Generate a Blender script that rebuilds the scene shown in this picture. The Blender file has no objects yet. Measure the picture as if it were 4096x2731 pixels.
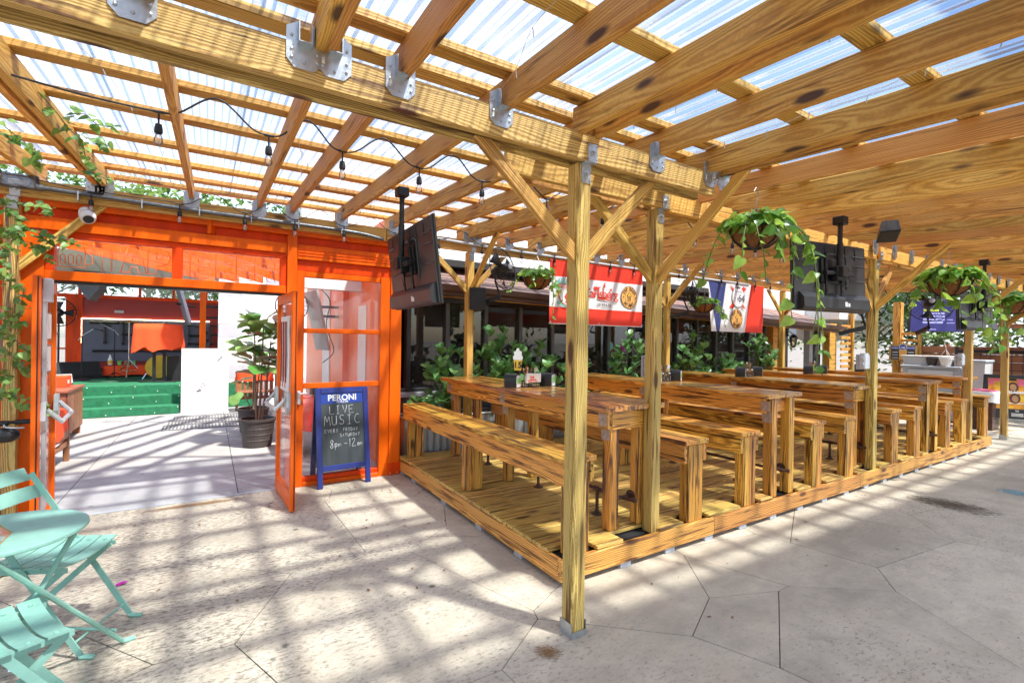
import bpy, bmesh, math, random
from mathutils import Vector, Matrix
R_ = math.radians
random.seed(7)
SC = bpy.context.scene
COL = SC.collection
# ---------------------------------------------------------------- camera
cam_d = bpy.data.cameras.new('camera'); cam = bpy.data.objects.new('camera', cam_d); COL.objects.link(cam)
YAW, PITCH, ROLL = R_(57.894), R_(-0.074), R_(0.831)
fw = Vector((math.cos(YAW)*math.cos(PITCH), math.sin(YAW)*math.cos(PITCH), math.sin(PITCH)))
rt = fw.cross(Vector((0, 0, 1))).normalized(); up = rt.cross(fw)
r2 = rt*math.cos(ROLL)+up*math.sin(ROLL); u2 = -rt*math.sin(ROLL)+up*math.cos(ROLL)
cam.matrix_world = Matrix(((r2.x, u2.x, -fw.x, 0), (r2.y, u2.y, -fw.y, 0), (r2.z, u2.z, -fw.z, 1.55), (0, 0, 0, 1)))
cam_d.sensor_width = 36; cam_d.sensor_fit = 'HORIZONTAL'; cam_d.lens = 16.96; cam_d.clip_start = 0.05; cam_d.clip_end = 2000
SC.camera = cam
# ---------------------------------------------------------------- sun and sky
SHX, SHY = -0.30, 0.50            # ground shift of a shadow per metre of height
sdir = Vector((SHX, SHY, -1)).normalized()
sun_d = bpy.data.lights.new('sun', 'SUN'); sun = bpy.data.objects.new('sun', sun_d); COL.objects.link(sun)
sun_d.energy = 3.9; sun_d.angle = R_(2.3); sun_d.color = (1.0, 0.95, 0.86)
sun.rotation_euler = sdir.to_track_quat('-Z', 'Y').to_euler(); sun.location = (3, -6, 12)
W = bpy.data.worlds.new('World'); SC.world = W; W.use_nodes = True
wn, wl = W.node_tree.nodes, W.node_tree.links
bg = wn['Background']; bg.inputs[1].default_value = 0.15
sky = wn.new('ShaderNodeTexSky'); sky.sky_type = 'NISHITA'; sky.sun_disc = False
tosun = -sdir
sky.sun_elevation = math.asin(tosun.z); sky.sun_rotation = math.atan2(tosun.x, tosun.y)
sky.altitude = 5; sky.dust_density = 1.5
wtc = wn.new('ShaderNodeTexCoord'); wmap = wn.new('ShaderNodeMapping'); wmap.inputs['Scale'].default_value = (1, 1, 1.8)
wno = wn.new('ShaderNodeTexNoise'); wno.inputs['Scale'].default_value = 1.7; wno.inputs['Detail'].default_value = 4; wno.inputs['Roughness'].default_value = .5
wr = wn.new('ShaderNodeValToRGB'); wr.color_ramp.elements[0].position = .45; wr.color_ramp.elements[1].position = .80
wmx = wn.new('ShaderNodeMix'); wmx.data_type = 'RGBA'; wmx.inputs['B'].default_value = (5.6, 6.5, 8.2, 1)
wl.new(wtc.outputs['Generated'], wmap.inputs[0]); wl.new(wmap.outputs[0], wno.inputs[0]); wl.new(wno.outputs[0], wr.inputs[0])
wl.new(wr.outputs[0], wmx.inputs['Factor']); wl.new(sky.outputs[0], wmx.inputs['A']); wl.new(wmx.outputs['Result'], bg.inputs[0])
SC.view_settings.view_transform = 'Standard'; SC.view_settings.look = 'None'; SC.view_settings.gamma = 1; SC.view_settings.use_curve_mapping = False
SC.view_settings.exposure = 1.36
SC.cycles.use_denoising = True
try: SC.cycles.denoiser = 'OPENIMAGEDENOISE'
except Exception: pass
SC.cycles.use_adaptive_sampling = True; SC.cycles.adaptive_threshold = .025; SC.cycles.max_bounces = 6; SC.cycles.diffuse_bounces = 3; SC.cycles.glossy_bounces = 3; SC.cycles.transmission_bounces = 4
SC.cycles.transparent_max_bounces = 18; SC.cycles.sample_clamp_indirect = 6; SC.cycles.caustics_reflective = False; SC.cycles.caustics_refractive = False

# ---------------------------------------------------------------- materials
def nd(nt, t, **kw):
    n = nt.nodes.new('ShaderNode'+t)
    for k, v in kw.items():
        if k in n.inputs: n.inputs[k].default_value = v
        else: setattr(n, k, v)
    return n
def newmat(name):
    m = bpy.data.materials.new(name); m.use_nodes = True
    nt = m.node_tree; return m, nt, nt.nodes['Principled BSDF'], nt.links
def c4(c): return (c[0], c[1], c[2], 1)
def ramp(nt, stops):
    r = nt.nodes.new('ShaderNodeValToRGB'); e = r.color_ramp.elements
    while len(e) < len(stops): e.new(.5)
    for i, (p, c) in enumerate(stops):
        e[i].position = p; e[i].color = c4(c) if isinstance(c, (tuple, list)) else (c, c, c, 1)
    return r
def paint(name, col, rough=.5, metal=0, var=.12, scale=5, bump=0, stretch=(1, 1, 1), coat=0, spec=None, rvar=.12, objvar=0, scuff=None, scuff_at=.70):
    m, nt, p, l = newmat(name)
    tc = nd(nt, 'TexCoord'); mp = nd(nt, 'Mapping'); mp.inputs['Scale'].default_value = stretch
    l.new(tc.outputs['Object'], mp.inputs[0])
    n = nd(nt, 'TexNoise', Scale=scale, Detail=6.0, Roughness=.62); l.new(mp.outputs[0], n.inputs[0])
    lo = [max(0, c*(1-var)) for c in col]; hi = [min(1, c*(1+var)) for c in col]
    r = ramp(nt, [(.3, lo), (.7, hi)]); l.new(n.outputs[0], r.inputs[0]); out = r.outputs[0]
    if objvar:
        oi = nd(nt, 'ObjectInfo'); mr = nd(nt, 'MapRange'); mr.inputs['To Min'].default_value = 1-objvar; mr.inputs['To Max'].default_value = 1+objvar
        hs = nd(nt, 'HueSaturation'); l.new(oi.outputs['Random'], mr.inputs[0]); l.new(mr.outputs[0], hs.inputs['Value']); l.new(out, hs.inputs['Color']); out = hs.outputs[0]
    if scuff:
        sn = nd(nt, 'TexNoise', Scale=scale*7, Detail=8.0, Roughness=.75); l.new(tc.outputs['Object'], sn.inputs[0]); sr = ramp(nt, [(scuff_at, 0.0), (scuff_at+.05, .8)]); l.new(sn.outputs[0], sr.inputs[0])
        mxs = nd(nt, 'Mix', data_type='RGBA'); l.new(sr.outputs[0], mxs.inputs['Factor']); l.new(out, mxs.inputs['A']); mxs.inputs['B'].default_value = c4(scuff); out = mxs.outputs['Result']
    l.new(out, p.inputs['Base Color']); p.inputs['Metallic'].default_value = metal
    rr = nd(nt, 'MapRange'); rr.inputs['To Min'].default_value = max(.02, rough-rvar); rr.inputs['To Max'].default_value = min(1, rough+rvar)
    l.new(n.outputs[0], rr.inputs[0]); l.new(rr.outputs[0], p.inputs['Roughness'])
    if coat: p.inputs['Coat Weight'].default_value = coat; p.inputs['Coat Roughness'].default_value = .12
    if spec is not None: p.inputs['Specular IOR Level'].default_value = spec
    if bump:
        b = nd(nt, 'Bump', Strength=bump, Distance=.01); n2 = nd(nt, 'TexNoise', Scale=scale*9, Detail=4.0); l.new(mp.outputs[0], n2.inputs[0])
        l.new(n2.outputs[0], b.inputs['Height']); l.new(b.outputs[0], p.inputs['Normal'])
    return m
def wood(name, light, mid, dark, rough=.5, ring=22, burn=.35, burn_at=.58, knots=.8, var=.16, coat=0, kcol=(.10, .035, .012), band=.5):
    m, nt, p, l = newmat(name)
    tc = nd(nt, 'TexCoord'); oi = nd(nt, 'ObjectInfo')
    cb = nd(nt, 'CombineXYZ')
    for i, f in enumerate((41.3, 17.9, 29.1)):
        mu = nd(nt, 'Math', operation='MULTIPLY'); mu.inputs[1].default_value = f; l.new(oi.outputs['Random'], mu.inputs[0]); l.new(mu.outputs[0], cb.inputs[i])
    ad = nd(nt, 'VectorMath', operation='ADD'); l.new(tc.outputs['Object'], ad.inputs[0]); l.new(cb.outputs[0], ad.inputs[1])
    def mapped(s, src=ad):
        q = nd(nt, 'VectorMath', operation='MULTIPLY'); q.inputs[1].default_value = s; l.new(src.outputs[0], q.inputs[0]); return q
    # ring centre: local yz plus slow wander along the grain and a per-board offset
    wv = mapped((1.1, 5, 5)); wn_ = nd(nt, 'TexNoise', Scale=1.0, Detail=2.0); l.new(wv.outputs[0], wn_.inputs[0])
    sb = nd(nt, 'VectorMath', operation='SUBTRACT'); sb.inputs[1].default_value = (.5, .5, .5); l.new(wn_.outputs['Color'], sb.inputs[0])
    sc_ = nd(nt, 'VectorMath', operation='MULTIPLY'); sc_.inputs[1].default_value = (0, .10, .10); l.new(sb.outputs[0], sc_.inputs[0])
    off = nd(nt, 'CombineXYZ')
    for i, (f, g) in enumerate(((0, 0), (.16, -.05), (-.11, .09))):
        mu = nd(nt, 'Math', operation='MULTIPLY_ADD'); mu.inputs[1].default_value = f; mu.inputs[2].default_value = g; l.new(oi.outputs['Random'], mu.inputs[0]); l.new(mu.outputs[0], off.inputs[i])
    a1 = nd(nt, 'VectorMath', operation='ADD'); l.new(tc.outputs['Object'], a1.inputs[0]); l.new(sc_.outputs[0], a1.inputs[1])
    a2 = nd(nt, 'VectorMath', operation='ADD'); l.new(a1.outputs[0], a2.inputs[0]); l.new(off.outputs[0], a2.inputs[1])
    # knots bend the rings
    kv = mapped((2.6, 8, 8)); vo = nd(nt, 'TexVoronoi', Scale=1.0); vo.inputs['Randomness'].default_value = 1; l.new(kv.outputs[0], vo.inputs[0])
    w = nd(nt, 'TexWave', wave_type='RINGS', rings_direction='X'); w.inputs['Scale'].default_value = ring*1.9; w.inputs['Distortion'].default_value = 1.6; w.inputs['Detail'].default_value = 2; w.inputs['Detail Scale'].default_value = 1.5
    l.new(a2.outputs[0], w.inputs[0])
    fine = mapped((3, 130, 130)); fn = nd(nt, 'TexNoise', Scale=1.0, Detail=3.0); l.new(fine.outputs[0], fn.inputs[0])
    mixf = nd(nt, 'Mix', data_type='FLOAT'); mixf.inputs[0].default_value = 1-band; l.new(w.outputs['Fac'], mixf.inputs[2]); l.new(fn.outputs[0], mixf.inputs[3])
    r = ramp(nt, [(.22, light), (.55, mid), (.86, [a*.5+b*.5 for a, b in zip(mid, dark)])]); l.new(mixf.outputs[0], r.inputs[0])
    bv = mapped((1.7, 38, 38)); bn = nd(nt, 'TexNoise', Scale=1.0, Detail=3.0, Roughness=.6); l.new(bv.outputs[0], bn.inputs[0])
    br = ramp(nt, [(burn_at, 0.0), (burn_at+.10, burn)]); l.new(bn.outputs[0], br.inputs[0])
    m1 = nd(nt, 'Mix', data_type='RGBA'); l.new(br.outputs[0], m1.inputs['Factor']); l.new(r.outputs[0], m1.inputs['A']); m1.inputs['B'].default_value = c4(dark)
    # knots
    kr = ramp(nt, [(.13, 1.0), (.22, 0.0)]); l.new(vo.outputs['Distance'], kr.inputs[0])
    sx = nd(nt, 'SeparateColor'); l.new(vo.outputs['Color'], sx.inputs[0])
    gt = nd(nt, 'Math', operation='GREATER_THAN'); gt.inputs[1].default_value = .42; l.new(sx.outputs[0], gt.inputs[0])
    km = nd(nt, 'Math', operation='MULTIPLY'); l.new(kr.outputs[0], km.inputs[0]); l.new(gt.outputs[0], km.inputs[1])
    km2 = nd(nt, 'Math', operation='MULTIPLY'); km2.inputs[1].default_value = knots; l.new(km.outputs[0], km2.inputs[0])
    m2 = nd(nt, 'Mix', data_type='RGBA'); l.new(km2.outputs[0], m2.inputs['Factor']); l.new(m1.outputs['Result'], m2.inputs['A']); m2.inputs['B'].default_value = c4(kcol)
    # board to board difference
    rnd = nd(nt, 'Math', operation='FRACT'); mm = nd(nt, 'Math', operation='MULTIPLY'); mm.inputs[1].default_value = 13.7; l.new(oi.outputs['Random'], mm.inputs[0]); l.new(mm.outputs[0], rnd.inputs[0])
    mr = nd(nt, 'MapRange'); mr.inputs['To Min'].default_value = 1-var; mr.inputs['To Max'].default_value = 1+var; l.new(rnd.outputs[0], mr.inputs[0])
    mh = nd(nt, 'MapRange'); mh.inputs['To Min'].default_value = .49; mh.inputs['To Max'].default_value = .512; l.new(oi.outputs['Random'], mh.inputs[0])
    hs = nd(nt, 'HueSaturation'); l.new(mr.outputs[0], hs.inputs['Value']); l.new(mh.outputs[0], hs.inputs['Hue']); l.new(m2.outputs['Result'], hs.inputs['Color'])
    l.new(hs.outputs[0], p.inputs['Base Color'])
    rr = nd(nt, 'MapRange'); rr.inputs['To Min'].default_value = max(.05, rough-.12); rr.inputs['To Max'].default_value = min(1, rough+.15); l.new(bn.outputs[0], rr.inputs[0]); l.new(rr.outputs[0], p.inputs['Roughness'])
    if coat: p.inputs['Coat Weight'].default_value = coat; p.inputs['Coat Roughness'].default_value = .16
    b = nd(nt, 'Bump', Strength=.25, Distance=.004); l.new(mixf.outputs[0], b.inputs['Height']); l.new(b.outputs[0], p.inputs['Normal'])
    return m
def glassmat(name, tint=(.95, .97, .97), refl=.9, base=0.0, rough=.0):
    m, nt, p, l = newmat(name); nt.nodes.remove(p)
    t = nd(nt, 'BsdfTransparent'); t.inputs[0].default_value = c4(tint)
    g = nd(nt, 'BsdfGlossy'); g.inputs['Roughness'].default_value = rough; g.inputs['Color'].default_value = (1, 1, 1, 1)
    tc = nd(nt, 'TexCoord'); n = nd(nt, 'TexNoise', Scale=3.0, Detail=3.0); l.new(tc.outputs['Object'], n.inputs[0])
    f = nd(nt, 'Fresnel', IOR=1.5); mu = nd(nt, 'Math', operation='MULTIPLY_ADD'); mu.inputs[1].default_value = refl; mu.inputs[2].default_value = base; l.new(f.outputs[0], mu.inputs[0])
    d = nd(nt, 'BsdfDiffuse'); d.inputs[0].default_value = (.85, .86, .88, 1)
    r = ramp(nt, [(.35, .015), (.75, .07)]); l.new(n.outputs[0], r.inputs[0])
    mx = nd(nt, 'MixShader'); l.new(mu.outputs[0], mx.inputs[0]); l.new(t.outputs[0], mx.inputs[1]); l.new(g.outputs[0], mx.inputs[2])
    mx2 = nd(nt, 'MixShader'); l.new(r.outputs[0], mx2.inputs[0]); l.new(mx.outputs[0], mx2.inputs[1]); l.new(d.outputs[0], mx2.inputs[2])
    l.new(mx2.outputs[0], nt.nodes['Material Output'].inputs[0]); return m
def polycarb(name, tint=(.82, .88, .95), tl_c=(.66, .76, .88), a=.15, bb=.30):
    m, nt, p, l = newmat(name); nt.nodes.remove(p)
    tc = nd(nt, 'TexCoord'); oi = nd(nt, 'ObjectInfo')
    mp = nd(nt, 'Mapping'); mp.inputs['Scale'].default_value = (3, .5, 1); l.new(tc.outputs['Object'], mp.inputs[0])
    n = nd(nt, 'TexNoise', Scale=1.0, Detail=5.0, Roughness=.65); l.new(mp.outputs[0], n.inputs[0])
    t = nd(nt, 'BsdfTransparent'); t.inputs[0].default_value = c4(tint)
    tl = nd(nt, 'BsdfTranslucent'); tl.inputs[0].default_value = c4(tl_c)
    g = nd(nt, 'BsdfGlossy'); g.inputs['Roughness'].default_value = .22
    r = ramp(nt, [(.3, a), (.72, bb)]); l.new(n.outputs[0], r.inputs[0])
    mx = nd(nt, 'MixShader'); l.new(r.outputs[0], mx.inputs[0]); l.new(t.outputs[0], mx.inputs[1]); l.new(tl.outputs[0], mx.inputs[2])
    f = nd(nt, 'Fresnel', IOR=1.4); mu = nd(nt, 'Math', operation='MULTIPLY'); mu.inputs[1].default_value = .35; l.new(f.outputs[0], mu.inputs[0])
    mx2 = nd(nt, 'MixShader'); l.new(mu.outputs[0], mx2.inputs[0]); l.new(mx.outputs[0], mx2.inputs[1]); l.new(g.outputs[0], mx2.inputs[2])
    l.new(mx2.outputs[0], nt.nodes['Material Output'].inputs[0]); return m
def leafmat(name, c1, c2, rough=.35, trans=.35):
    m, nt, p, l = newmat(name)
    tc = nd(nt, 'TexCoord'); oi = nd(nt, 'ObjectInfo'); ge = nd(nt, 'NewGeometry')
    n = nd(nt, 'TexNoise', Scale=9.0, Detail=2.0); l.new(tc.outputs['Object'], n.inputs[0])
    a = nd(nt, 'Math', operation='ADD'); l.new(oi.outputs['Random'], a.inputs[0]); l.new(ge.outputs['Random Per Island'], a.inputs[1])
    a2 = nd(nt, 'Math', operation='ADD'); l.new(a.outputs[0], a2.inputs[0]); l.new(n.outputs[0], a2.inputs[1])
    fr = nd(nt, 'Math', operation='PINGPONG'); fr.inputs[1].default_value = 1; l.new(a2.outputs[0], fr.inputs[0])
    r = ramp(nt, [(.1, c1), (.9, c2)]); l.new(fr.outputs[0], r.inputs[0])
    l.new(r.outputs[0], p.inputs['Base Color']); p.inputs['Roughness'].default_value = rough
    tr = nd(nt, 'BsdfTranslucent'); hs = nd(nt, 'HueSaturation'); hs.inputs['Value'].default_value = 1.6; hs.inputs['Hue'].default_value = .48; l.new(r.outputs[0], hs.inputs['Color']); l.new(hs.outputs[0], tr.inputs[0])
    mx = nd(nt, 'MixShader'); mx.inputs[0].default_value = trans; l.new(p.outputs[0], mx.inputs[1]); l.new(tr.outputs[0], mx.inputs[2])
    l.new(mx.outputs[0], nt.nodes['Material Output'].inputs[0]); return m
def emit(name, col, s):
    m, nt, p, l = newmat(name)
    tc = nd(nt, 'TexCoord'); n = nd(nt, 'TexNoise', Scale=30.0); l.new(tc.outputs['Object'], n.inputs[0])
    r = ramp(nt, [(.3, [c*.85 for c in col]), (.7, col)]); l.new(n.outputs[0], r.inputs[0]); l.new(r.outputs[0], p.inputs['Emission Color'])
    p.inputs['Base Color'].default_value = c4([c*.5 for c in col]); p.inputs['Emission Strength'].default_value = s; return m
def concrete(name, base, dark, pit=.5, scale=1.0, stretch=(.5, 1, 1), warm=(.60, .45, .30), stain=.25, wear=0.0):
    m, nt, p, l = newmat(name)
    ge = nd(nt, 'NewGeometry'); oi = nd(nt, 'ObjectInfo')
    mp = nd(nt, 'Mapping'); mp.inputs['Scale'].default_value = stretch; l.new(ge.outputs['Position'], mp.inputs[0])
    big = nd(nt, 'TexNoise', Scale=.8*scale, Detail=5.0, Roughness=.65); l.new(mp.outputs[0], big.inputs[0])
    mid = nd(nt, 'TexNoise', Scale=4.5*scale, Detail=9.0, Roughness=.75); l.new(ge.outputs['Position'], mid.inputs[0])
    fine = nd(nt, 'TexNoise', Scale=48*scale, Detail=7.0, Roughness=.78); l.new(mp.outputs[0], fine.inputs[0])
    r0 = ramp(nt, [(.28, [c*.72 for c in base]), (.5, base), (.72, [min(1, c*1.14) for c in base])]); l.new(mid.outputs[0], r0.inputs[0])
    # the left part of the patio is worn open into streaky pits
    sx = nd(nt, 'SeparateXYZ'); l.new(ge.outputs['Position'], sx.inputs[0])
    wr_ = nd(nt, 'MapRange'); wr_.inputs['From Min'].default_value = 2.4; wr_.inputs['From Max'].default_value = -.6; wr_.inputs['To Max'].default_value = wear; l.new(sx.outputs[0], wr_.inputs[0])
    pk = ramp(nt, [(.36, 0.0), (.70, 1.0)]); l.new(big.outputs[0], pk.inputs[0])
    pa = nd(nt, 'Math', operation='MULTIPLY_ADD'); pa.inputs[1].default_value = .085; l.new(pk.outputs[0], pa.inputs[0]); l.new(fine.outputs[0], pa.inputs[2])
    pb = nd(nt, 'Math', operation='ADD'); l.new(pa.outputs[0], pb.inputs[0]); l.new(wr_.outputs[0], pb.inputs[1])
    rp = ramp(nt, [(.585, 0.0), (.74, pit)]); l.new(pb.outputs[0], rp.inputs[0])
    m1 = nd(nt, 'Mix', data_type='RGBA'); l.new(rp.outputs[0], m1.inputs['Factor']); l.new(r0.outputs[0], m1.inputs['A']); m1.inputs['B'].default_value = c4(dark)
    # broad grey soiling and rusty leaf stains
    so = nd(nt, 'TexNoise', Scale=1.3*scale, Detail=7.0, Roughness=.68); o1 = nd(nt, 'VectorMath', operation='ADD'); o1.inputs[1].default_value = (3, 17, 5); l.new(mp.outputs[0], o1.inputs[0]); l.new(o1.outputs[0], so.inputs[0])
    rso = ramp(nt, [(.42, 0.0), (.62, .8)]); l.new(so.outputs[0], rso.inputs[0])
    m15 = nd(nt, 'Mix', data_type='RGBA'); l.new(rso.outputs[0], m15.inputs['Factor']); l.new(m1.outputs['Result'], m15.inputs['A']); m15.inputs['B'].default_value = c4([c*.62 for c in base])
    sn = nd(nt, 'TexNoise', Scale=2.1*scale, Detail=7.0, Roughness=.65); o = nd(nt, 'VectorMath', operation='ADD'); o.inputs[1].default_value = (31, 7, 3); l.new(ge.outputs['Position'], o.inputs[0]); l.new(o.outputs[0], sn.inputs[0])
    rs = ramp(nt, [(.58, 0.0), (.72, stain)]); l.new(sn.outputs[0], rs.inputs[0])
    m2 = nd(nt, 'Mix', data_type='RGBA'); l.new(rs.outputs[0], m2.inputs['Factor']); l.new(m15.outputs['Result'], m2.inputs['A']); m2.inputs['B'].default_value = c4(warm)
    # small dark gum spots
    vo = nd(nt, 'TexVoronoi', Scale=2.2); l.new(ge.outputs['Position'], vo.inputs[0]); vr = ramp(nt, [(.035, .7), (.06, 0.0)]); l.new(vo.outputs['Distance'], vr.inputs[0])
    m3 = nd(nt, 'Mix', data_type='RGBA'); l.new(vr.outputs[0], m3.inputs['Factor']); l.new(m2.outputs['Result'], m3.inputs['A']); m3.inputs['B'].default_value = c4([c*.45 for c in dark])
    mr = nd(nt, 'MapRange'); mr.inputs['To Min'].default_value = .92; mr.inputs['To Max'].default_value = 1.06; l.new(oi.outputs['Random'], mr.inputs[0])
    hs = nd(nt, 'HueSaturation'); l.new(mr.outputs[0], hs.inputs['Value']); l.new(m3.outputs['Result'], hs.inputs['Color'])
    l.new(hs.outputs[0], p.inputs['Base Color']); p.inputs['Roughness'].default_value = .85
    b = nd(nt, 'Bump', Strength=.3, Distance=.005); l.new(fine.outputs[0], b.inputs['Height']); l.new(b.outputs[0], p.inputs['Normal'])
    return m

M = {}
M['treated'] = wood('treated_pine', (.72, .53, .165), (.53, .33, .078), (.11, .045, .012), .6, 18, .9, .55, 1.0, .12, band=.6)
M['rafter'] = wood('rafter_pine', (.88, .50, .125), (.70, .32, .06), (.17, .052, .011), .65, 19, .75, .59, 1.0, .26, band=.38)
M['brace'] = wood('brace_pine', (.80, .50, .135), (.62, .33, .068), (.18, .068, .015), .6, 15, .7, .57, .9, .13, band=.5)
M['bench'] = wood('bench_pine', (.90, .48, .09), (.67, .275, .038), (.06, .016, .004), .4, 17, .95, .52, .95, .22, coat=.18, band=.55)
M['tabletop'] = wood('varnished_tabletop_pine', (.80, .40, .08), (.56, .215, .032), (.06, .017, .004), .28, 16, .94, .515, .95, .22, coat=.6, band=.55)
M['deck'] = wood('deck_pine', (.82, .55, .16), (.62, .355, .075), (.075, .028, .009), .5, 17, .92, .535, .9, .28, coat=.05, band=.5)
M['rim'] = wood('rim_pine', (.82, .45, .105), (.62, .27, .05), (.12, .036, .009), .5, 13, .85, .545, .9, .14, band=.58)
M['teak'] = wood('brown_hardwood', (.33, .13, .06), (.24, .085, .04), (.09, .03, .015), .5, 10, .4, .6, .2, .15)
M['redwood'] = wood('red_fence_wood', (.42, .19, .09), (.33, .13, .06), (.12, .05, .03), .65, 12, .5, .58, .6, .2)
M['galv'] = paint('galvanised_steel', (.50, .54, .57), .38, .85, .16, 40)
M['rusty'] = paint('weathered_bracket_steel', (.48, .40, .34), .5, .6, .25, 40)
M['pipe'] = paint('brown_iron_pipe', (.10, .055, .042), .38, .5, .25, 14)
M['orange'] = paint('orange_paint', (.90, .125, .003), .36, 0, .22, 2.2, .10, (3, 3, .5), spec=.2, rvar=.2, scuff=(.42, .12, .04), scuff_at=.655)  # vertical streaks: weathering plus the roof's streaky sunlight put into the colour
M['orange2'] = paint('orange_red_paint', (.78, .06, .002), .45, 0, .22, 2.2, .08, (3, 3, .5), spec=.2)  # same streaks of weathering and painted sunlight in the redder coat
M['red'] = paint('dark_red_paint', (.30, .016, .008), .5, 0, .12, 2, .05)
M['white'] = paint('white_paint', (.78, .77, .75), .6, 0, .05, 3, .08)
M['whitefab'] = paint('white_vinyl', (.80, .80, .80), .5, 0, .04, 3)
M['redfab'] = paint('red_vinyl', (.80, .045, .02), .5, 0, .06, 3)
M['navyfab'] = paint('navy_vinyl', (.045, .065, .22), .5, 0, .06, 3)
M['grayp'] = paint('grey_paint', (.42, .43, .46), .6, 0, .08, 3, .05)
M['ltgray'] = paint('light_grey_plastic', (.55, .57, .60), .45, 0, .06, 4)
M['bin'] = paint('grey_bin_plastic', (.40, .44, .49), .45, 0, .08, 4)
M['black'] = paint('black_plastic', (.016, .016, .018), .38, 0, .3, 12, .05)
M['tvback'] = paint('tv_back_plastic', (.03, .032, .036), .36, 0, .25, 8, .04)
M['blackmetal'] = paint('black_metal', (.02, .02, .022), .4, .4, .3, 15)
M['cable'] = paint('black_cable_rubber', (.014, .014, .015), .5, 0, .3, 20)
M['conduit'] = paint('grey_conduit', (.12, .125, .13), .35, .4, .2, 12)
M['chrome'] = paint('chrome', (.75, .76, .78), .15, 1, .05, 12)
M['hardware'] = paint('satin_aluminium', (.52, .53, .54), .4, .5, .08, 10)
M['blue'] = paint('blue_paint', (.018, .032, .19), .4, 0, .15, 8, .08)
M['chalkboard'] = paint('chalkboard', (.045, .055, .058), .6, 0, .45, 3, 0, (3, 1, .4))
M['chalk'] = paint('white_chalk', (.82, .82, .80), .9, 0, .1, 60)
M['print_blue'] = paint('blue_print', (.015, .05, .30), .4, 0, .06, 4)
M['mint'] = paint('mint_paint', (.25, .47, .38), .5, 0, .12, 9, .05, spec=.25, scuff=(.22, .30, .22), scuff_at=.69)
M['coir'] = paint('coconut_coir', (.30, .12, .045), .95, 0, .5, 60, .9)
M['pot'] = paint('dark_brown_pot', (.055, .045, .043), .5, 0, .2, 6)
M['soil'] = paint('soil', (.16, .11, .085), .95, 0, .5, 40, .8)
M['bark'] = paint('bark', (.24, .17, .12), .9, 0, .35, 12, .6, (4, 4, 1))
M['palebark'] = paint('pale_bark', (.48, .42, .36), .85, 0, .3, 9, .4)
M['carpet'] = paint('green_carpet', (.013, .145, .062), .95, 0, .28, 12, .8)
M['stud'] = paint('white_stud', (.8, .8, .78), .5)
M['panel'] = paint('dark_grey_panel', (.11, .11, .145), .6, 0, .15, 3)
M['cloth'] = paint('orange_cloth', (.84, .075, .012), .9, 0, .08, 6, .2)
M['shingle'] = paint('brown_roof_tile', (.20, .13, .115), .85, 0, .25, 9, .4, objvar=.2)
M['gutter'] = paint('brown_gutter_paint', (.115, .065, .055), .4, 0, .1, 3)
M['darkframe'] = paint('dark_window_frame', (.035, .034, .036), .45, .1, .25, 6, 0, (1, 1, .3))
M['greyframe'] = paint('grey_mullion', (.10, .105, .11), .45, .2, .2, 6, 0, (1, 1, .3))
M['darkglass'] = glassmat('tinted_glass', (.10, .10, .11), .9, .02)
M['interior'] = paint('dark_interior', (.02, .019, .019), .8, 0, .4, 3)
M['lilac'] = paint('pale_lilac_film', (.20, .20, .27), .4, 0, .12, 2)
M['glass'] = glassmat('clear_glass', (.96, .97, .97), .55, .0)
M['bulb'] = glassmat('bulb_glass', (.97, .97, .96), .9, .06)
M['filament'] = paint('filament', (.75, .45, .2), .4, .4)
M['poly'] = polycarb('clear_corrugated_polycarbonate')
M['poly_rib'] = polycarb('polycarbonate_rib_flank', (.46, .54, .62), (.38, .48, .62), .15, .3)  # darker flank tint stands in for light bent by the ribs
M['brass'] = paint('bronze', (.62, .45, .2), .25, 1, .1, 20)
M['tomato'] = paint('orange_neon_tube', (.95, .18, .03), .35, 0, .06, 10)
M['led'] = emit('led_strip', (1, .95, .55), 5.0)
M['screen_b'] = emit('screen_blue', (.03, .03, .16), .5)
M['screen_l'] = emit('screen_lilac', (.35, .36, .75), .5)
M['screen_y'] = emit('screen_yellow', (.55, .65, .08), .5)
M['corr'] = paint('corrugated_steel', (.42, .45, .46), .45, .5, .15, 5)
M['pebble'] = paint('cream_pebble', (.62, .56, .47), .7, 0, .2, 6, .1, objvar=.22)
M['litter'] = paint('dry_leaf', (.26, .12, .05), .9, 0, .4, 20, 0, objvar=.3)
M['petal'] = paint('magenta_petal', (.50, .005, .33), .7, 0, .2, 20)
M['steel'] = paint('stainless_steel', (.6, .6, .6), .25, 1, .1, 10)
M['handle'] = paint('wooden_handle', (.38, .2, .09), .6, 0, .3, 10)
M['yellow'] = paint('beer_yellow', (.80, .50, .04), .5, 0, .1, 10)
M['amber'] = paint('badge_amber', (.82, .44, .12), .55, 0, .1, 6)
M['darkbrown'] = paint('badge_brown', (.09, .035, .02), .6, 0, .2, 10)
M['teal'] = paint('teal_print', (.16, .52, .46), .55, 0, .1, 6)
M['greenprint'] = paint('green_print', (.18, .55, .12), .5, 0, .4, 14)
M['paper'] = paint('white_paper', (.80, .80, .78), .7, 0, .06, 8)
M['gold'] = paint('gold_frame_paint', (.42, .27, .09), .45, .1, .15, 8)
M['leaf_shrub'] = leafmat('shrub_leaf', (.08, .21, .06), (.24, .46, .15), .3, .25)
M['leaf_pothos'] = leafmat('pothos_leaf', (.09, .24, .03), (.34, .56, .10), .3, .35)
M['leaf_fig'] = leafmat('fig_leaf', (.08, .24, .05), (.30, .48, .15), .35, .25)
M['leaf_figdry'] = leafmat('dry_fig_leaf', (.36, .22, .12), (.45, .33, .22), .5, .2)
M['leaf_vine'] = leafmat('vine_leaf', (.08, .2, .035), (.30, .48, .11), .4, .4)
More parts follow.
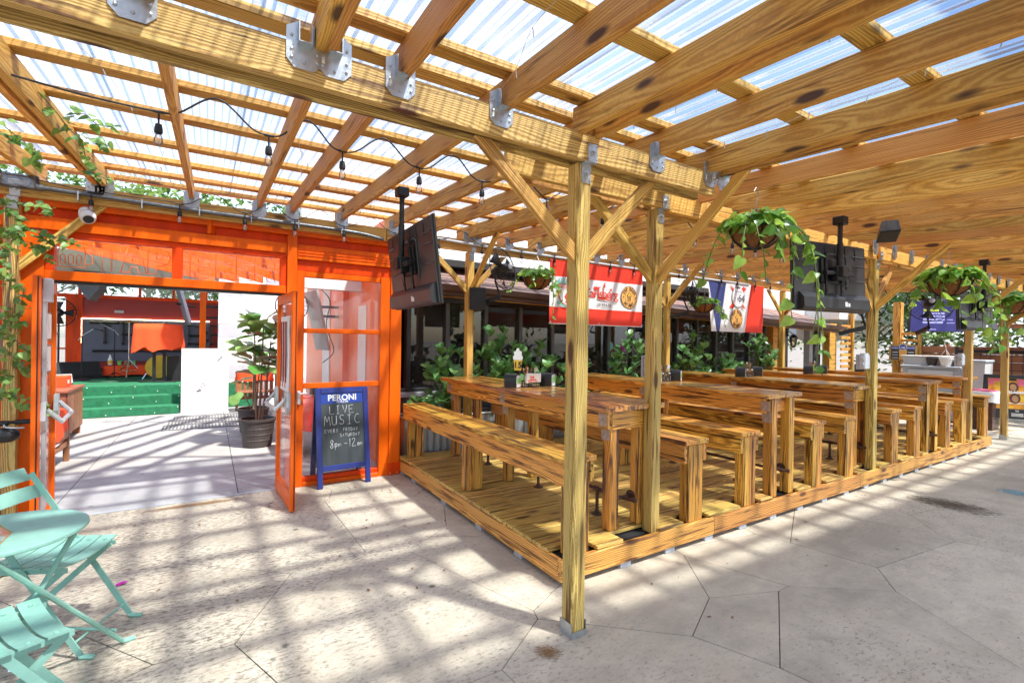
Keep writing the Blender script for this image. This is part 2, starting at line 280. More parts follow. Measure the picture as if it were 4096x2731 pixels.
M['leaf_tree'] = leafmat('tree_leaf', (.045, .12, .03), (.17, .28, .07), .5, .3)
M['stem'] = paint('green_stem', (.14, .2, .05), .6, 0, .2, 10)
M['ground'] = concrete('joint_mortar', (.22, .195, .165), (.05, .045, .04), .5)
M['slab'] = concrete('patio_slab', (.62, .535, .405), (.11, .095, .074), 1.0, 1.0, (.5, 1, 1), wear=.11)
M['yard'] = concrete('yard_slab', (.42, .405, .385), (.3, .26, .22), .3, .8, (.4, 1, 1), stain=.12)
M['grate'] = paint('grey_floor_grating', (.14, .145, .16), .6, .2, .15, 8)
M['orangeprint'] = paint('poster_orange', (.75, .33, .03), .6, 0, .3, 5)
M['pink'] = paint('poster_pink', (.75, .15, .25), .6, 0, .2, 6)
M['skin'] = paint('poster_brown', (.28, .14, .07), .6, 0, .3, 9)

def stainmat(name, col):
    m, nt, p, l = newmat(name); tc = nd(nt, 'TexCoord'); p.inputs['Base Color'].default_value = c4(col); p.inputs['Roughness'].default_value = .6
    ln = nd(nt, 'VectorMath', operation='LENGTH'); l.new(tc.outputs['Object'], ln.inputs[0])
    n = nd(nt, 'TexNoise', Scale=9.0, Detail=8.0, Roughness=.75); l.new(tc.outputs['Object'], n.inputs[0])
    a = nd(nt, 'Math', operation='MULTIPLY_ADD'); a.inputs[1].default_value = -.75; l.new(ln.outputs['Value'], a.inputs[0]); l.new(n.outputs[0], a.inputs[2])
    r = ramp(nt, [(.12, 0.0), (.42, .5)]); l.new(a.outputs[0], r.inputs[0]); t = nd(nt, 'BsdfTransparent'); mx = nd(nt, 'MixShader')
    l.new(r.outputs[0], mx.inputs[0]); l.new(t.outputs[0], mx.inputs[1]); l.new(p.outputs[0], mx.inputs[2]); l.new(mx.outputs[0], nt.nodes['Material Output'].inputs[0]); return m
M['stain'] = stainmat('wet_stain', (.11, .08, .05)); M['chalkblue'] = stainmat('blue_chalk', (.25, .48, .55)); M['ruststain'] = stainmat('rust_stain', (.33, .17, .06))
# ---------------------------------------------------------------- geometry helpers
class MB:
    def __init__(s): s.v, s.f, s.m, s.sm = [], [], [], False
    def add(s, vs, fs, mi=0):
        o = len(s.v); s.v += [tuple(p) for p in vs]; s.f += [tuple(i+o for i in f) for f in fs]; s.m += [mi]*len(fs); return s
    def box(s, x0, x1, y0, y1, z0, z1, mi=0):
        vs = [(x, y, z) for x in (x0, x1) for y in (y0, y1) for z in (z0, z1)]
        return s.add(vs, [(0, 1, 3, 2), (4, 6, 7, 5), (0, 4, 5, 1), (2, 3, 7, 6), (0, 2, 6, 4), (1, 5, 7, 3)], mi)
    def cbox(s, x0, x1, y0, y1, z0, z1, b=.003, mi=0):
        c = Vector(((x0+x1)/2, (y0+y1)/2, (z0+z1)/2)); h = ((x1-x0)/2, (y1-y0)/2, (z1-z0)/2); b = min(b, min(h)*.45)
        vs, idx = [], {}
        for sx in (-1, 1):
            for sy in (-1, 1):
                for sz in (-1, 1):
                    for a in range(3):
                        d = [h[0]-b, h[1]-b, h[2]-b]; d[a] = h[a]
                        idx[(sx, sy, sz, a)] = len(vs); vs.append((c.x+sx*d[0], c.y+sy*d[1], c.z+sz*d[2]))
        fs = []
        def q(l, n):
            p = [Vector(vs[i]) for i in l]
            if (p[1]-p[0]).cross(p[2]-p[0]).dot(Vector(n)) < 0: l = l[::-1]
            fs.append(tuple(l))
        for a in range(3):
            b1, b2 = [(1, 2), (0, 2), (0, 1)][a]
            for sg in (-1, 1):
                l = []
                for u, w in ((-1, -1), (1, -1), (1, 1), (-1, 1)):
                    k = [0, 0, 0]; k[a] = sg; k[b1] = u; k[b2] = w; l.append(idx[(*k, a)])
                n = [0, 0, 0]; n[a] = sg; q(l, n)
        for a in range(3):                      # edges along axis a
            b1, b2 = [(1, 2), (0, 2), (0, 1)][a]
            for u in (-1, 1):
                for w in (-1, 1):
                    k0 = [0, 0, 0]; k0[a] = -1; k0[b1] = u; k0[b2] = w; k1 = list(k0); k1[a] = 1
                    n = [0, 0, 0]; n[b1] = u; n[b2] = w
                    q([idx[(*k0, b1)], idx[(*k1, b1)], idx[(*k1, b2)], idx[(*k0, b2)]], n)
        for sx in (-1, 1):
            for sy in (-1, 1):
                for sz in (-1, 1): q([idx[(sx, sy, sz, a)] for a in range(3)], (sx, sy, sz))
        return s.add(vs, fs, mi)
    def bar(s, p0, p1, w, h, upv=(0, 0, 1), mi=0):
        p0, p1 = Vector(p0), Vector(p1); d = (p1-p0).normalized(); u = Vector(upv)
        sd = d.cross(u)
        if sd.length < 1e-4: sd = d.cross(Vector((1, 0, 0)))
        sd.normalize(); u = sd.cross(d)
        vs = [p+sd*a*w/2+u*b*h/2 for p in (p0, p1) for a in (-1, 1) for b in (-1, 1)]
        return s.add(vs, [(0, 1, 3, 2), (4, 6, 7, 5), (0, 4, 5, 1), (2, 3, 7, 6), (0, 2, 6, 4), (1, 5, 7, 3)], mi)
    def tube(s, pts, r, n=8, mi=0, cap=True, r1=None):
        pts = [Vector(p) for p in pts]; L = len(pts); vs = []
        t0 = (pts[1]-pts[0]).normalized(); a = t0.cross(Vector((0, 0, 1)))
        if a.length < 1e-3: a = t0.cross(Vector((1, 0, 0)))
        a.normalize()
        for i, p in enumerate(pts):
            t = (pts[min(i+1, L-1)]-pts[max(i-1, 0)])
            t = t.normalized() if t.length > 1e-9 else t0
            a = (a-t*a.dot(t))
            a = a.normalized() if a.length > 1e-6 else t.orthogonal().normalized()
            b = t.cross(a); rr = r if r1 is None else r+(r1-r)*i/(L-1)
            vs += [p+(a*math.cos(k*2*math.pi/n)+b*math.sin(k*2*math.pi/n))*rr for k in range(n)]
        fs = [(i*n+k, i*n+(k+1) % n, (i+1)*n+(k+1) % n, (i+1)*n+k) for i in range(L-1) for k in range(n)]
        if cap: fs += [tuple(range(n))[::-1], tuple(range((L-1)*n, L*n))]
        return s.add(vs, fs, mi)
    def lathe(s, prof, n=20, c=(0, 0, 0), mi=0, axis='z'):
        vs = []
        for r, z in prof:
            for k in range(n):
                a = k*2*math.pi/n; x, y = r*math.cos(a), r*math.sin(a)
                vs.append((c[0]+x, c[1]+y, c[2]+z) if axis == 'z' else ((c[0]+x, c[1]-z, c[2]+y) if axis == 'y' else (c[0]+z, c[1]+x, c[2]+y)))
        L = len(prof)
        fs = [(i*n+k, i*n+(k+1) % n, (i+1)*n+(k+1) % n, (i+1)*n+k) for i in range(L-1) for k in range(n)]
        if prof[0][0] > 1e-5: fs.append(tuple(range(n))[::-1])
        if prof[-1][0] > 1e-5: fs.append(tuple(range((L-1)*n, L*n)))
        return s.add(vs, fs, mi)
    def prism(s, poly, z0, z1, plane='xy', mi=0):
        n = len(poly)
        def P(u, w, t): return (u, w, t) if plane == 'xy' else ((u, t, w) if plane == 'xz' else (t, u, w))
        vs = [P(u, w, z0) for u, w in poly]+[P(u, w, z1) for u, w in poly]
        return s.add(vs, [tuple(range(n))[::-1], tuple(range(n, 2*n))]+[(i, (i+1) % n, n+(i+1) % n, n+i) for i in range(n)], mi)
    def mesh(s, name, mats, smooth=False):
        me = bpy.data.meshes.new(name); me.from_pydata(s.v, [], s.f)
        for m in (mats if isinstance(mats, (list, tuple)) else [mats]): me.materials.append(M[m] if isinstance(m, str) else m)
        if any(s.m): me.polygons.foreach_set('material_index', s.m)
        if smooth: me.polygons.foreach_set('use_smooth', [True]*len(me.polygons))
        me.update(); bm = bmesh.new(); bm.from_mesh(me); bmesh.ops.recalc_face_normals(bm, faces=bm.faces); bm.to_mesh(me); bm.free()
        return me
    def obj(s, name, mats, parent=None, loc=None, smooth=False, **tags):
        return place(name, s.mesh(name, mats, smooth), parent, loc, **tags)
def tag(o, label=None, cat=None, group=None, kind=None):
    if label: o['label'] = label
    if cat: o['category'] = cat
    if group: o['group'] = group
    if kind: o['kind'] = kind
    return o
def place(name, data, parent=None, loc=None, mtx=None, **tags):
    o = bpy.data.objects.new(name, data); COL.objects.link(o)
    if parent is not None: o.parent = parent
    if mtx is not None: o.matrix_basis = mtx
    if loc is not None: o.location = loc
    return tag(o, **tags)
def thing(name, loc=(0, 0, 0), rotz=0, **tags):
    o = place(name, None, None, loc, **tags); o.empty_display_size = .1
    if rotz: o.rotation_euler = (0, 0, rotz)
    return o
_cache = {}
def frame(p0, p1, upv=(0, 0, 1)):
    p0, p1 = Vector(p0), Vector(p1); d = (p1-p0).normalized(); u = Vector(upv); y = u.cross(d)
    if y.length < 1e-4: y = Vector((0, 1, 0)).cross(d) if abs(d.y) < .9 else Vector((1, 0, 0)).cross(d)
    y.normalize(); z = d.cross(y); c = (p0+p1)/2
    return Matrix(((d.x, y.x, z.x, c.x), (d.y, y.y, z.y, c.y), (d.z, y.z, z.z, c.z), (0, 0, 0, 1)))
def board(name, p0, p1, w, h, mat, parent, upv=(0, 0, 1), b=.004, **tags):
    L = (Vector(p1)-Vector(p0)).length; k = (round(L, 4), round(w, 4), round(h, 4), mat, b)
    if k not in _cache: _cache[k] = MB().cbox(-L/2, L/2, -w/2, w/2, -h/2, h/2, b).mesh(name, mat)
    return place(name, _cache[k], parent, mtx=frame(p0, p1, upv), **tags)
def shared(key, fn):
    if key not in _cache: _cache[key] = fn()
    return _cache[key]
def text_mesh(s, size, mat, extrude=.0012, bold=0.0, spacing=1.0, align='CENTER'):
    cu = bpy.data.curves.new('lettering', 'FONT'); cu.body = s; cu.size = size; cu.extrude = extrude; cu.offset = bold
    cu.align_x = align; cu.align_y = 'CENTER'; cu.space_character = spacing; cu.resolution_u = 3
    o = bpy.data.objects.new('lettering', cu); COL.objects.link(o)
    dg = bpy.context.evaluated_depsgraph_get(); me = bpy.data.meshes.new_from_object(o.evaluated_get(dg))
    bpy.data.objects.remove(o); me.materials.clear(); me.materials.append(M[mat]); return me
def text(name, s, size, mat, parent, mtx, **kw): return place(name, text_mesh(s, size, mat, **kw), parent, mtx=mtx)
def face_m(o, xa, ya):      # matrix with local x->xa, y->ya at origin o
    xa, ya = Vector(xa).normalized(), Vector(ya).normalized(); za = xa.cross(ya); o = Vector(o)
    return Matrix(((xa.x, ya.x, za.x, o.x), (xa.y, ya.y, za.y, o.y), (xa.z, ya.z, za.z, o.z), (0, 0, 0, 1)))
def strokes(name, polys, r, mat, parent, mtx, n=5):
    b = MB()
    for p in polys: b.tube([(x, y, 0) for x, y in p], r, n)
    return place(name, b.mesh(name, mat, True), parent, mtx=mtx)
def circ(cx, cy, r, n=24, ry=None): return [(cx+r*math.cos(i*2*math.pi/n), cy+(ry or r)*math.sin(i*2*math.pi/n)) for i in range(n)]
def spl(pts, k=6):          # catmull-rom
    P = [Vector(p) for p in pts]; P = [P[0]*2-P[1]]+P+[P[-1]*2-P[-2]]; out = []
    for i in range(1, len(P)-2):
        for j in range(k):
            t = j/k; a, b, c, d = P[i-1], P[i], P[i+1], P[i+2]
            out.append(.5*((2*b)+(c-a)*t+(2*a-5*b+4*c-d)*t*t+(3*b-a-3*c+d)*t**3))
    return out+[P[-2]]
def leaf_mesh(key, mat, outline, fold=.12, droop=.2):
    # outline: list of (t along, half width); folded along the midrib
    def mk():
        b = MB(); vs = []; n = len(outline)
        for t, w in outline:
            z = -droop*t*t
            vs += [(t, 0, z), (t, w, z+fold*w*2), (t, -w, z+fold*w*2)]
        fs = []
        for i in range(n-1):
            a, c = i*3, (i+1)*3
            fs += [(a, c, c+1, a+1), (a, a+2, c+2, c)]
        b.add(vs, fs)
        me = bpy.data.meshes.new('leaf'); me.from_pydata(b.v, [], b.f); me.materials.append(M[mat]); me.polygons.foreach_set('use_smooth', [True]*len(me.polygons)); me.update(); return me
    return shared(('leaf', key), mk)
HEART = [(0, .02), (.02, .26), (.2, .40), (.45, .36), (.7, .22), (.9, .08), (1, .0)]
OVAL = [(0, .03), (.12, .10), (.35, .22), (.62, .29), (.85, .22), (.97, .08), (1, .0)]
FIDDLE = [(0, .05), (.08, .17), (.25, .24), (.42, .23), (.62, .36), (.82, .36), (.95, .18), (1, .0)]
def leaf_mtx(p, d, up_, s):
    d = Vector(d).normalized(); u = Vector(up_); y = u.cross(d)
    if y.length < 1e-3: y = d.orthogonal()
    y.normalize(); z = d.cross(y); p = Vector(p)
    return Matrix(((d.x*s, y.x*s, z.x*s, p.x), (d.y*s, y.y*s, z.y*s, p.y), (d.z*s, y.z*s, z.z*s, p.z), (0, 0, 0, 1)))
def rv(a=1): return Vector((random.uniform(-a, a), random.uniform(-a, a), random.uniform(-a, a)))
def clip_poly(poly, nx, ny, d):
    out = []
    for i in range(len(poly)):
        a, b = poly[i], poly[(i+1) % len(poly)]; da = a[0]*nx+a[1]*ny-d; db = b[0]*nx+b[1]*ny-d
        if da <= 0: out.append(a)
        if (da < 0 < db) or (db < 0 < da):
            t = da/(da-db); out.append((a[0]+(b[0]-a[0])*t, a[1]+(b[1]-a[1])*t))
    return out
# ---------------------------------------------------------------- ground
g = MB().add([(-300, -300, -.016), (300, -300, -.016), (300, 300, -.016), (-300, 300, -.016)], [(0, 1, 2, 3)]).obj('ground', 'ground', kind='structure')
rs = random.Random(21)
def slab(poly, gap, z, mat, parent, name='slab'):
    cx = sum(p[0] for p in poly)/len(poly); cy = sum(p[1] for p in poly)/len(poly); q = poly
    for i in range(len(poly)):
        a, b = poly[i], poly[(i+1) % len(poly)]; nx, ny = b[1]-a[1], -(b[0]-a[0]); l = math.hypot(nx, ny)
        if l < 1e-6: continue
        nx /= l; ny /= l; d = a[0]*nx+a[1]*ny
        if cx*nx+cy*ny > d: nx, ny, d = -nx, -ny, -d
        q = clip_poly(q, nx, ny, d-gap)
        if len(q) < 3: return
    n = len(q); vs = [(x-cx, y-cy, z) for x, y in q]+[(x-cx, y-cy, -.03) for x, y in q]
    b = MB().add(vs, [tuple(range(n))]+[(i, n+i, n+(i+1) % n, (i+1) % n) for i in range(n)])
    b.obj(name, mat, parent, (cx, cy, 0))
def voronoi(x0, x1, y0, y1, cell, jit):
    seeds = []
    nx, ny = int((x1-x0)/cell)+1, int((y1-y0)/cell)+1
    for i in range(nx):
        for j in range(ny): seeds.append((x0+(i+.5+rs.uniform(-jit, jit))*cell, y0+(j+.5+rs.uniform(-jit, jit))*cell*1.05))
    seeds = [q for q in seeds if rs.random() > .22]
    for k, (sx, sy) in enumerate(seeds):
        poly = [(x0, y0), (x1, y0), (x1, y1), (x0, y1)]
        for k2, (tx, ty) in enumerate(seeds):
            if k2 == k or (tx-sx)**2+(ty-sy)**2 > (3.2*cell)**2: continue
            nx_, ny_ = tx-sx, ty-sy; poly = clip_poly(poly, nx_, ny_, (tx*tx+ty*ty-sx*sx-sy*sy)/2)
            if len(poly) < 3: break
        if len(poly) >= 3: yield poly
for poly in voronoi(-3.2, 16.5, -.6, 5.44, .86, .85): slab(poly, .0026, rs.uniform(-.0016, .0008), 'slab', g)
for i in range(6):
    for j in range(6):
        x0, y0 = -4.0+i*1.42, 5.45+j*1.42
        slab([(x0, y0), (x0+1.42, y0), (x0+1.42, y0+1.42), (x0, y0+1.42)], .004, .0015, 'yard', g)
slab([(-4, 13.97), (6, 13.97), (6, 20), (-4, 20)], .004, .0, 'yard', g)

# ---------------------------------------------------------------- pergola
PG = thing('pergola', (1.66, 2.0, 0), label='timber pergola with clear corrugated roof over the deck and walkway', cat='pergola')
PO = Vector((1.66, 2.0, 0))
def pg(p): return Vector(p)-PO
def zr(y): return 2.52+.0535*y         # underside of the rafters
def pboard(name, p0, p1, w, h, mat='rafter', upv=(0, 0, 1), b=.004): return board(name, pg(p0), pg(p1), w, h, mat, PG, upv, b)
PW = .089
def post(x, y, z0, z1, mat='treated', base=True):
    o = pboard('post', (x, y, z0+.012), (x, y, z1), PW, PW, mat, upv=(0, 1, 0), b=.006)
    if base:
        b = MB(); w = PW/2+.004
        b.box(-w, w, -w, w, .0, .012); b.box(w-.001, w+.003, -w, w*.9, .0, .075); b.box(-w-.003, -w+.001, -w, w, 0, .075); b.box(-w, w, -w-.003, -w+.001, 0, .03)
        for s_ in (-1, 1): b.lathe([(.006, 0), (.006, .006), (0, .007)], 8, (w+.003, s_*.022, .05), axis='x')
        b.obj('post_base', 'galv', PG, pg((x, y, z0)))
    return o
post(1.665, 2.0, 0, 2.49)
for x in (2.78, 6.365, 9.55): post(x, 2.465, .15, 2.53, 'treated', False)
post(11.45, 2.49, 0, 2.55)
for x in (-1.335, 2.735, 6.37, 9.83): post(x, 5.375, 0, 2.64, 'treated' if x < 0 else 'brace', x < 0)
# beams: pairs of two-by-sixes
def beam(x0, x1, y, z0, mat='treated', h=.142): return pboard('beam', (x0, y, z0+h/2), (x1, y, z0+h/2), .038, h, mat)
beam(-3.6, 2.715, 1.944, 2.49); beam(-3.6, 2.70, 2.054, 2.492)
beam(1.45, 2.875, 2.414, 2.532, 'brace'); beam(1.45, 2.86, 2.52, 2.53, 'brace')
beam(2.9, 6.36, 2.45, 2.528, 'rafter'); beam(2.9, 6.36, 2.53, 2.524, 'brace')
beam(6.37, 9.54, 2.414, 2.522, 'rafter'); beam(6.37, 9.54, 2.52, 2.52, 'brace'); beam(9.55, 13.4, 2.43, 2.52, 'rafter')
beam(-3.6, 1.66, 5.335, 2.642, 'brace'); beam(1.665, 6.3, 5.335, 2.638, 'brace'); beam(6.305, 13.4, 5.335, 2.634, 'brace')
beam(-3.6, 13.4, 5.42, 2.655, 'rafter')
# rafters
RX = [-2.75, -2.2, -1.7, -1.24, -.86, -.80, -.185, .305, .365, .66, 1.15, 1.574, 1.715, 2.17, 2.645, 2.775, 3.24, 3.74, 4.25]
x = 4.75
while x < 13.4: RX.append(x); x += .49
RY0, RY1 = -1.4, 5.62
for x in RX:
    if x < -.9: y0 = RY0; y1 = RY1
    if x == 1.574: y1, y0 = 1.975, RY0
    elif x == .305: y1, y0 = 2.05, RY0
    elif x == 1.715: y1, y0 = RY1, 1.94
    else: y1, y0 = RY1, RY0
    dx = .03*(1-(y0-RY0)/7)
    pboard('rafter', (x-dx*.5, y0, zr(y0)+.07), (x+.035, y1, zr(y1)+.07), .038, .14, 'rafter')
pboard('rafter', (1.70, RY0, zr(RY0)+.07), (1.722, 1.93, zr(1.93)+.07), .038, .14, 'rafter')
# purlins laid flat across the rafters
for y in (-1.2, -.72, -.23, .30, .80, 1.33, 1.85, 2.08, 2.52, 3.0, 3.52, 4.15, 4.67, 5.18, 5.60):
    a = -3.6
    for e in (.72, 4.1, 7.6, 11.0, 13.5):
        pboard('purlin', (a, y+.045, zr(y)+.163), (e-.004, y+.045, zr(y)+.163), .089, .038, 'brace' if y < 2.3 else 'rafter'); a = e
# knee braces
def brace(p0, p1, mat='brace', w=.089, h=.038, upv=(0, 0, 1)): pboard('brace', p0, p1, w, h, mat, upv)
def mitre(p0, p1, mat='brace', ax=0):
    # brace with ends cut vertical / horizontal in its plane; thickness across
    p0, p1 = Vector(p0), Vector(p1); t = .038/2; d = .075
    s = 1 if (p1[ax] > p0[ax]) else -1
    L = Vector((p1[ax]-p0[ax], p1.z-p0.z)).length; c = d
    poly = [(0, 0), (0, c*1.25), (abs(p1[ax]-p0[ax])-c*.2, p1.z-p0.z), (abs(p1[ax]-p0[ax])+c*.9, p1.z-p0.z)]
    # local x along the grain
    ang = math.atan2(poly[2][1]-poly[1][1], poly[2][0]-poly[1][0]); ca, sa = math.cos(-ang), math.sin(-ang)
    q = [(u*ca-w*sa, u*sa+w*ca) for u, w in poly]
    me = MB().prism(q, -t, t, 'xz').mesh('brace', mat)
    xa = Vector((math.cos(ang)*s if ax == 0 else 0, math.cos(ang)*s if ax == 1 else 0, math.sin(ang)))
    za = Vector((-math.sin(ang)*s if ax == 0 else 0, -math.sin(ang)*s if ax == 1 else 0, math.cos(ang)))
    ya = za.cross(xa); o = pg(p0)
    place('brace', me, PG, mtx=Matrix(((xa.x, ya.x, za.x, o.x), (xa.y, ya.y, za.y, o.y), (xa.z, ya.z, za.z, o.z), (0, 0, 0, 1))))
mitre((1.62, 1.99, 1.97), (1.09, 1.99, 2.49), 'brace', 0); mitre((1.71, 1.99, 1.97), (2.16, 1.99, 2.49), 'brace', 0)
mitre((2.78, 2.42, 1.98), (2.78, 1.80, 2.61), 'brace', 1); mitre((2.735, 2.465, 1.99), (2.20, 2.465, 2.53), 'brace', 0); mitre((2.825, 2.49, 1.99), (3.36, 2.49, 2.53), 'brace', 0)
mitre((2.80, 2.51, 2.0), (2.80, 3.1, 2.66), 'brace', 1)
mitre((6.365, 2.42, 1.95), (6.365, 1.84, 2.6), 'brace', 1); mitre((6.32, 2.465, 1.95), (5.86, 2.465, 2.53), 'brace', 0); mitre((6.41, 2.465, 1.95), (6.85, 2.465, 2.52), 'brace', 0)
mitre((9.55, 2.42, 1.95), (9.55, 1.84, 2.6), 'brace', 1); mitre((9.595, 2.465, 1.95), (10.1, 2.465, 2.52), 'brace', 0)
mitre((11.405, 2.49, 1.93), (11.0, 2.49, 2.5), 'brace', 0); mitre((11.495, 2.49, 1.93), (11.95, 2.49, 2.5), 'brace', 0); mitre((11.45, 2.445, 1.93), (11.45, 1.9, 2.5), 'brace', 1)
for x in (2.735, 6.37, 9.83):
    mitre((x-.045, 5.375, 2.13), (x-.50, 5.375, 2.63), 'brace', 0); mitre((x+.045, 5.375, 2.13), (x+.45, 5.375, 2.63), 'brace', 0); mitre((x+.01, 5.33, 2.13), (x+.01, 4.75, 2.77), 'brace', 1)
mitre((-1.29, 5.36, 2.05), (-.82, 5.36, 2.64), 'brace', 0)
# joist hangers
def hanger_mesh():
    b = MB(); w = .062; t = .003
    # plate on the beam face (local y = out of beam towards viewer is -y), origin at rafter bottom centre
    b.prism([(-w, .0), (-w, -.055), (-w*.55, -.085), (w*.55, -.085), (w, -.055), (w, .0)], -.003, 0, 'xz')
    for s_ in (-1, 1):
        b.prism([(s_*.022, 0), (s_*w, 0), (s_*w, .06), (s_*.022, .085)], -.003, 0, 'xz')
        b.prism([(-.035, 0), (.0, 0), (0, .085), (-.035, .072)], s_*.0205, s_*.0235, 'yz')
        for z in (-.02, -.05, .03): b.lathe([(.0055, 0), (.0055, .004), (0, .006)], 8, (s_*.044, -.003, z), axis='y')
    b.lathe([(.0055, 0), (.0055, .004), (0, .006)], 8, (0, -.003, -.06), axis='y')
    b.box(-.022, .022, -.04, 0, -.003, 0)
    return b.mesh('joist_hanger', 'galv')
HM = shared('hanger', hanger_mesh)
LBL = MB().box(-.047, -.036, -.0045, -.0032, -.042, -.012)
def hanger(x, y, z, rot=0):
    h = place('joist_hanger', HM, PG, mtx=Matrix.Translation(pg((x, y, z)))@Matrix.Rotation(rot, 4, 'Z'))
    place('price_tag', shared('hlab', lambda: LBL.mesh('price_tag', 'paper')), h)
for x in (-.215, .285, .392, .65, 1.13, 2.178, 2.664, 2.80): hanger(x, 1.923, zr(1.923)-.002)
for x in RX:
    if x in (.305, 1.574) or x < -1.3: continue
    if x > -.9: hanger(x+.033, 5.314, zr(5.314)-.002)
    if x > 6: hanger(x+.015, 2.393, zr(2.393)-.002)
# Z-shaped post to beam plates
def zplate(x, y0, y1, z, s=1.0):
    b = MB(); w = .032*s
    b.cbox(-w+.018, w+.018, y0-.004, y0, .0, .095*s, .003); b.cbox(-w, w+.018, y0, y1, -.004, 0, .001); b.cbox(-w, w, y1-.004, y1, -.105*s, -.004, .003)
    for (px, py, pz) in ((.018, y0-.004, .05*s), (0, y1-.004, -.055*s)):
        b.lathe([(.016, 0), (.016, .003), (.009, .004), (.009, .016), (0, .017)], 12, (px, py, pz), axis='y')
        for a in (-1, 1):
            for c in (-1, 1): b.lathe([(.005, 0), (.004, .004), (0, .005)], 8, (px+a*.024*s, py, pz+c*.034*s), axis='y')
    b.obj('post_plate', 'galv', PG, pg((x, 0, z)))
zplate(1.672, 1.925, 1.955, 2.49); zplate(2.79, 2.395, 2.42, 2.532); zplate(6.375, 2.395, 2.42, 2.52); zplate(9.56, 2.395, 2.42, 2.52); zplate(2.74, 5.316, 5.33, 2.64); zplate(-1.33, 5.316, 5.33, 2.64)
# clear corrugated sheets
def sheet_mesh(L, wd):
    b = MB(); prof = []; p = .0765; n = int(round(wd/p)); hgt = .016
    for i in range(n):
        x0 = i*p-wd/2; prof += [(x0, 0), (x0+.030, 0), (x0+.040, hgt), (x0+.066, hgt)]
    prof.append((n*p-wd/2, 0)); k = len(prof); seg = 4; vs = []
    for j in range(seg+1):
        for (u, z) in prof: vs.append((u, -L/2+L*j/seg, z))
    fs = [(j*k+i, j*k+i+1, (j+1)*k+i+1, (j+1)*k+i) for j in range(seg) for i in range(k-1)]
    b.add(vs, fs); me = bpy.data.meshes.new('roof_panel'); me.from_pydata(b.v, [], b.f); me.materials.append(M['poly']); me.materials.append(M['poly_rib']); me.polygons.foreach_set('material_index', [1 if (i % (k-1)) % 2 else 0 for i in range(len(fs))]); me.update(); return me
slope = math.atan(.0535)
for row, (ya, yb) in enumerate(((-1.5, 1.98), (1.90, 5.72))):
    L = yb-ya; me = sheet_mesh(L, .688)
    x = -3.4; k = 0
    while x < 13.2:
        yc = (ya+yb)/2; mt = Matrix.Translation(pg((x, yc, zr(yc)+.186+.006*(k % 2)+.012*(1-row))))@Matrix.Rotation(slope, 4, 'X')
        place('roof_panel', me, PG, mtx=mt); x += .645; k += 1

# ---------------------------------------------------------------- deck
DX0, DX1, DY0, DY1, DZ = 1.88, 10.34, 2.38, 5.42, .172
DK = thing('timber_deck', (DX0, DY0, 0), label='low timber deck of yellow boards raised on small blocks', cat='deck')
do = Vector((DX0, DY0, 0))
a = DX0
for e in (3.42, 5.93, 8.1, DX1):
    board('rim_joist', Vector((a, DY0+.019, .105))-do, Vector((e-.003, DY0+.019, .105))-do, .038, .134, 'rim', DK); a = e
board('rim_joist', Vector((DX0+.019, DY0+.04, .105))-do, Vector((DX0+.019, DY1, .105))-do, .038, .134, 'rim', DK)
board('rim_joist', Vector((DX1-.019, DY0+.04, .105))-do, Vector((DX1-.019, DY1, .105))-do, .038, .134, 'rim', DK)
nb = 21; bw = (DY1-DY0)/nb
benchx = [(1.905, 2.18), (3.072, 3.354), (3.794, 4.069), (4.932, 5.209), (5.601, 5.873), (6.726, 7.0), (7.385, 7.642), (8.43, 8.715), (9.054, 9.322), (10.04, 10.30)]
cuts0 = sorted([(a-.01, b+.01) for a, b in benchx]+[(2.43, 2.79), (4.26, 4.69), (6.09, 6.42), (7.83, 8.26), (9.47, 9.85)])
for j in range(nb):
    y = DY0+bw*(j+.5)
    if j == 0:          # first board is notched round the legs standing on the rim
        a = DX0+.004
        for (c0, c1) in cuts0+[(DX1-.004, DX1)]:
            if c0-a > .06: board('deck_board', Vector((a, y+.008, DZ+.0145))-do, Vector((c0, y+.008, DZ+.0145))-do, bw-.006, .027, 'deck', DK)
            a = max(a, c1)
    else:
        a = DX0+.003; cut = [3.05+.6*(j % 3), 5.4+.5*((j+1) % 3), 7.9+.55*((j+2) % 3), DX1-.003]
        for e in cut:
            board('deck_board', Vector((a, y, DZ+.0135+random.uniform(0, .002)))-do, Vector((e-.003, y, DZ+.0135))-do, bw-.007, .027, 'deck', DK); a = e
for i in range(19):
    x = DX0+.12+i*.455
    for yy in ([DY0+.06] if i else [DY0+.06, 2.9, 3.5, 4.2, 5.0, 5.38]):
        MB().cbox(-.05, .05, -.05, .05, 0, .04, .003).box(.003, .006, -.0505, .0505, 0, .0402).obj('support_block', 'grayp', DK, Vector((x if yy < 2.5 else DX0+.06, yy, 0))-do)
MB().box(0, DX1-DX0-.1, 0, DY1-DY0-.1, 0, .1).obj('under_deck_shade', 'interior', DK, (.05, .08, .06))  # near-black box stands in for the shade seen between the boards
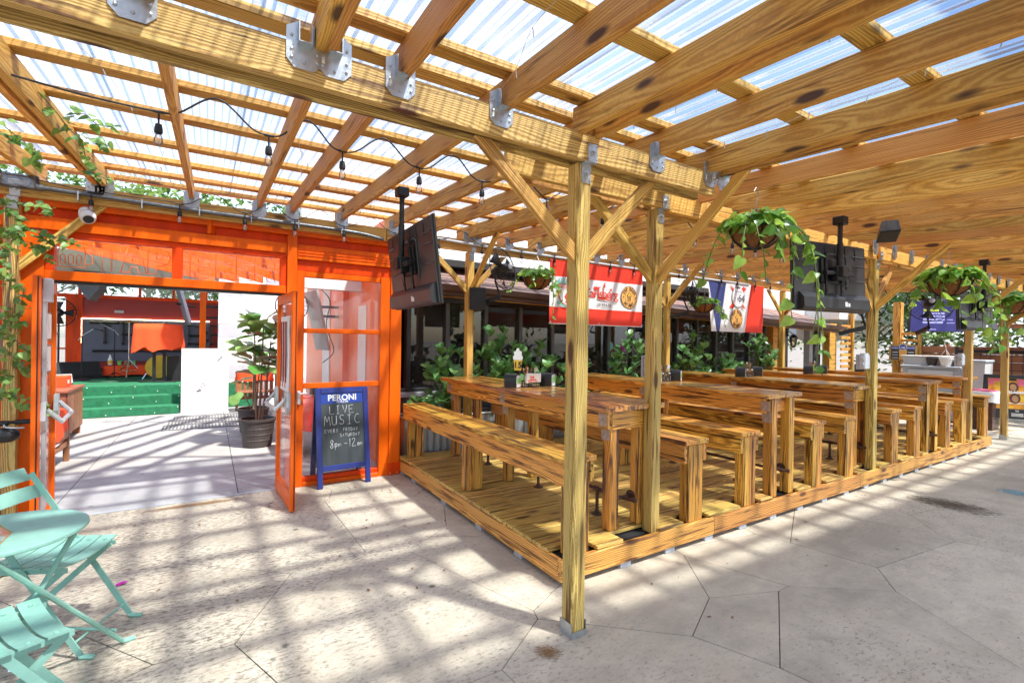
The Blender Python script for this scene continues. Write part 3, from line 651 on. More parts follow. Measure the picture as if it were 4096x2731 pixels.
# ---------------------------------------------------------------- benches
BY0, BY1, BZ = 2.405, 5.40, .806
bl = ['plank bench at the deck edge beside the orange storefront, nearest the corner post',
      'plank bench between the first table and the second table, on the side of the first',
      'plank bench between the first two tables, on the side of the second',
      'plank bench just beyond the second table', 'plank bench on the near side of the third table', 'plank bench just beyond the third table',
      'plank bench on the near side of the fourth table', 'plank bench just beyond the fourth table',
      'plank bench on the near side of the fifth table', 'plank bench at the far end of the deck beyond the last table']
def bench(x0, x1, label):
    t = thing('plank_bench', ((x0+x1)/2, BY0, DZ), label=label, cat='bench', group='plank benches on the deck')
    w = x1-x0; L = BY1-BY0; z = BZ-DZ; pw = w/2-.002
    for s in (-1, 1):
        board('seat_plank', (s*w/4, -.012, z-.019), (s*w/4, L, z-.019), pw, .038, 'bench', t, b=.005)
        board('rail', (s*(w/2-.021), .0 if s < 0 else .01, z-.108), (s*(w/2-.021), L-.01, z-.108), .036, .138, 'bench', t)
        for k, y in enumerate((.045, 1.50, L-.06)):
            zz = 0 if k == 0 else .028
            board('leg', (s*.0435, y, zz), (s*.0435, y, z-.04), .084, .086, 'bench', t, upv=(0, 1, 0), b=.005)
    return t
for (a, b), l in zip(benchx, bl): bench(a, b, l)
# ---------------------------------------------------------------- high tables
tabx = [(2.615, 2.45, 2.53), (4.475, 2.40, 2.42), (6.30, 2.45, 2.53), (8.045, 2.40, 2.42), (9.68, 2.45, 2.53)]
tl = ['first high plank table, nearest the corner post, with a paper packet in its caddy', 'second high plank table from the corner post', 'third high plank table, in the middle of the deck',
      'fourth high plank table from the corner post', 'fifth high plank table, at the far end of the deck']
TZ = 1.105
def plate_mesh():
    b = MB().cbox(-.004, 0, -.042, .042, -.045, .045, .002)
    b.lathe([(.013, 0), (.013, -.004), (.008, -.005), (.008, -.011), (0, -.012)], 10, (-.004, 0, 0), axis='x')
    for a in (-1, 1):
        for c in (-1, 1): b.lathe([(.005, 0), (.004, -.003), (0, -.004)], 6, (-.004, a*.03, c*.032), axis='x')
    return b.mesh('bracket_plate', 'rusty')
def table(cx, y0, ly, label):
    t = thing('high_table', (cx, y0, DZ), label=label, cat='table', group='high plank tables on the deck')
    L = 5.30-y0; z = TZ-DZ
    for i in range(4):
        x = (i-1.5)*.1425; e = 0
        if i == 0:      # outer plank has a rounded corner
            n = [(0, 0)]; r = .06; hw = .0695
            poly = [(-hw, r)]+[(-hw+r-r*math.cos(a), r-r*math.sin(a)) for a in (R_(22), R_(45), R_(68))]+[(-hw+r, 0), (hw, 0), (hw, L), (-hw, L)]
            q = [(v-L/2, -u) for u, v in poly]
            me = shared(('rp', round(L, 3)), lambda: MB().prism(q, -.019, .019, 'xy').mesh('tabletop_plank', 'tabletop'))
            place('tabletop_plank', me, t, mtx=frame((x, 0, z-.019), (x, L, z-.019)))
        else: board('tabletop_plank', (x, random.uniform(0, .006), z-.019), (x, L, z-.019), .139, .038, 'tabletop', t, b=.004)
    for s in (-1, 1):
        board('apron', (s*.205, .07, z-.109), (s*.205, L-.06, z-.109), .038, .138, 'bench', t)
    board('apron', (-.185, .085, z-.109), (.185, .085, z-.109), .038, .138, 'bench', t); board('apron', (-.185, L-.1, z-.109), (.185, L-.1, z-.109), .038, .138, 'bench', t)
    ys = (ly-y0+.043, 1.52, L-.14)
    for s in (-1, 1):
        for k, y in enumerate(ys):
            zz = (.0 if (k == 0 and ly < 2.5) else .029)
            lg = board('leg', (s*.142, y, zz), (s*.142, y, z-.04), .086, .086, 'bench', t, upv=(0, 1, 0), b=.005)
            if s < 0:
                for dz, dx in ((-.11, -.2245), (-.215, -.1855)):
                    place('bracket_plate', shared('plate', plate_mesh), t, loc=(dx, y+(.01 if dz < -.2 else 0), z+dz))
    b = MB(); zp = .225
    b.tube([(-.015, ys[0]+.02, zp), (-.015, L-.2, zp)], .0135, 10)
    for y in (2.85-y0, 3.65-y0, 4.6-y0):
        b.tube([(-.015, y, .03), (-.015, y, zp)], .0135, 10); b.lathe([(.045, .027), (.045, .034), (.02, .04), (.02, .055), (.0135, .06)], 14, (-.015, y, 0)); b.tube([(-.015, y-.03, zp), (-.015, y+.03, zp)], .019, 10)
    b.tube([(-.10, ys[0]+.03, zp), (.10, ys[0]+.03, zp)], .0135, 10); b.lathe([(.043, 0), (.043, -.008), (.02, -.012), (.02, -.03)], 14, (.10, ys[0]+.03, zp), axis='x')
    b.tube([(.0, ys[0]+.03, zp), (.03, ys[0]-.07, zp)], .0135, 10); b.tube([(.028, ys[0]-.065, zp), (.034, ys[0]-.085, zp)], .018, 10)
    b.obj('foot_rail', 'pipe', t, smooth=False)
for (cx, y0, ly), l in zip(tabx, tl): table(cx, y0, ly, l)
# ---------------------------------------------------------------- things on the tables
TT = ['first', 'second', 'third', 'fourth', 'fifth']
def dispenser_mesh():
    # side profile in yz: rounded top, slot face at +/-x
    prof = [(-.05, 0), (-.054, .06), (-.052, .10), (-.04, .122), (-.015, .13), (.015, .13), (.04, .122), (.052, .10), (.054, .06), (.05, 0)]
    return MB().prism(prof, -.062, .062, 'yz').mesh('housing', 'black')
def dispenser(cx, cy, ang, label):
    t = thing('napkin_dispenser', (cx, cy, TZ+.001), ang, label=label, cat='napkin dispenser', group='napkin dispensers on the high tables')
    place('housing', shared('disp', dispenser_mesh), t)
    def fp():
        b = MB(); b.prism([(-.046, .004), (-.049, .06), (-.047, .098), (-.036, .117), (.036, .117), (.047, .098), (.049, .06), (.046, .004)], .0622, .0665, 'yz')
        return b.mesh('faceplate', 'ltgray')
    f = place('faceplate', shared('dface', fp), t)
    place('green_label', shared('dgl', lambda: MB().prism([(-.036, .05), (-.036, .095), (0, .086), (.036, .10), (.036, .045), (.01, .035)], .0666, .0675, 'yz').mesh('green_label', 'greenprint')), f)
    place('napkin_stack', shared('dnap', lambda: MB().box(.0666, .0672, -.034, .034, .008, .032).mesh('napkin_stack', 'paper')), f)
def cutlery_mesh(mat, L, wide):
    def mk():
        b = MB().tube([(0, 0, 0), (0, 0, L*.7)], .0035, 6)
        if wide: b.prism(circ(0, L*.86, .017, 10, .03), -.0015, .0015, 'xz')
        else: b.prism([(-.009, L*.68), (.009, L*.68), (.011, L*.92), (.003, L), (-.008, L*.9)], -.001, .001, 'xz')
        return b.mesh('cutlery', mat)
    return shared(('cut', mat, wide), mk)
def caddy(cx, cy, k, packet=False):
    t = thing('cutlery_caddy', (cx, cy, TZ+.001), label='black wire caddy of cutlery and sauce jars on the %s high table' % TT[k], cat='caddy', group='cutlery caddies on the high tables')
    b = MB(); w, d = .085, .06
    for z in (.004, .03, .055):
        b.tube([(-w, -d, z), (w, -d, z), (w, d, z), (-w, d, z), (-w, -d, z)], .0028, 5)
    for i in range(7):
        x = -w+i*w/3; b.tube([(x, -d, .004), (x, -d, .055)], .002, 5); b.tube([(x, d, .004), (x, d, .055)], .002, 5)
    b.tube([(0, 0, .004), (0, 0, .16), (.0, .0, .161)], .003, 5); b.box(-w, w, -d, d, .0, .004)
    b.obj('wire_basket', 'blackmetal', t)
    for j in range(9):
        o = place('cutlery', cutlery_mesh('handle' if j % 3 else 'steel', random.uniform(.17, .21), j % 3 == 0), t)
        o.matrix_basis = Matrix.Translation((random.uniform(-.03, .05), random.uniform(-.02, .04), .012))@Matrix.Rotation(random.uniform(-.28, .28), 4, 'X')@Matrix.Rotation(random.uniform(-.3, .3), 4, 'Y')@Matrix.Rotation(random.uniform(0, 3), 4, 'Z')
    for j in (-1, 1):
        jr = place('jar', shared('jar', lambda: MB().lathe([(.022, 0), (.024, .01), (.024, .06), (.018, .07), (.018, .08)], 12).mesh('jar', 'glass', True)), t, loc=(j*.055, -.03, .005))
        place('lid', shared('jarlid', lambda: MB().lathe([(.020, .08), (.021, .082), (.021, .096), (.0, .099)], 12).mesh('lid', 'steel')), jr)
    if packet:
        pk = MB().prism([(-.085, 0), (.085, .004), (.082, .085), (-.08, .09)], -.012, .012, 'xz').obj('glove_packet', 'paper', t, (0, -.078, .045)); pk.rotation_euler = (.12, 0, 0)
        mt = face_m((-.02, -.0135, .055), (1, 0, 0), (0, 0, 1)); text('lettering', 'Poly', .03, 'redfab', pk, mt, bold=.0006)
        text('lettering', 'Gloves', .03, 'redfab', pk, face_m((-.01, -.0135, .03), (1, 0, 0), (0, 0, 1)), bold=.0006)
        strokes('red_swoosh', [[(-.07, .03), (-.05, .012), (0, .006), (.05, .014)]], .003, 'redfab', pk, face_m((0, -.0135, 0), (1, 0, 0), (0, 0, 1)))
def numsign(cx, cy, n, k):
    t = thing('table_number_sign', (cx, cy, TZ), label='beer-glass shaped number %s card on the %s high table' % (n, TT[k]), cat='table sign', group='table number cards')
    MB().tube([(0, 0, .005), (0, 0, .20)], .003, 6).lathe([(.03, 0), (.03, .005)], 12).obj('stand', 'blackmetal', t)
    MB().prism([(-.034, .15), (.034, .15), (.042, .26), (-.042, .26)], -.003, .003, 'xz').obj('beer_shape', 'yellow', t)
    MB().prism([(-.044, .255), (.044, .255), (.05, .28), (.036, .31), (.04, .335), (.014, .35), (.01, .375), (-.014, .37), (-.02, .345), (-.042, .335), (-.036, .305), (-.05, .285)], -.0045, .0045, 'xz').obj('foam_shape', 'paper', t)
    text('number', n, .085, 'black', t, face_m((0, -.0045, .203), (1, 0, 0), (0, 0, 1)), bold=.002)
    t.rotation_euler = (0, 0, R_(-35))
for k, (cx, y0, ly) in enumerate(tabx):
    yc = (3.90, 3.82, 3.92, 3.90, 3.88)[k]; ang = R_(-58)
    ex = (.215, .19, .215, .22, .2)[k]
    dispenser(cx-ex+.06, yc+.0, R_(-58), 'black napkin dispenser on the %s high table, on the camera-left side of its caddy' % TT[k])
    dispenser(cx+ex+.02 if k else cx+.25, yc-.01, R_(-58), 'black napkin dispenser on the %s high table, on the camera-right side of its caddy' % TT[k])
    caddy(cx+.04, yc+.02, k, k == 0)
numsign(2.62, 4.06, '15', 0); numsign(4.42, 3.98, '14', 1)
# ---------------------------------------------------------------- orange storefront
FY = 5.45
SF = thing('orange_storefront', (0, FY, 0), label='orange steel and glass storefront with an open double doorway', cat='storefront')
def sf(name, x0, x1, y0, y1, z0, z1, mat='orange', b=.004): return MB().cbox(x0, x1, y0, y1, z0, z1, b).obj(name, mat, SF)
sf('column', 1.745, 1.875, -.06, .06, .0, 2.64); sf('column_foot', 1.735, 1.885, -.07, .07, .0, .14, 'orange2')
for x in (1.76, 1.845): MB().lathe([(.009, 0), (.009, .006), (0, .009)], 8, (x, -.07, .025), axis='y').obj('anchor_bolt', 'rusty', SF)
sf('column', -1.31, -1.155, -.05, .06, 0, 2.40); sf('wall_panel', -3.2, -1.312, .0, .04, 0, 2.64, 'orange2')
for i in range(5): sf('panel_rib', -1.55-.3*i, -1.50-.3*i, -.012, -.001, 0, 2.4, 'orange2')
# header: stepped steel profile
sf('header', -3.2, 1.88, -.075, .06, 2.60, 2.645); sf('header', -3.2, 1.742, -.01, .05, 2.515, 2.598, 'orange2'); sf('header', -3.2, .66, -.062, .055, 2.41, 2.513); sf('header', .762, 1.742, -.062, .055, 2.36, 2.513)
sf('header', .762, 1.742, -.03, .05, 2.245, 2.358, 'orange2')
for i in range(3): sf('header_bead', .765, 1.74, -.068, -.0625, 2.40+.03*i, 2.404+.03*i, 'orange2', .001)
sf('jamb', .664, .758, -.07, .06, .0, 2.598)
# transom
sf('transom_rail', -1.155, .662, -.05, .05, 2.0, 2.078); sf('transom_rail', -1.155, .662, -.04, .045, 2.36, 2.408, 'orange2')
for a, b in ((-1.153, -1.098), (-.298, -.217), (.604, .662)): sf('transom_bar', a, b, -.045, .05, 2.079, 2.359, 'orange2')
for a, b in ((-1.1, -.296), (-.219, .606)): MB().box(a, b, .0, .006, 2.076, 2.362).obj('transom_pane', 'glass', SF)
sf('door_track', -1.15, .66, -.02, .03, 1.975, 1.999, 'black')
# fixed side light
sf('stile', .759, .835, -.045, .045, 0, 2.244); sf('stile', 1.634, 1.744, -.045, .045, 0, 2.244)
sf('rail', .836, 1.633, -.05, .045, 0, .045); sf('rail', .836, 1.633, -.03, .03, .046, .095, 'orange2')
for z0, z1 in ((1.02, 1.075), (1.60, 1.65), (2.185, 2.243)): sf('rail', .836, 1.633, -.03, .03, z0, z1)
for z0, z1 in ((.09, 1.022), (1.073, 1.602), (1.648, 2.187)): MB().box(.83, 1.64, .0, .006, z0, z1).obj('side_pane', 'glass', SF)
sf('threshold', -1.15, .664, -.02, .02, -.002, .006, 'grayp')
hl = MB().cbox(-.018, .018, -.03, 0, -.07, .07, .006).tube([(0, -.03, .045), (.0, -.05, .045), (.075, -.052, .045)], .009, 8).obj('lever_handle', 'hardware', SF, (.79, -.046, .93))
# door leaves, opened outwards; leaf local x from hinge to free edge, local y = face
def leaf(hx, ang, side, label, poster):
    Wd, Hh = .80, 1.965; fb = MB()
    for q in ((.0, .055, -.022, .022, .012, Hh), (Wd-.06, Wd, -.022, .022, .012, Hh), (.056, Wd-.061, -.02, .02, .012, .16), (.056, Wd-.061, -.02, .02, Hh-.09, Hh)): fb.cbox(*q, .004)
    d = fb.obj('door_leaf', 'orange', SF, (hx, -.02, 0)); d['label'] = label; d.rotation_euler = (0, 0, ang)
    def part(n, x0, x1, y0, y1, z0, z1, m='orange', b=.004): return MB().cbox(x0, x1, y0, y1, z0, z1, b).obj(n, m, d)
    MB().box(.05, Wd-.055, -.003, .003, .155, Hh-.085).obj('pane', 'glass', d)
    part('edge_strip', Wd+.0005, Wd+.003, .006, .014, .02, Hh-.01, 'blackmetal', .001)
    s = side
    b = MB()
    for x in (.09, Wd-.10):
        b.prism([(x-.055, .93), (x-.035, 1.06), (x+.035, 1.06), (x+.055, .93), (x+.03, .86), (x-.03, .86)], s*.022, s*.05, 'xz')
    b.tube([(.09, s*.05, 1.0), (.11, s*.13, .91), (Wd-.12, s*.13, .91), (Wd-.10, s*.05, 1.0)], .016, 8)
    b.obj('panic_bar', 'hardware', d)
    if poster is None:
        part('vertical_rod_cover', Wd-.13, Wd-.085, s*.023 if s > 0 else -.045, .045 if s > 0 else -.023, .02, 1.93, 'hardware')
        part('rod_latch', Wd-.14, Wd-.075, .023, .075, 1.78, 1.95, 'ltgray')
        for k, z in enumerate((1.25, 1.5)):
            part('framed_notice', .25, .55, .006, .016, z, z+.22, 'teak'); part('notice_paper', .265, .535, .0165, .018, z+.015, z+.205, 'paper')
    else:
        p = part('hanging_poster', .22, .60, s*.006 if s > 0 else -.02, .02 if s > 0 else -.006, 1.05, 1.75, 'paper')
        for k in range(9):
            u = .24+.04*k; MB().tube([(u, s*.022, 1.08+.05*(k % 3)), (u+.02, s*.023, 1.4), (u-.01, s*.022, 1.70)], .004, 5).obj('poster_mark', ('orange2', 'darkbrown', 'hardware')[k % 3], d)
        part('wall_plate', Wd-.13, Wd-.02, s*.023 if s > 0 else -.03, .03 if s > 0 else -.023, .90, 1.06, 'hardware')
leaf(.605, R_(-87.5), -1, 'right door leaf opened towards the patio', 1)
leaf(-1.10, R_(-85), 1, 'left door leaf opened towards the patio', None)
# ---------------------------------------------------------------- neon sign in the transom
NS = thing('neon_sign', (-.25, FY-.03, 2.09), label='orange tube lettering sign reading TAP BEER in the transom glass', cat='neon sign')
def glyph(c):
    G = {'T': [[(0, 1), (1, 1), (1, .68), (.68, .68), (.68, 0), (.32, 0), (.32, .68), (0, .68), (0, 1)]],
         'A': [[(0, 0), (.28, 1), (.72, 1), (1, 0), (.68, 0), (.62, .22), (.38, .22), (.32, 0), (0, 0)], [(.42, .45), (.5, .72), (.58, .45), (.42, .45)]],
         'P': [[(0, 0), (0, 1), (.6, 1), (.92, .86), (1, .66), (.92, .45), (.6, .34), (.38, .34), (.38, 0), (0, 0)], [(.38, .58), (.38, .76), (.56, .74), (.62, .67), (.56, .6), (.38, .58)]],
         'B': [[(0, 0), (0, 1), (.65, 1), (.93, .84), (.93, .66), (.78, .54), (.98, .4), (1, .2), (.75, 0), (0, 0)], [(.36, .62), (.36, .76), (.55, .75), (.58, .68), (.36, .62)], [(.36, .24), (.36, .4), (.58, .4), (.62, .3), (.36, .24)]],
         'E': [[(0, 0), (0, 1), (.95, 1), (.95, .72), (.45, .72), (.45, .62), (.85, .62), (.85, .38), (.45, .38), (.45, .28), (1, .28), (1, 0), (0, 0)]],
         'R': [[(0, 0), (0, 1), (.65, 1), (.95, .84), (.95, .55), (.75, .42), (1, 0), (.65, 0), (.42, .36), (.36, .36), (.36, 0), (0, 0)], [(.36, .6), (.36, .76), (.58, .74), (.62, .67), (.36, .6)]]}
    return G[c]
for c, x, w in (('T', -.85, .18), ('A', -.665, .18), ('P', -.475, .165), ('B', -.16, .18), ('E', .045, .15), ('E', .215, .14), ('R', .375, .185)):
    strokes('letter', [[(x+.25+u*w, .015+v*.235) for u, v in g_] for g_ in glyph(c)], .0036, 'tomato', NS, face_m((0, 0, 0), (1, 0, 0), (0, 0, 1)), 6)
mug = [[(-.82, .03), (-.82, .16), (-.80, .2), (-.76, .19), (-.72, .22), (-.68, .19), (-.655, .2), (-.65, .16), (-.65, .03), (-.82, .03)], [(-.65, .15), (-.61, .14), (-.60, .07), (-.65, .05)]]
mug += [[(x, .06), (x, .12), (x+.015, .135), (x+.03, .12), (x+.03, .06), (x+.015, .05), (x, .06)] for x in (-.805, -.755, -.705)]
strokes('mug_outline', [[(x*1.02+.25-.24, y) for x, y in p] for p in mug], .0036, 'tomato', NS, face_m((0, 0, 0), (1, 0, 0), (0, 0, 1)), 6)
# ---------------------------------------------------------------- chalkboard sign
AF = thing('chalkboard_sign', (1.23, 5.24, 0), R_(3), label='blue framed A-frame chalkboard announcing live music beside the open door', cat='chalkboard')
lean = Matrix.Rotation(R_(-9), 4, 'X')
def af(name, x0, x1, y0, y1, z0, z1, mat, par=None, b=.003):
    o = MB().cbox(x0, x1, y0, y1, z0, z1, b).obj(name, mat, par or FR); return o
FR = MB().cbox(-.275, -.222, -.014, .014, 0, 1.03).cbox(.222, .275, -.014, .014, 0, 1.03).cbox(-.2205, .2205, -.0155, .0155, .975, 1.032).cbox(-.2215, .2215, -.0125, .0125, .17, .225).obj('front_frame', 'blue', AF)
FR.matrix_basis = lean
brd = af('board', -.222, .222, -.004, .004, .22, .98, 'chalkboard'); af('printed_band', -.221, .221, -.0058, -.0042, .865, .974, 'print_blue')
BK = MB().cbox(-.275, -.222, -.014, .014, 0, 1.02).cbox(.222, .275, -.014, .014, 0, 1.02).cbox(-.2205, .2205, -.0125, .0125, .15, .2).obj('back_frame', 'blue', AF)
BK.matrix_basis = Matrix.Translation((0, .345, 0))@Matrix.Rotation(R_(9), 4, 'X')
MB().cbox(-.22, .22, -.004, .004, .2, 1.0, .002).obj('board', 'chalkboard', BK)
def onb(x, z, d=.0062): return face_m((x, -d, z), (1, 0, 0), (0, 0, 1))
text('lettering', 'PERONI', .088, 'paper', FR, onb(0, .922), bold=.0022, extrude=.0008); text('lettering', 'ITALIA', .034, 'paper', FR, onb(.0, .880), bold=.0008, spacing=1.25, extrude=.0008)
H_ = {'L': [[(0, 1), (.05, 0), (.75, .02)]], 'I': [[(.3, 1), (.3, 0)], [(.05, 1), (.55, 1)], [(.05, 0), (.55, .02)]], 'V': [[(0, 1), (.4, 0), (.75, 1)]], 'E': [[(.7, 1), (0, .97), (0, 0), (.75, .03)], [(0, .5), (.55, .52)]],
      'M': [[(0, 0), (.12, 1), (.4, .35), (.68, .95), (.85, -.05)]], 'U': [[(0, 1), (.05, .2), (.3, 0), (.6, .2), (.65, 1)], [(.65, 1), (.7, 0)]], 'S': [[(.65, .9), (.35, 1), (.08, .8), (.2, .55), (.55, .4), (.62, .15), (.35, 0), (0, .1)]], 'C': [[(.7, .9), (.35, 1), (.05, .6), (.1, .2), (.4, 0), (.75, .1)]],
      'R': [[(0, 0), (.03, 1), (.5, .9), (.45, .55), (.05, .5), (.6, 0)]], 'Y': [[(0, 1), (.33, .5), (.65, 1)], [(.33, .5), (.2, 0)]], 'F': [[(.65, 1), (.05, .97), (0, 0)], [(0, .5), (.5, .55)]], 'D': [[(0, 0), (.03, 1), (.5, .8), (.6, .4), (.4, .05), (0, 0)]],
      'A': [[(0, 0), (.3, 1), (.62, 0)], [(.1, .35), (.5, .4)]], 'T': [[(0, 1), (.7, 1)], [(.35, 1), (.33, 0)]], '8': [[(.35, .5), (.1, .75), (.3, 1), (.52, .8), (.35, .5), (.08, .22), (.25, 0), (.5, .2), (.35, .5)]], '-': [[(0, .5), (.55, .53)]],
      '1': [[(.3, 1), (.28, 0)]], '2': [[(.05, .8), (.3, 1), (.55, .8), (.05, .02), (.7, .05)]], 'p': [[(0, .55), (.05, -.4)], [(.03, .45), (.3, .58), (.45, .3), (.25, .08), (.05, .15)]], 'm': [[(0, 0), (.03, .5)], [(.03, .38), (.2, .52), (.28, .05)], [(.28, .38), (.48, .52), (.58, .05)]],
      'a': [[(.45, .48), (.15, .5), (.02, .2), (.2, .02), (.42, .3), (.46, .5), (.5, .02)]]}
def hand(s, x, z, h, adv, r=.0021):
    P = []
    for c in s:
        if c != ' ':
            jx, jz = random.uniform(-.03, .03)*h, random.uniform(-.03, .03)*h
            for pl in H_[c]:
                q = [Vector((x+u*h*.72+jx, z+v*h+jz, 0)) for u, v in pl]
                P.append([(p.x, p.y) for p in (spl(q, 4) if c in 'SCU82pmaDRLM' and len(q) > 3 else q)])
        x += adv*h
    strokes('chalk_lettering', P, r, 'chalk', FR, onb(0, 0, .005), 5)
hand('LIVE', -.135, .755, .085, .80); hand('MUSIC', -.19, .64, .098, .80); hand('EVERY', -.19, .56, .034, .86, .0016); hand('FRIDAY', -.0, .565, .034, .80, .0016); hand('SATURDAY', -.035, .508, .034, .80, .0016)
hand('8', -.14, .40, .085, 1, .0019); hand('pm', -.09, .405, .07, .5, .0019); hand('-', .005, .40, .075, 1, .0019); hand('12', .05, .40, .085, .42, .0019); hand('am', .145, .40, .06, .5, .0019)
# ---------------------------------------------------------------- televisions on ceiling poles
def tv(name, c, ang, tilt, poleTop, label, w=1.0, h=.60):
    # local: x along the width, back faces -y, screen +y, origin at pole top
    t = thing('television', poleTop, label=label, cat='television', group='televisions hung from the pergola')
    o = Vector(c)-Vector(poleTop)
    mt = Matrix.Translation(o)@Matrix.Rotation(ang, 4, 'Z')@Matrix.Rotation(tilt, 4, 'X')
    b = MB(); b.cbox(-w/2, w/2, .012, .03, -h/2, h/2, .004)
    b.prism([(-w/2+.01, -h/2+.01), (w/2-.01, -h/2+.01), (w/2-.01, h/2-.01), (-w/2+.01, h/2-.01)], -.002, .013, 'xz')
    body = place('casing', b.mesh('casing', 'tvback'), t, mtx=mt)
    MB().box(-w/2+.012, w/2-.012, .0302, .0315, -h/2+.012, h/2-.012).obj('screen', 'black', body)
    e = MB(); e.prism([(-.042, -h/2+.012), (-.055, -h/2+.03), (-.05, -h/2+.11), (-.02, -h/2+.15), (.0, -h/2+.16), (.0, -h/2+.008)], -w/2+.06, w/2-.03, 'yz'); e.obj('electronics_housing', 'tvback', body)
    r = MB()
    for zz in (-.02, .12, .2):
        for s in (-1, 1): r.tube([(s*(w/2-.03), -.003, zz), (s*(w/2-.16), -.006, zz), (s*(w/2-.19), -.003, zz)], .006, 6)
    for k in range(6):
        xx = -w*.36+k*w*.14; r.tube([(xx, -.003, h/2-.03), (xx, -.006, h/2-.10), (xx, -.003, h/2-.13)], .005, 6)
    r.obj('casing_ribs', 'tvback', body)
    rc = MB(); rc.tube([(-.20, -.004, -.1), (-.20, -.004, .18), (-.17, -.004, .2), (.17, -.004, .2), (.2, -.004, .18), (.2, -.004, -.1)], .008, 6); rc.obj('recess_rim', 'ltgray' if False else 'tvback', body)
    m = MB(); m.cbox(-.15, .15, -.022, -.004, -.06, .15, .003)
    for s in (-1, 1): m.cbox(s*.10-.014, s*.10+.014, -.036, -.022, -.17, .21, .003)
    m.cbox(-.06, .06, -.10, -.036, -.04, .08, .006); m.lathe([(.02, -.18), (.02, .18)], 10, (0, -.07, .02), axis='x')
    for s in (-1, 1):
        for q in (-.12, .0, .14): m.lathe([(.008, 0), (.008, .005), (0, .006)], 8, (s*.10, -.036, q), axis='y')
    m.obj('mount_bracket', 'blackmetal', body)
    MB().box(.1, .135, -.056, -.0551, -h/2+.045, -h/2+.085).box(.14, .165, -.056, -.0551, -h/2+.045, -h/2+.075).obj('rating_label', 'paper', body)
    cb = spl([(.12, -.04, .05), (.16, -.06, -.02), (.1, -.07, -.08), (.02, -.05, -.06)], 5); MB().tube(cb, .004, 5).obj('signal_cable', 'cable', body)
    # pole, in thing space
    pb = mt@Vector((0, -.075, .02)); top = Vector((pb.x, pb.y, 0))
    p = MB(); p.tube([top, (pb.x, pb.y, pb.z*.45)], .019, 14); p.tube([(pb.x, pb.y, pb.z*.45), (pb.x, pb.y, pb.z+.06)], .024, 14); p.obj('pole', 'blackmetal', t, smooth=False)
    MB().cbox(pb.x-.05, pb.x+.05, pb.y-.05, pb.y+.05, pb.z-.03, pb.z+.06, .004).obj('pole_clamp', 'blackmetal', t)
    MB().cbox(pb.x-.045, pb.x+.045, pb.y-.045, pb.y+.045, -.05, .02, .006).obj('ceiling_plate', 'blackmetal', t)
    return t
tv('tv', (1.34, 3.66, 2.115), R_(-91.5), R_(7), (1.15, 3.57, zr(3.57)+.0), 'black television seen from behind, hanging near the orange storefront, tilted', 1.06, .63)
tv('tv', (4.56, 2.08, 2.14), R_(-9), R_(-2), (4.60, 2.0, zr(2.0)), 'black television seen from behind, hanging over the deck front beside the large foreground basket', .95, .60)
tv('tv', (8.2, 2.05, 2.05), R_(-4), R_(-2), (8.3, 2.0, zr(2.0)), 'black television seen from behind, hanging at the far end behind the leafy basket', 1.0, .58)
# lit television facing the camera
L4 = thing('television', (12.75, 3.8, 2.75), label='lit television showing a blue score table at the far end of the pergola', cat='television')
mt = Matrix.Translation((0, 0, -.565))@Matrix.Rotation(R_(148), 4, 'Z')@Matrix.Rotation(R_(-4), 4, 'X')
bd = place('casing', MB().cbox(-.56, .56, -.03, .03, -.32, .32, .005).mesh('casing', 'tvback'), L4, mtx=mt)
MB().box(-.547, .547, .0305, .032, -.307, .307).obj('screen', 'screen_b', bd)
def onscr(x0, x1, z0, z1, m, n='score_row'): MB().box(-x1, -x0, .0322, .033, z0, z1).obj(n, m, bd)
onscr(-.30, .02, .10, .145, 'screen_y')
for i in range(4): onscr(-.30, .15 if i < 3 else .12, .04-.062*i, .082-.062*i, 'screen_l')
def scrtext(s, x, z, size, mat='screen_l', al='LEFT'): text('score_text', s, size, mat, bd, face_m((-x, .0335, z), (-1, 0, 0), (0, 0, 1)), bold=.0008, align=al)
scrtext('SERIES', -.29, .245, .07, 'paper'); scrtext('STANLEY CUP', -.29, .205, .035); scrtext('PANT', -.17, .165, .05, 'paper'); scrtext('GO', .42, .165, .05, 'paper')
for i, s in enumerate(('4', '33.0', '0/7', '11.0')): scrtext(s, -.06, .06-.062*i, .032, 'screen_b')
scrtext('POWER', .2, -.07, .035); scrtext('BLOCKS/G', .2, -.135, .035); scrtext('PIM  COMMERCIAL', -.3, -.27, .035)
MB().cbox(-.07, .07, -.08, -.03, -.05, .05, .004).tube([(0, -.06, 0), (0, -.06, .6)], .02, 10).obj('mount_pole', 'blackmetal', bd)
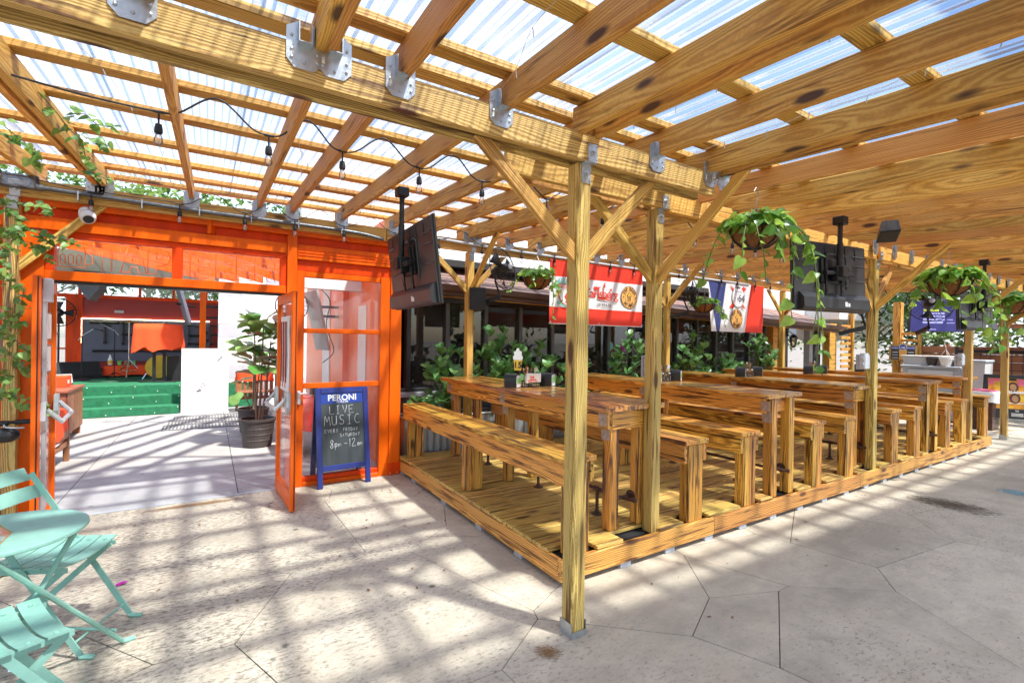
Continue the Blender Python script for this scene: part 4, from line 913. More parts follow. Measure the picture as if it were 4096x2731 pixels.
# ---------------------------------------------------------------- wall fans
def fan(c, ang, label, post_dir=-1, r=.27):
    t = thing('cage_fan', c, label=label, cat='fan', group='cage fans under the pergola')
    mt = Matrix.Rotation(ang, 4, 'Z')@Matrix.Rotation(R_(-12), 4, 'X')      # blows along local -y
    b = MB()
    for s, dep in ((-1, .10), (1, .07)):
        for k in range(36):
            a = k*math.pi/18; pts = []
            for q in (.12, .45, .8, .97, 1.0):
                pts.append((math.cos(a)*r*q, s*dep*(1-q**3)*1.0, math.sin(a)*r*q))
            b.tube(pts, .0016, 4, cap=False)
        for q in (.3, .62, .85): b.tube([(math.cos(i*math.pi/14)*r*q, s*dep*(1-q**3), math.sin(i*math.pi/14)*r*q) for i in range(29)], .0016, 4, cap=False)
    b.tube([(math.cos(i*math.pi/14)*r, 0, math.sin(i*math.pi/14)*r) for i in range(29)], .006, 6, cap=False)
    place('cage', b.mesh('cage', 'blackmetal'), t, mtx=mt)
    bl = MB()
    for k in range(3):
        a = k*2*math.pi/3+.4; n = 6; vs = []
        for i in range(n):
            q = .15+.75*i/(n-1); wd = (.10+.30*i/(n-1))
            for s in (-1, 1): vs.append((math.cos(a+s*wd)*r*q, s*.03, math.sin(a+s*wd)*r*q))
        bl.add(vs, [(2*i, 2*i+1, 2*i+3, 2*i+2) for i in range(n-1)])
    place('blades', bl.mesh('blades', 'black'), t, mtx=mt)
    place('motor', MB().lathe([(.0, -.08), (.05, -.075), (.06, -.02), (.06, .10), (.04, .16), (0, .165)], 16, (0, 0, 0), axis='y').mesh('motor', 'black', True), t, mtx=mt@Matrix.Rotation(math.pi, 4, 'Z'))
    place('guard_badge', MB().lathe([(.035, 0), (.035, .008), (0, .01)], 12, (0, -.10, 0), axis='y').mesh('guard_badge', 'ltgray'), t, mtx=mt)
    yk = MB(); yk.tube([mt@Vector((-.0, .1, 0)), mt@Vector((0, .14, -.12)), mt@Vector((0, .1, -.33))], .012, 8)
    e = mt@Vector((0, .1, -.33)); yk.bar(e, e+Vector((post_dir*.2, .2, -.08)), .03, .05); yk.obj('bracket_arm', 'blackmetal', t)
    return t
fan((3.04, 5.08, 2.43), R_(25), 'black cage fan on the back post beside the red and white banner', -1)
fan((6.62, 5.1, 2.40), R_(50), 'black cage fan beside the blue white and red banner', -1, .25)
fan((8.55, 2.62, 2.17), R_(-60), 'dark cage fan at the front row in front of the lit television', 1, .27)
fan((6.75, 2.66, 2.12), R_(70), 'black cage fan tucked behind the middle front post', -1, .24)
# ---------------------------------------------------------------- speakers
def speaker(c, ang, label, s=1.0):
    t = thing('outdoor_speaker', c, ang, label=label, cat='speaker', group='black outdoor speakers')
    MB().prism([(-.11*s, -.07*s), (.11*s, -.07*s), (.085*s, .08*s), (-.085*s, .08*s)], -.15*s, .15*s, 'xy').obj('cabinet', 'black', t)
    MB().cbox(-.10*s, .10*s, -.078*s, -.0705*s, -.135*s, .135*s, .004).obj('grille', 'blackmetal', t)
    MB().cbox(-.02, .02, .08*s, .15*s, -.03, .03, .003).obj('bracket', 'blackmetal', t)
    return t
s = speaker((2.80, 5.27, 2.06), R_(-30), 'black speaker box on the back post beside the first fan', .9)
s = speaker((4.92, 1.80, 2.53), R_(20), 'black wedge speaker fixed to the rafters above the front walkway', .65); s.rotation_euler = (R_(70), 0, R_(-60))
# ---------------------------------------------------------------- banners
def wavy(name, x0, x1, z0, z1, mat, parent, y=0, amp=.006, n=10):
    vs = []; 
    for k, yy in ((0, 0), (1, .003)):
        for i in range(n+1):
            x = x0+(x1-x0)*i/n; dy = amp*math.sin(x*9.0)+amp*.6*math.sin(x*17+1)
            vs += [(x, y+dy+yy, z0), (x, y+dy*.4+yy, z1)]
    m = 2*(n+1); fs = []
    for i in range(n):
        fs += [(2*i, 2*i+2, 2*i+3, 2*i+1), (m+2*i, m+2*i+1, m+2*i+3, m+2*i+2), (2*i, m+2*i, m+2*i+2, 2*i+2), (2*i+1, 2*i+3, m+2*i+3, m+2*i+1)]
    return MB().add(vs, fs).obj(name, mat, parent)
def badge(par, x, y, z, s):
    def P(n, poly, d, m): MB().prism(poly, y-d, y, 'xz').obj(n, m, par, (x, 0, z))
    P('badge_disc', circ(0, 0, .17*s, 32), .002, 'darkbrown'); P('badge_ring', circ(0, 0, .163*s, 32), .003, 'amber'); P('badge_inner_rim', circ(0, 0, .092*s, 28), .004, 'darkbrown'); P('badge_inner', circ(0, 0, .087*s, 28), .005, 'amber')
    P('mug_shape', [(-.038*s, -.06*s), (.028*s, -.06*s), (.034*s, .02*s), (-.042*s, .02*s)], .006, 'darkbrown'); P('mug_glass', [(-.030*s, -.052*s), (.020*s, -.052*s), (.026*s, .016*s), (-.034*s, .016*s)], .007, 'amber')
    for q in (-.02, -.002, .014): P('mug_stripe', [(q*s-.004*s, -.046*s), (q*s+.004*s, -.046*s), (q*s+.005*s, .01*s), (q*s-.005*s, .01*s)], .008, 'darkbrown')
    P('foam_shape', [(-.046*s, .016*s), (.036*s, .016*s), (.042*s, .035*s), (.025*s, .05*s), (.008*s, .066*s), (-.02*s, .06*s), (-.05*s, .04*s)], .0085, 'darkbrown'); P('foam_fill', [(-.038*s, .02*s), (.03*s, .02*s), (.034*s, .034*s), (.018*s, .045*s), (.004*s, .057*s), (-.02*s, .052*s), (-.042*s, .036*s)], .0095, 'yellow')
    for word, a0, sgn in (('TAP BEER', 90, -1), ('MIAMI', -90, 1)):
        n = len(word); st = 17.5*(1 if sgn < 0 else 1.15)
        for i, ch in enumerate(word):
            if ch == ' ': continue
            a = R_(a0+sgn*(i-(n-1)/2)*st); r = .127*s
            tang = Vector((-math.sin(a)*sgn, 0, math.cos(a)*sgn)); rad = Vector((math.cos(a), 0, math.sin(a)))
            if sgn > 0: rad = -rad
            text('badge_letter', ch, .072*s, 'darkbrown', par, face_m((x+math.cos(a)*r, y-.0035, z+math.sin(a)*r), tang, rad), bold=.0025*s, extrude=.0006)
    for sx in (-1, 1): P('badge_star', [((.127*s*sx)+math.cos(R_(90+36*k))*(.016 if k % 2 == 0 else .007)*s, math.sin(R_(90+36*k))*(.016 if k % 2 == 0 else .007)*s) for k in range(10)], .0036, 'darkbrown')
B1 = thing('vinyl_banner', (4.805, 5.29, 1.79), label='red and white sponsor banner with a round beer badge hanging behind the first tables', cat='banner')
wavy('red_band', -.90, .90, .655, .885, 'redfab', B1); wavy('white_field', -.90, .90, .235, .655, 'whitefab', B1); wavy('red_band', -.90, .90, .01, .235, 'redfab', B1); wavy('white_hem', -.905, .905, 0, .012, 'whitefab', B1, amp=.005)
for x in (-.88, 0, .88):
    for z in (.03, .865): MB().lathe([(.012, 0), (.012, .004), (.006, .005)], 10, (x, -.008, z), axis='y').obj('grommet', 'steel', B1)
badge(B1, .60, -.012, .445, 1.0)
yb = -.014
text('lettering', 'Carlsberg', .19, 'redfab', B1, face_m((.03, yb, .46), (1, 0, 0), (0, 0, 1)), bold=.001, spacing=.9, extrude=.001)
text('lettering', '30 YEARS', .062, 'darkbrown', B1, face_m((.09, yb, .30), (1, 0, 0), (0, 0, 1)), extrude=.001, spacing=1.1); text('lettering', 'CELEBRATING', .02, 'grayp', B1, face_m((.09, yb, .345), (1, 0, 0), (0, 0, 1)), extrude=.001, spacing=1.2); text('lettering', 'TOGETHER', .02, 'grayp', B1, face_m((.09, yb, .258), (1, 0, 0), (0, 0, 1)), extrude=.001, spacing=1.2)
MB().prism([(-.05, .40), (.0, .42), (.08, .415), (.2, .385), (.27, .395), (.2, .372), (.08, .385), (0, .385)], yb-.001, yb, 'xz').obj('red_flourish', 'redfab', B1)
MB().prism([(-.03, .53), (.03, .56), (-.12, .56), (-.09, .5)], yb-.001, yb, 'xz').obj('red_flourish', 'redfab', B1)
MB().prism([(.07, .57), (.085, .60), (.09, .63), (.11, .635), (.105, .60), (.115, .575), (.095, .56), (.095, .545), (.08, .545)], yb-.001, yb, 'xz').obj('bird_mark', 'redfab', B1)
MB().prism([(.19, .505), (.205, .53), (.195, .55), (.22, .545), (.245, .55), (.235, .53), (.25, .505), (.225, .52)], yb-.001, yb, 'xz').obj('hop_mark', 'redfab', B1)
# football crest on the left
cx_ = -.62
MB().prism([(cx_-.13, .55), (cx_+.13, .55), (cx_+.13, .40), (cx_+.08, .30), (cx_, .26), (cx_-.08, .30), (cx_-.13, .40)], yb+.001, yb+.002, 'xz').obj('crest_shield', 'redfab', B1)
MB().prism([(cx_-.12, .50), (cx_+.12, .50), (cx_+.12, .40), (cx_+.075, .31), (cx_, .272), (cx_-.075, .31), (cx_-.12, .40)], yb-.0002, yb+.0008, 'xz').obj('crest_field', 'whitefab', B1)
MB().prism([(cx_-.02, .30), (cx_, .33), (cx_-.03, .38), (cx_, .43), (cx_+.04, .44), (cx_+.03, .41), (cx_+.05, .37), (cx_+.035, .32), (cx_+.04, .29)], yb-.0012, yb-.0004, 'xz').obj('crest_bird', 'redfab', B1)
text('lettering', 'LIVERPOOL', .042, 'whitefab', B1, face_m((cx_, yb-.001, .525), (1, 0, 0), (0, 0, 1)), bold=.0008, extrude=.0006); text('lettering', 'FOOTBALL CLUB', .022, 'grayp', B1, face_m((cx_, yb-.002, .485), (1, 0, 0), (0, 0, 1)), extrude=.0006)
MB().prism([(cx_-.15, .565), (cx_+.15, .565), (cx_+.15, .60), (cx_-.15, .60)], yb+.001, yb+.002, 'xz').obj('teal_gate', 'teal', B1)
strokes('teal_scroll', [[(p.x, p.y) for p in spl([(cx_+dx-.05, .61, 0), (cx_+dx-.03, .64, 0), (cx_+dx, .62, 0), (cx_+dx+.03, .645, 0), (cx_+dx+.05, .61, 0)], 4)] for dx in (-.08, 0, .08)], .004, 'teal', B1, face_m((0, yb, 0), (1, 0, 0), (0, 0, 1)))
MB().prism([(cx_-.15, .33), (cx_-.10, .30), (cx_, .25), (cx_+.10, .30), (cx_+.15, .33), (cx_+.14, .28), (cx_+.02, .235), (cx_-.02, .235), (cx_-.14, .28)], yb-.001, yb, 'xz').obj('teal_ribbon', 'teal', B1)
for s in (-1, 1): MB().prism([(cx_+s*.155, .36), (cx_+s*.17, .42), (cx_+s*.16, .47), (cx_+s*.145, .42)], yb-.001, yb, 'xz').obj('flame_mark', 'yellow', B1)
text('lettering', 'EST 1892', .026, 'whitefab', B1, face_m((cx_, yb-.0018, .262), (1, 0, 0), (0, 0, 1)), extrude=.0006); text('lettering', "YOU'LL NEVER WALK ALONE", .018, 'whitefab', B1, face_m((cx_, yb, .583), (1, 0, 0), (0, 0, 1)), extrude=.0006)
# second banner: slanted tricolour
B2 = thing('vinyl_banner', (8.19, 5.29, 1.77), label='slanted blue white and red banner marked 1664 hanging behind the second tables', cat='banner')
def quad(n, pts, m, y=0):
    nn = 8; vs = []
    (ax, az), (bx, bz), (cx, cz), (dx, dz) = pts       # bl br tr tl
    for k in (0, 1):
        for i in range(nn+1):
            t = i/nn; xb, zb = ax+(bx-ax)*t, az+(bz-az)*t; xt, zt = dx+(cx-dx)*t, dz+(cz-dz)*t
            vs += [(xb, y+.010*math.sin(xb*8)+.003*k, zb), (xt, y+.004*math.sin(xt*8)+.003*k, zt)]
    mm = 2*(nn+1); fs = []
    for i in range(nn): fs += [(2*i, 2*i+2, 2*i+3, 2*i+1), (mm+2*i, mm+2*i+1, mm+2*i+3, mm+2*i+2), (2*i, mm+2*i, mm+2*i+2, 2*i+2), (2*i+1, 2*i+3, mm+2*i+3, mm+2*i+1)]
    MB().add(vs, fs).obj(n, m, B2)
quad('white_edge', [(-.76, .0), (-.60, .0), (-.87, .88), (-.875, .88)], 'whitefab'); quad('navy_stripe', [(-.60, 0), (-.52, 0), (-.36, .885), (-.87, .88)], 'navyfab'); quad('white_field', [(-.52, 0), (.24, .0), (.40, .89), (-.36, .885)], 'whitefab'); quad('red_stripe', [(.24, 0), (.80, .0), (.83, .89), (.40, .89)], 'redfab')
badge(B2, -.06, -.02, .24, 1.05)
for s in (-1, 1): MB().prism([(-.02+s*.2-.045, .84), (-.02+s*.2+.045, .80), (-.02-s*.2+.045, .42), (-.02-s*.2-.045, .45)], -.016, -.015, 'xz').obj('red_cross_band', 'redfab', B2)
MB().prism(circ(-.02, .635, .185, 32), -.018, -.017, 'xz').obj('badge_rim', 'grayp', B2); MB().prism(circ(-.02, .635, .178, 32), -.0195, -.0182, 'xz').obj('badge_face', 'whitefab', B2)
text('lettering', '1664', .20, 'panel', B2, face_m((-.02, -.0205, .62), (1, 0, 0), (.15, 0, 1)), extrude=.0008, spacing=.9); text('lettering', 'Kronenbourg', .04, 'grayp', B2, face_m((-.02, -.0205, .735), (1, 0, 0), (0, 0, 1)), extrude=.0008)
MB().prism([(-.07, .79), (-.085, .85), (-.045, .825), (-.02, .865), (.005, .825), (.045, .85), (.03, .79)], -.0195, -.0182, 'xz').obj('crown_mark', 'grayp', B2)
# ---------------------------------------------------------------- string lights
def bulb_parts(par, p, drop=.13):
    p = Vector(p)
    so = place('socket', shared('sock', lambda: MB().tube([(0, 0, 0), (0, 0, -.075)], .006, 6).lathe([(.0, -.072), (.017, -.074), (.022, -.10), (.023, -.125), (.018, -.132), (.0, -.133)], 12).tube([(-.03, 0, .002), (.03, 0, .002)], .009, 6).mesh('socket', 'cable')), par, mtx=Matrix.Translation(p)@Matrix.Scale(.82, 4))
    bu = place('bulb', shared('bulb', lambda: MB().lathe([(.012, -.132), (.017, -.146), (.024, -.166), (.025, -.182), (.018, -.199), (.0, -.207)], 14).mesh('bulb', 'bulb', True)), so)
    place('filament', shared('fila', lambda: MB().tube([(-.006, 0, -.135), (-.008, 0, -.19), (.0, 0, -.198), (.008, 0, -.19), (.006, 0, -.135)], .0016, 5).mesh('filament', 'filament')), so)
def light_string(pts, bulbs, label, r=.005):
    t = thing('string_light', pts[0], label=label, cat='string light', group='festoon light strings')
    o = Vector(pts[0]); MB().tube([p-o for p in spl(pts, 6)], r, 6).obj('cable', 'cable', t, smooth=True)
    for b_ in bulbs: bulb_parts(t, Vector(b_)-o)
ys = 3.03; bx = [-.23, .27, .67, 1.16, 1.63, 2.2, 2.78, 3.38, 3.98, 4.58, 4.99, 5.5, 6.05, 6.6, 7.15, 7.7]
pts = [(-1.35, ys, 2.76), (-.80, ys, 2.71), (-.5, ys, 2.685)]
for i, x in enumerate(bx):
    pts.append((x, ys, 2.682-(.03 if i > 4 else 0)))
    if i < len(bx)-1: xm = (x+bx[i+1])/2; pts += [((x*2+xm)/3, ys, 2.70), (xm, ys-.02, 2.81), ((bx[i+1]*2+xm)/3, ys, 2.70)]
light_string(pts, [(x, ys, 2.68-(.03 if i > 4 else 0)) for i, x in enumerate(bx)], 'black festoon cable of clear bulbs looping under the rafters across the middle of the roof')
ys = 5.27; bx = [-.846, -.239, .276, .714, 1.193, 1.75, 2.274, 2.85, 3.436, 3.974, 4.5, 5.007, 5.499, 6.0, 6.532, 7.152, 7.663, 8.13, 8.7, 9.2]
pts = [(-1.9, ys, 2.83), (-1.3, ys, 2.79)]
for i, x in enumerate(bx):
    pts.append((x, ys, 2.735))
    if i < len(bx)-1: xm = (x+bx[i+1])/2; zz = .005 if x < -.3 else .13; pts += [((x*2+xm)/3, ys, 2.745+zz*.1), (xm, ys, 2.735+zz), ((bx[i+1]*2+xm)/3, ys, 2.745+zz*.1)]
light_string(pts, [(x, ys, 2.733) for x in bx], 'black festoon cable of clear bulbs looping along the back beam above the storefront', .004)
# thin fairy-light wires under the sheets
for k, (a, b) in enumerate((((.95, .5, 2.72), (1.1, 2.2, 2.70)), ((-.6, 2.2, 2.79), (-.2, 5.0, 2.9)), ((.4, 3.2, 2.80), (.95, 5.1, 2.9)), ((1.75, .4, 2.66), (1.9, 2.0, 2.7)), ((2.4, .3, 2.66), (2.5, 1.9, 2.69)))):
    a, b = Vector(a), Vector(b); pts = [a.lerp(b, i/7)+Vector((random.uniform(-.06, .06), 0, random.uniform(-.02, .0))) for i in range(8)]
    w = thing('fairy_light_wire', a, label=('thin fairy-light wire under the roof sheets, %s' % ('above the corner post', 'by the left rafters', 'before the storefront', 'over the walkway near the corner post', 'over the walkway further right')[k]), cat='fairy lights', group='fairy-light wires')
    MB().tube([p-a for p in spl(pts, 3)], .0012, 4).obj('wire', 'ltgray', w)
    for p in pts[1:-1]: MB().tube([p-a, p-a+Vector((.012, .01, -.03))], .0022, 5).obj('fairy_bulb', 'ltgray', w)
# ---------------------------------------------------------------- conduit along the back beam
CD = thing('conduit', (-1.28, 5.29, 2.70), label='dark grey conduit pipe with a clear junction box running along the back beam', cat='conduit')
MB().tube(spl([(-.9, 0, .03), (.1, 0, .02), (1.2, 0, 0), (2.5, 0, -.01), (2.9, 0, -.05)], 6), .019, 12).obj('pipe', 'conduit', CD, smooth=True); MB().tube(spl([(3.4, .0, .02), (3.6, 0, .04), (4.3, .0, .02), (7.2, .0, -.02), (9.8, .0, -.04)], 6), .017, 12).obj('pipe', 'ltgray', CD, smooth=True)
MB().cbox(-.10, .10, -.035, .03, .0, .10, .01).obj('junction_box', 'bulb', CD, (.0, 0, 0)); MB().cbox(-.06, .06, -.02, .02, .02, .06, .004).obj('device', 'ltgray', CD); MB().cbox(-.11, .11, .0, .031, -.005, .108, .004).obj('box_back', 'conduit', CD); MB().tube([(.10, 0, .02), (.14, 0, .02)], .026, 10).obj('gland', 'conduit', CD)
for i in range(6): MB().cbox(-.006, .006, -.021, .02, -.06, .022, .002).obj('pipe_clip', 'galv', CD, (.35+.42*i, 0, .01))
# ---------------------------------------------------------------- security camera
SCm = thing('security_camera', (-.88, 5.31, 2.56), label='white dome security camera under the wooden brace above the doorway', cat='security camera')
a = Matrix.Rotation(R_(-22), 4, 'Y')@Matrix.Rotation(R_(-48), 4, 'X')
for n, pr, m in (('base', [(.0, .03), (.05, .028), (.055, .0), (.052, -.02), (.0, -.021)], 'white'), ('turret', [(.0, -.02), (.05, -.022), (.057, -.05), (.05, -.085), (.042, -.095), (0, -.096)], 'white'), ('lens', [(0, -.095), (.036, -.0965), (.034, -.101), (0, -.103)], 'black')):
    place(n, MB().lathe(pr, 20).mesh(n, m, n != 'lens'), SCm, mtx=a)
# ---------------------------------------------------------------- electrical boxes on the posts
for k, (x, y, z, l) in enumerate(((2.92, 2.60, 1.375, 'beside the first deck post'), (6.14, 2.45, 1.38, 'beside the middle deck post'), (9.36, 2.50, 1.37, 'beside the far deck post'))):
    t = thing('electrical_box', (x, y, z), R_(0), label='grey weatherproof socket box '+l, cat='electrical box', group='socket boxes on the deck posts')
    dx = -.02
    MB().cbox(-.06, .06, -.035, .03, -.085, .07, .008).obj('cover', 'ltgray', t); MB().cbox(-.066, .066, .03, .055, -.09, .075, .004).obj('back_plate', 'grayp', t)
    for q in (-.045, .02): MB().cbox(-.072, -.058, -.025, .02, q, q+.03, .003).obj('hinge', 'ltgray', t)
    MB().cbox(-.045, .045, -.028, .025, .07, .09, .006).obj('top_latch', 'ltgray', t); MB().tube([(.06, .03, 0), (.13 if k else -.0, .03, 0.0)], .012, 8).obj('conduit_stub', 'grayp', t)
# ---------------------------------------------------------------- hanging baskets
def heart(): return leaf_mesh('pothos', 'leaf_pothos', HEART, .16, .18)
def basket(c, hook_z, r, n, trails, label, leafs=.085, seed=1):
    rr = random.Random(seed); t = thing('hanging_basket', c, label=label, cat='hanging plant', group='hanging baskets of trailing pothos')
    H = hook_z-c[2]
    bowl = [(0, -r*.78), (r*.45, -r*.72), (r*.78, -r*.48), (r*.95, -r*.15), (r, 0), (r*.9, 0), (r*.8, -r*.1), (0, -r*.1)]
    MB().lathe(bowl, 24).obj('coir_liner', 'coir', t, smooth=True)
    w = MB(); w.tube([(math.cos(i*math.pi/12)*r*1.02, math.sin(i*math.pi/12)*r*1.02, .0) for i in range(25)], .006, 6, cap=False)
    for k in range(8):
        a = k*math.pi/4; w.tube([(math.cos(a)*q*1.02, math.sin(a)*q*1.02, z) for q, z in ((r, 0), (r*.96, -r*.16), (r*.80, -r*.49), (r*.46, -r*.74), (.02, -r*.80))], .007, 6)
    w.obj('wire_frame', 'blackmetal', t)
    ch = MB()
    for k in range(3):
        a = k*2*math.pi/3+.5; ch.tube([(math.cos(a)*r, math.sin(a)*r, 0), (.0, 0, H-.14)], .0035, 5)
    ch.tube(spl([(0, 0, H-.15), (.0, 0, H-.1), (.03, 0, H-.05), (.0, 0, H), (-.03, 0, H-.03)], 5), .004, 6); ch.obj('chain', 'rusty', t)
    def put(p, d, s, u=(0, 0, 1)): place('leaf', heart(), t, mtx=leaf_mtx(p, d, u, s))
    for i in range(n):
        a = rr.uniform(0, 2*math.pi); q = r*math.sqrt(rr.random())*1.15; z = .02+rr.random()*r*.75*(1-.35*q/r)
        d = Vector((math.cos(a)*.7, math.sin(a)*.7, rr.uniform(-1.0, .15)))+Vector((rr.uniform(-.6, .6), rr.uniform(-.6, .6), 0)); put((math.cos(a)*q, math.sin(a)*q, z), d, leafs*rr.uniform(.5, 1.35), (math.cos(a)+rr.uniform(-.5, .5), math.sin(a)+rr.uniform(-.5, .5), 1))
    st = MB()
    for (a, L, sw) in trails:
        p = Vector((math.cos(a)*r*.95, math.sin(a)*r*.95, .04)); pts = [p.copy()]; d = Vector((math.cos(a)*.45, math.sin(a)*.45, .15)); step = .05; m = int(L/step)
        for i in range(m):
            d = (d+Vector((rr.uniform(-.25, .25), rr.uniform(-.25, .25), -.55))*.6); d.normalize(); p = p+d*step
            if i > 4: p += Vector((sw*.004*math.sin(i*.5), 0, 0))
            pts.append(p.copy())
            if i > 0 and (i % 2 == 0 or i < 6):
                s = leafs*rr.uniform(.45, 1.15); ld = Vector((rr.uniform(-1, 1), rr.uniform(-1, 1), rr.uniform(-1.0, -.1))); put(p, ld, s, (rr.uniform(-1, 1), -1, .6))
        st.tube(pts, .0032, 5)
    if trails: st.obj('trailing_stems', 'stem', t, smooth=True)
PI = math.pi
basket((3.6, 5.15, 2.37), zr(5.15), .185, 110, [(-1.6, .75, 1), (-1.2, .45, 1), (-2.3, .3, 1), (.2, .3, 0), (3.0, .35, 0)], 'small hanging pothos basket between the fan and the red banner', .085, 3)
basket((3.165, 1.92, 2.335), zr(1.9), .165, 200, [(-1.9, .75, 1), (-1.2, 1.05, 1), (-1.0, .9, 0), (-1.5, 1.15, 1), (-2.0, .5, 1), (3.4, .45, 0), (2.6, .5, 0), (-2.6, .5, 1), (-2.2, .4, 0), (4.2, .4, 0)], 'large hanging pothos basket in the foreground beside the television', .085, 5)
basket((7.14, 2.02, 2.30), zr(2.0), .21, 260, [(-1.2, .85, 1), (-.6, .7, 0), (3.4, .5, 0), (2.8, .6, 1), (0, .55, 0), (-2.2, .45, 1), (-1.6, .9, 0), (1, .4, 0)], 'leafy hanging basket in front of the lit television', .125, 8)
basket((11.2, 2.35, 2.30), zr(2.35), .24, 190, [(3.2, .8, 1), (2.7, .55, 0), (-1.2, .5, 0), (0, .6, 0), (-2.2, .8, 1)], 'hanging basket by the lone post at the right edge', .14, 11)
basket((6.95, 5.1, 2.2), zr(5.1), .17, 60, [(-1.6, .5, 0), (-.7, .4, 1)], 'hanging basket half hidden behind the fan and the tricolour banner', .1, 14)
# ---------------------------------------------------------------- yard beyond the doorway
def bx(par, name, x0, x1, y0, y1, z0, z1, mat, b=.004, **k): return MB().cbox(x0, x1, y0, y1, z0, z1, b).obj(name, mat, par, **k)
# slatted canopy beyond the storefront
CN = thing('slatted_canopy', (-.9, 6.6, 0), label='orange slatted canopy above the yard behind the storefront', cat='canopy')
dv = Vector((.45, .89, 0)); pv = Vector((.89, -.45, 0))
for i in range(6):
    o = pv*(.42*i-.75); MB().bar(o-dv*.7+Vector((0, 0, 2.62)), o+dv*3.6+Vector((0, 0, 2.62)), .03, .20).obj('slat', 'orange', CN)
    MB().bar(o-dv*.7+Vector((0, 0, 2.735)), o+dv*3.6+Vector((0, 0, 2.735)), .06, .022).obj('slat_cap', 'white', CN)
for k in (.2, 2.9): p = dv*k+Vector((0, 0, 2.80)); MB().bar(p-pv*1.3, p+pv*2.6, .06, .1).obj('beam', 'white', CN)
# stage
ST = thing('stage', (-1.3, 11.7, 0), label='green carpeted stage with three steps', cat='stage')
bx(ST, 'platform', -2.6, 2.2, .6, 4.6, 0, .545, 'carpet', .012); bx(ST, 'platform_wing', -2.6, -.78, .28, .598, 0, .54, 'carpet', .012)
bx(ST, 'step', -.77, .80, .3, .598, 0, .36, 'carpet', .014); bx(ST, 'step', -.77, .80, .0, .298, 0, .172, 'carpet', .014)
for k, (yy, z) in enumerate(((0, .172), (.3, .36), (.6, .545))):
    for i in range(5): MB().lathe([(.009, 0), (.008, .004), (0, .006)], 8, (-.7+i*.37, yy-.001, z-.03-.1*(i % 2)), axis='y').obj('stud', 'stud', ST)
# stage shed
SH = thing('stage_shed', (-1.5, 15.3, 0), label='red open-fronted stage shed with high windows and a pale ribbed roof', cat='building')
bx(SH, 'back_wall', -1.35, 2.4, .0, .12, .545, 2.44, 'red'); bx(SH, 'window_rail', -2.2, 2.4, -.03, .12, 2.441, 2.52, 'orange2'); bx(SH, 'window_rail', -2.2, 2.4, -.03, .12, 2.86, 2.94, 'orange2')
for x in (-1.62, -1.17, -.75, -.02, .68, 1.4): bx(SH, 'window_bar', x, x+.05, -.02, .1, 2.521, 2.859, 'orange2')
for a, b in ((-1.57, -1.17), (-1.12, -.75), (-.70, -.02), (.03, .68), (.73, 1.4)): MB().box(a, b, .03, .036, 2.52, 2.86).obj('window_pane', 'glass', SH)
bx(SH, 'column', -1.38, -1.08, -.05, -.002, .545, 2.44, 'orange2'); bx(SH, 'corner_post', -1.68, -1.60, -.1, .0, .545, 2.44, 'orange2'); bx(SH, 'corner_rail', -2.3, -1.38, -.08, -.03, 1.2, 1.24, 'orange')
r = MB().add([(-2.4, -3.0, 3.25), (2.6, -3.0, 3.0), (2.6, .4, 2.70), (-2.4, .4, 3.0), (-2.4, -3.0, 3.29), (2.6, -3.0, 3.04), (2.6, .4, 2.74), (-2.4, .4, 3.04)], [(0, 1, 2, 3), (4, 7, 6, 5), (0, 4, 5, 1), (1, 5, 6, 2), (2, 6, 7, 3), (3, 7, 4, 0)]).obj('roof', 'white', SH)
for i in range(9):
    x = -2.2+i*.55; zz = lambda y: 3.25-(x+2.4)*.05-(y+3)*.075
    MB().bar((x, -2.95, zz(-2.95)-.01), (x, .35, zz(.35)-.01), .05, .03).obj('roof_rib', 'ltgray', SH)
bx(SH, 'sound_panel', -1.08, 1.5, -.035, -.001, .90, 1.93, 'panel')
MB().box(-1.1, 1.5, -.05, -.036, 1.935, 1.95).box(-1.1, -1.085, -.05, -.036, 1.35, 1.935).obj('led_strip', 'led', SH)
MB().cbox(-.09, .09, -.006, 0, -.03, .03, .002).obj('wall_sign', 'grayp', SH, (-.40, -.001, 2.13))
# pipe lettering
PL = thing('pipe_lettering', (-2.4, 15.25, .95), label='black pipe lettering TAP BEER on the dark stage panel', cat='sign')
lt = [('T', [[(.0, .9), (.5, .9)], [(.25, .9), (.25, .42)]]), ('A', [[(.6, .4), (.6, .9), (.78, .9), (.92, .65), (.92, .4)], [(.6, .62), (.92, .62)]]), ('P', [[(1.02, .4), (1.02, .9), (1.4, .9), (1.4, .6), (1.02, .6)]]),
      ('B', [[(1.95, .4), (1.95, .88), (2.2, .86), (2.34, .7), (2.2, .62), (1.95, .62)], [(2.2, .62), (2.36, .5), (2.2, .4), (1.95, .4)]]), ('E', [[(2.8, .88), (2.45, .88), (2.45, .4), (2.8, .4)], [(2.45, .64), (2.7, .64)]]), ('E', [[(3.2, .88), (2.9, .88), (2.9, .4), (3.2, .4)]]), ('bar', [[(.05, .22), (3.0, .22)]])]
for n, ps in lt:
    b = MB()
    for p in ps:
        b.tube([(x, -.06, z) for x, z in p], .024, 8)
        for x, z in p: b.tube([(x-.03, -.06, z), (x+.03, -.06, z)], .034, 8)
    b.obj('letter' if n != 'bar' else 'support_pipe', 'black', PL)
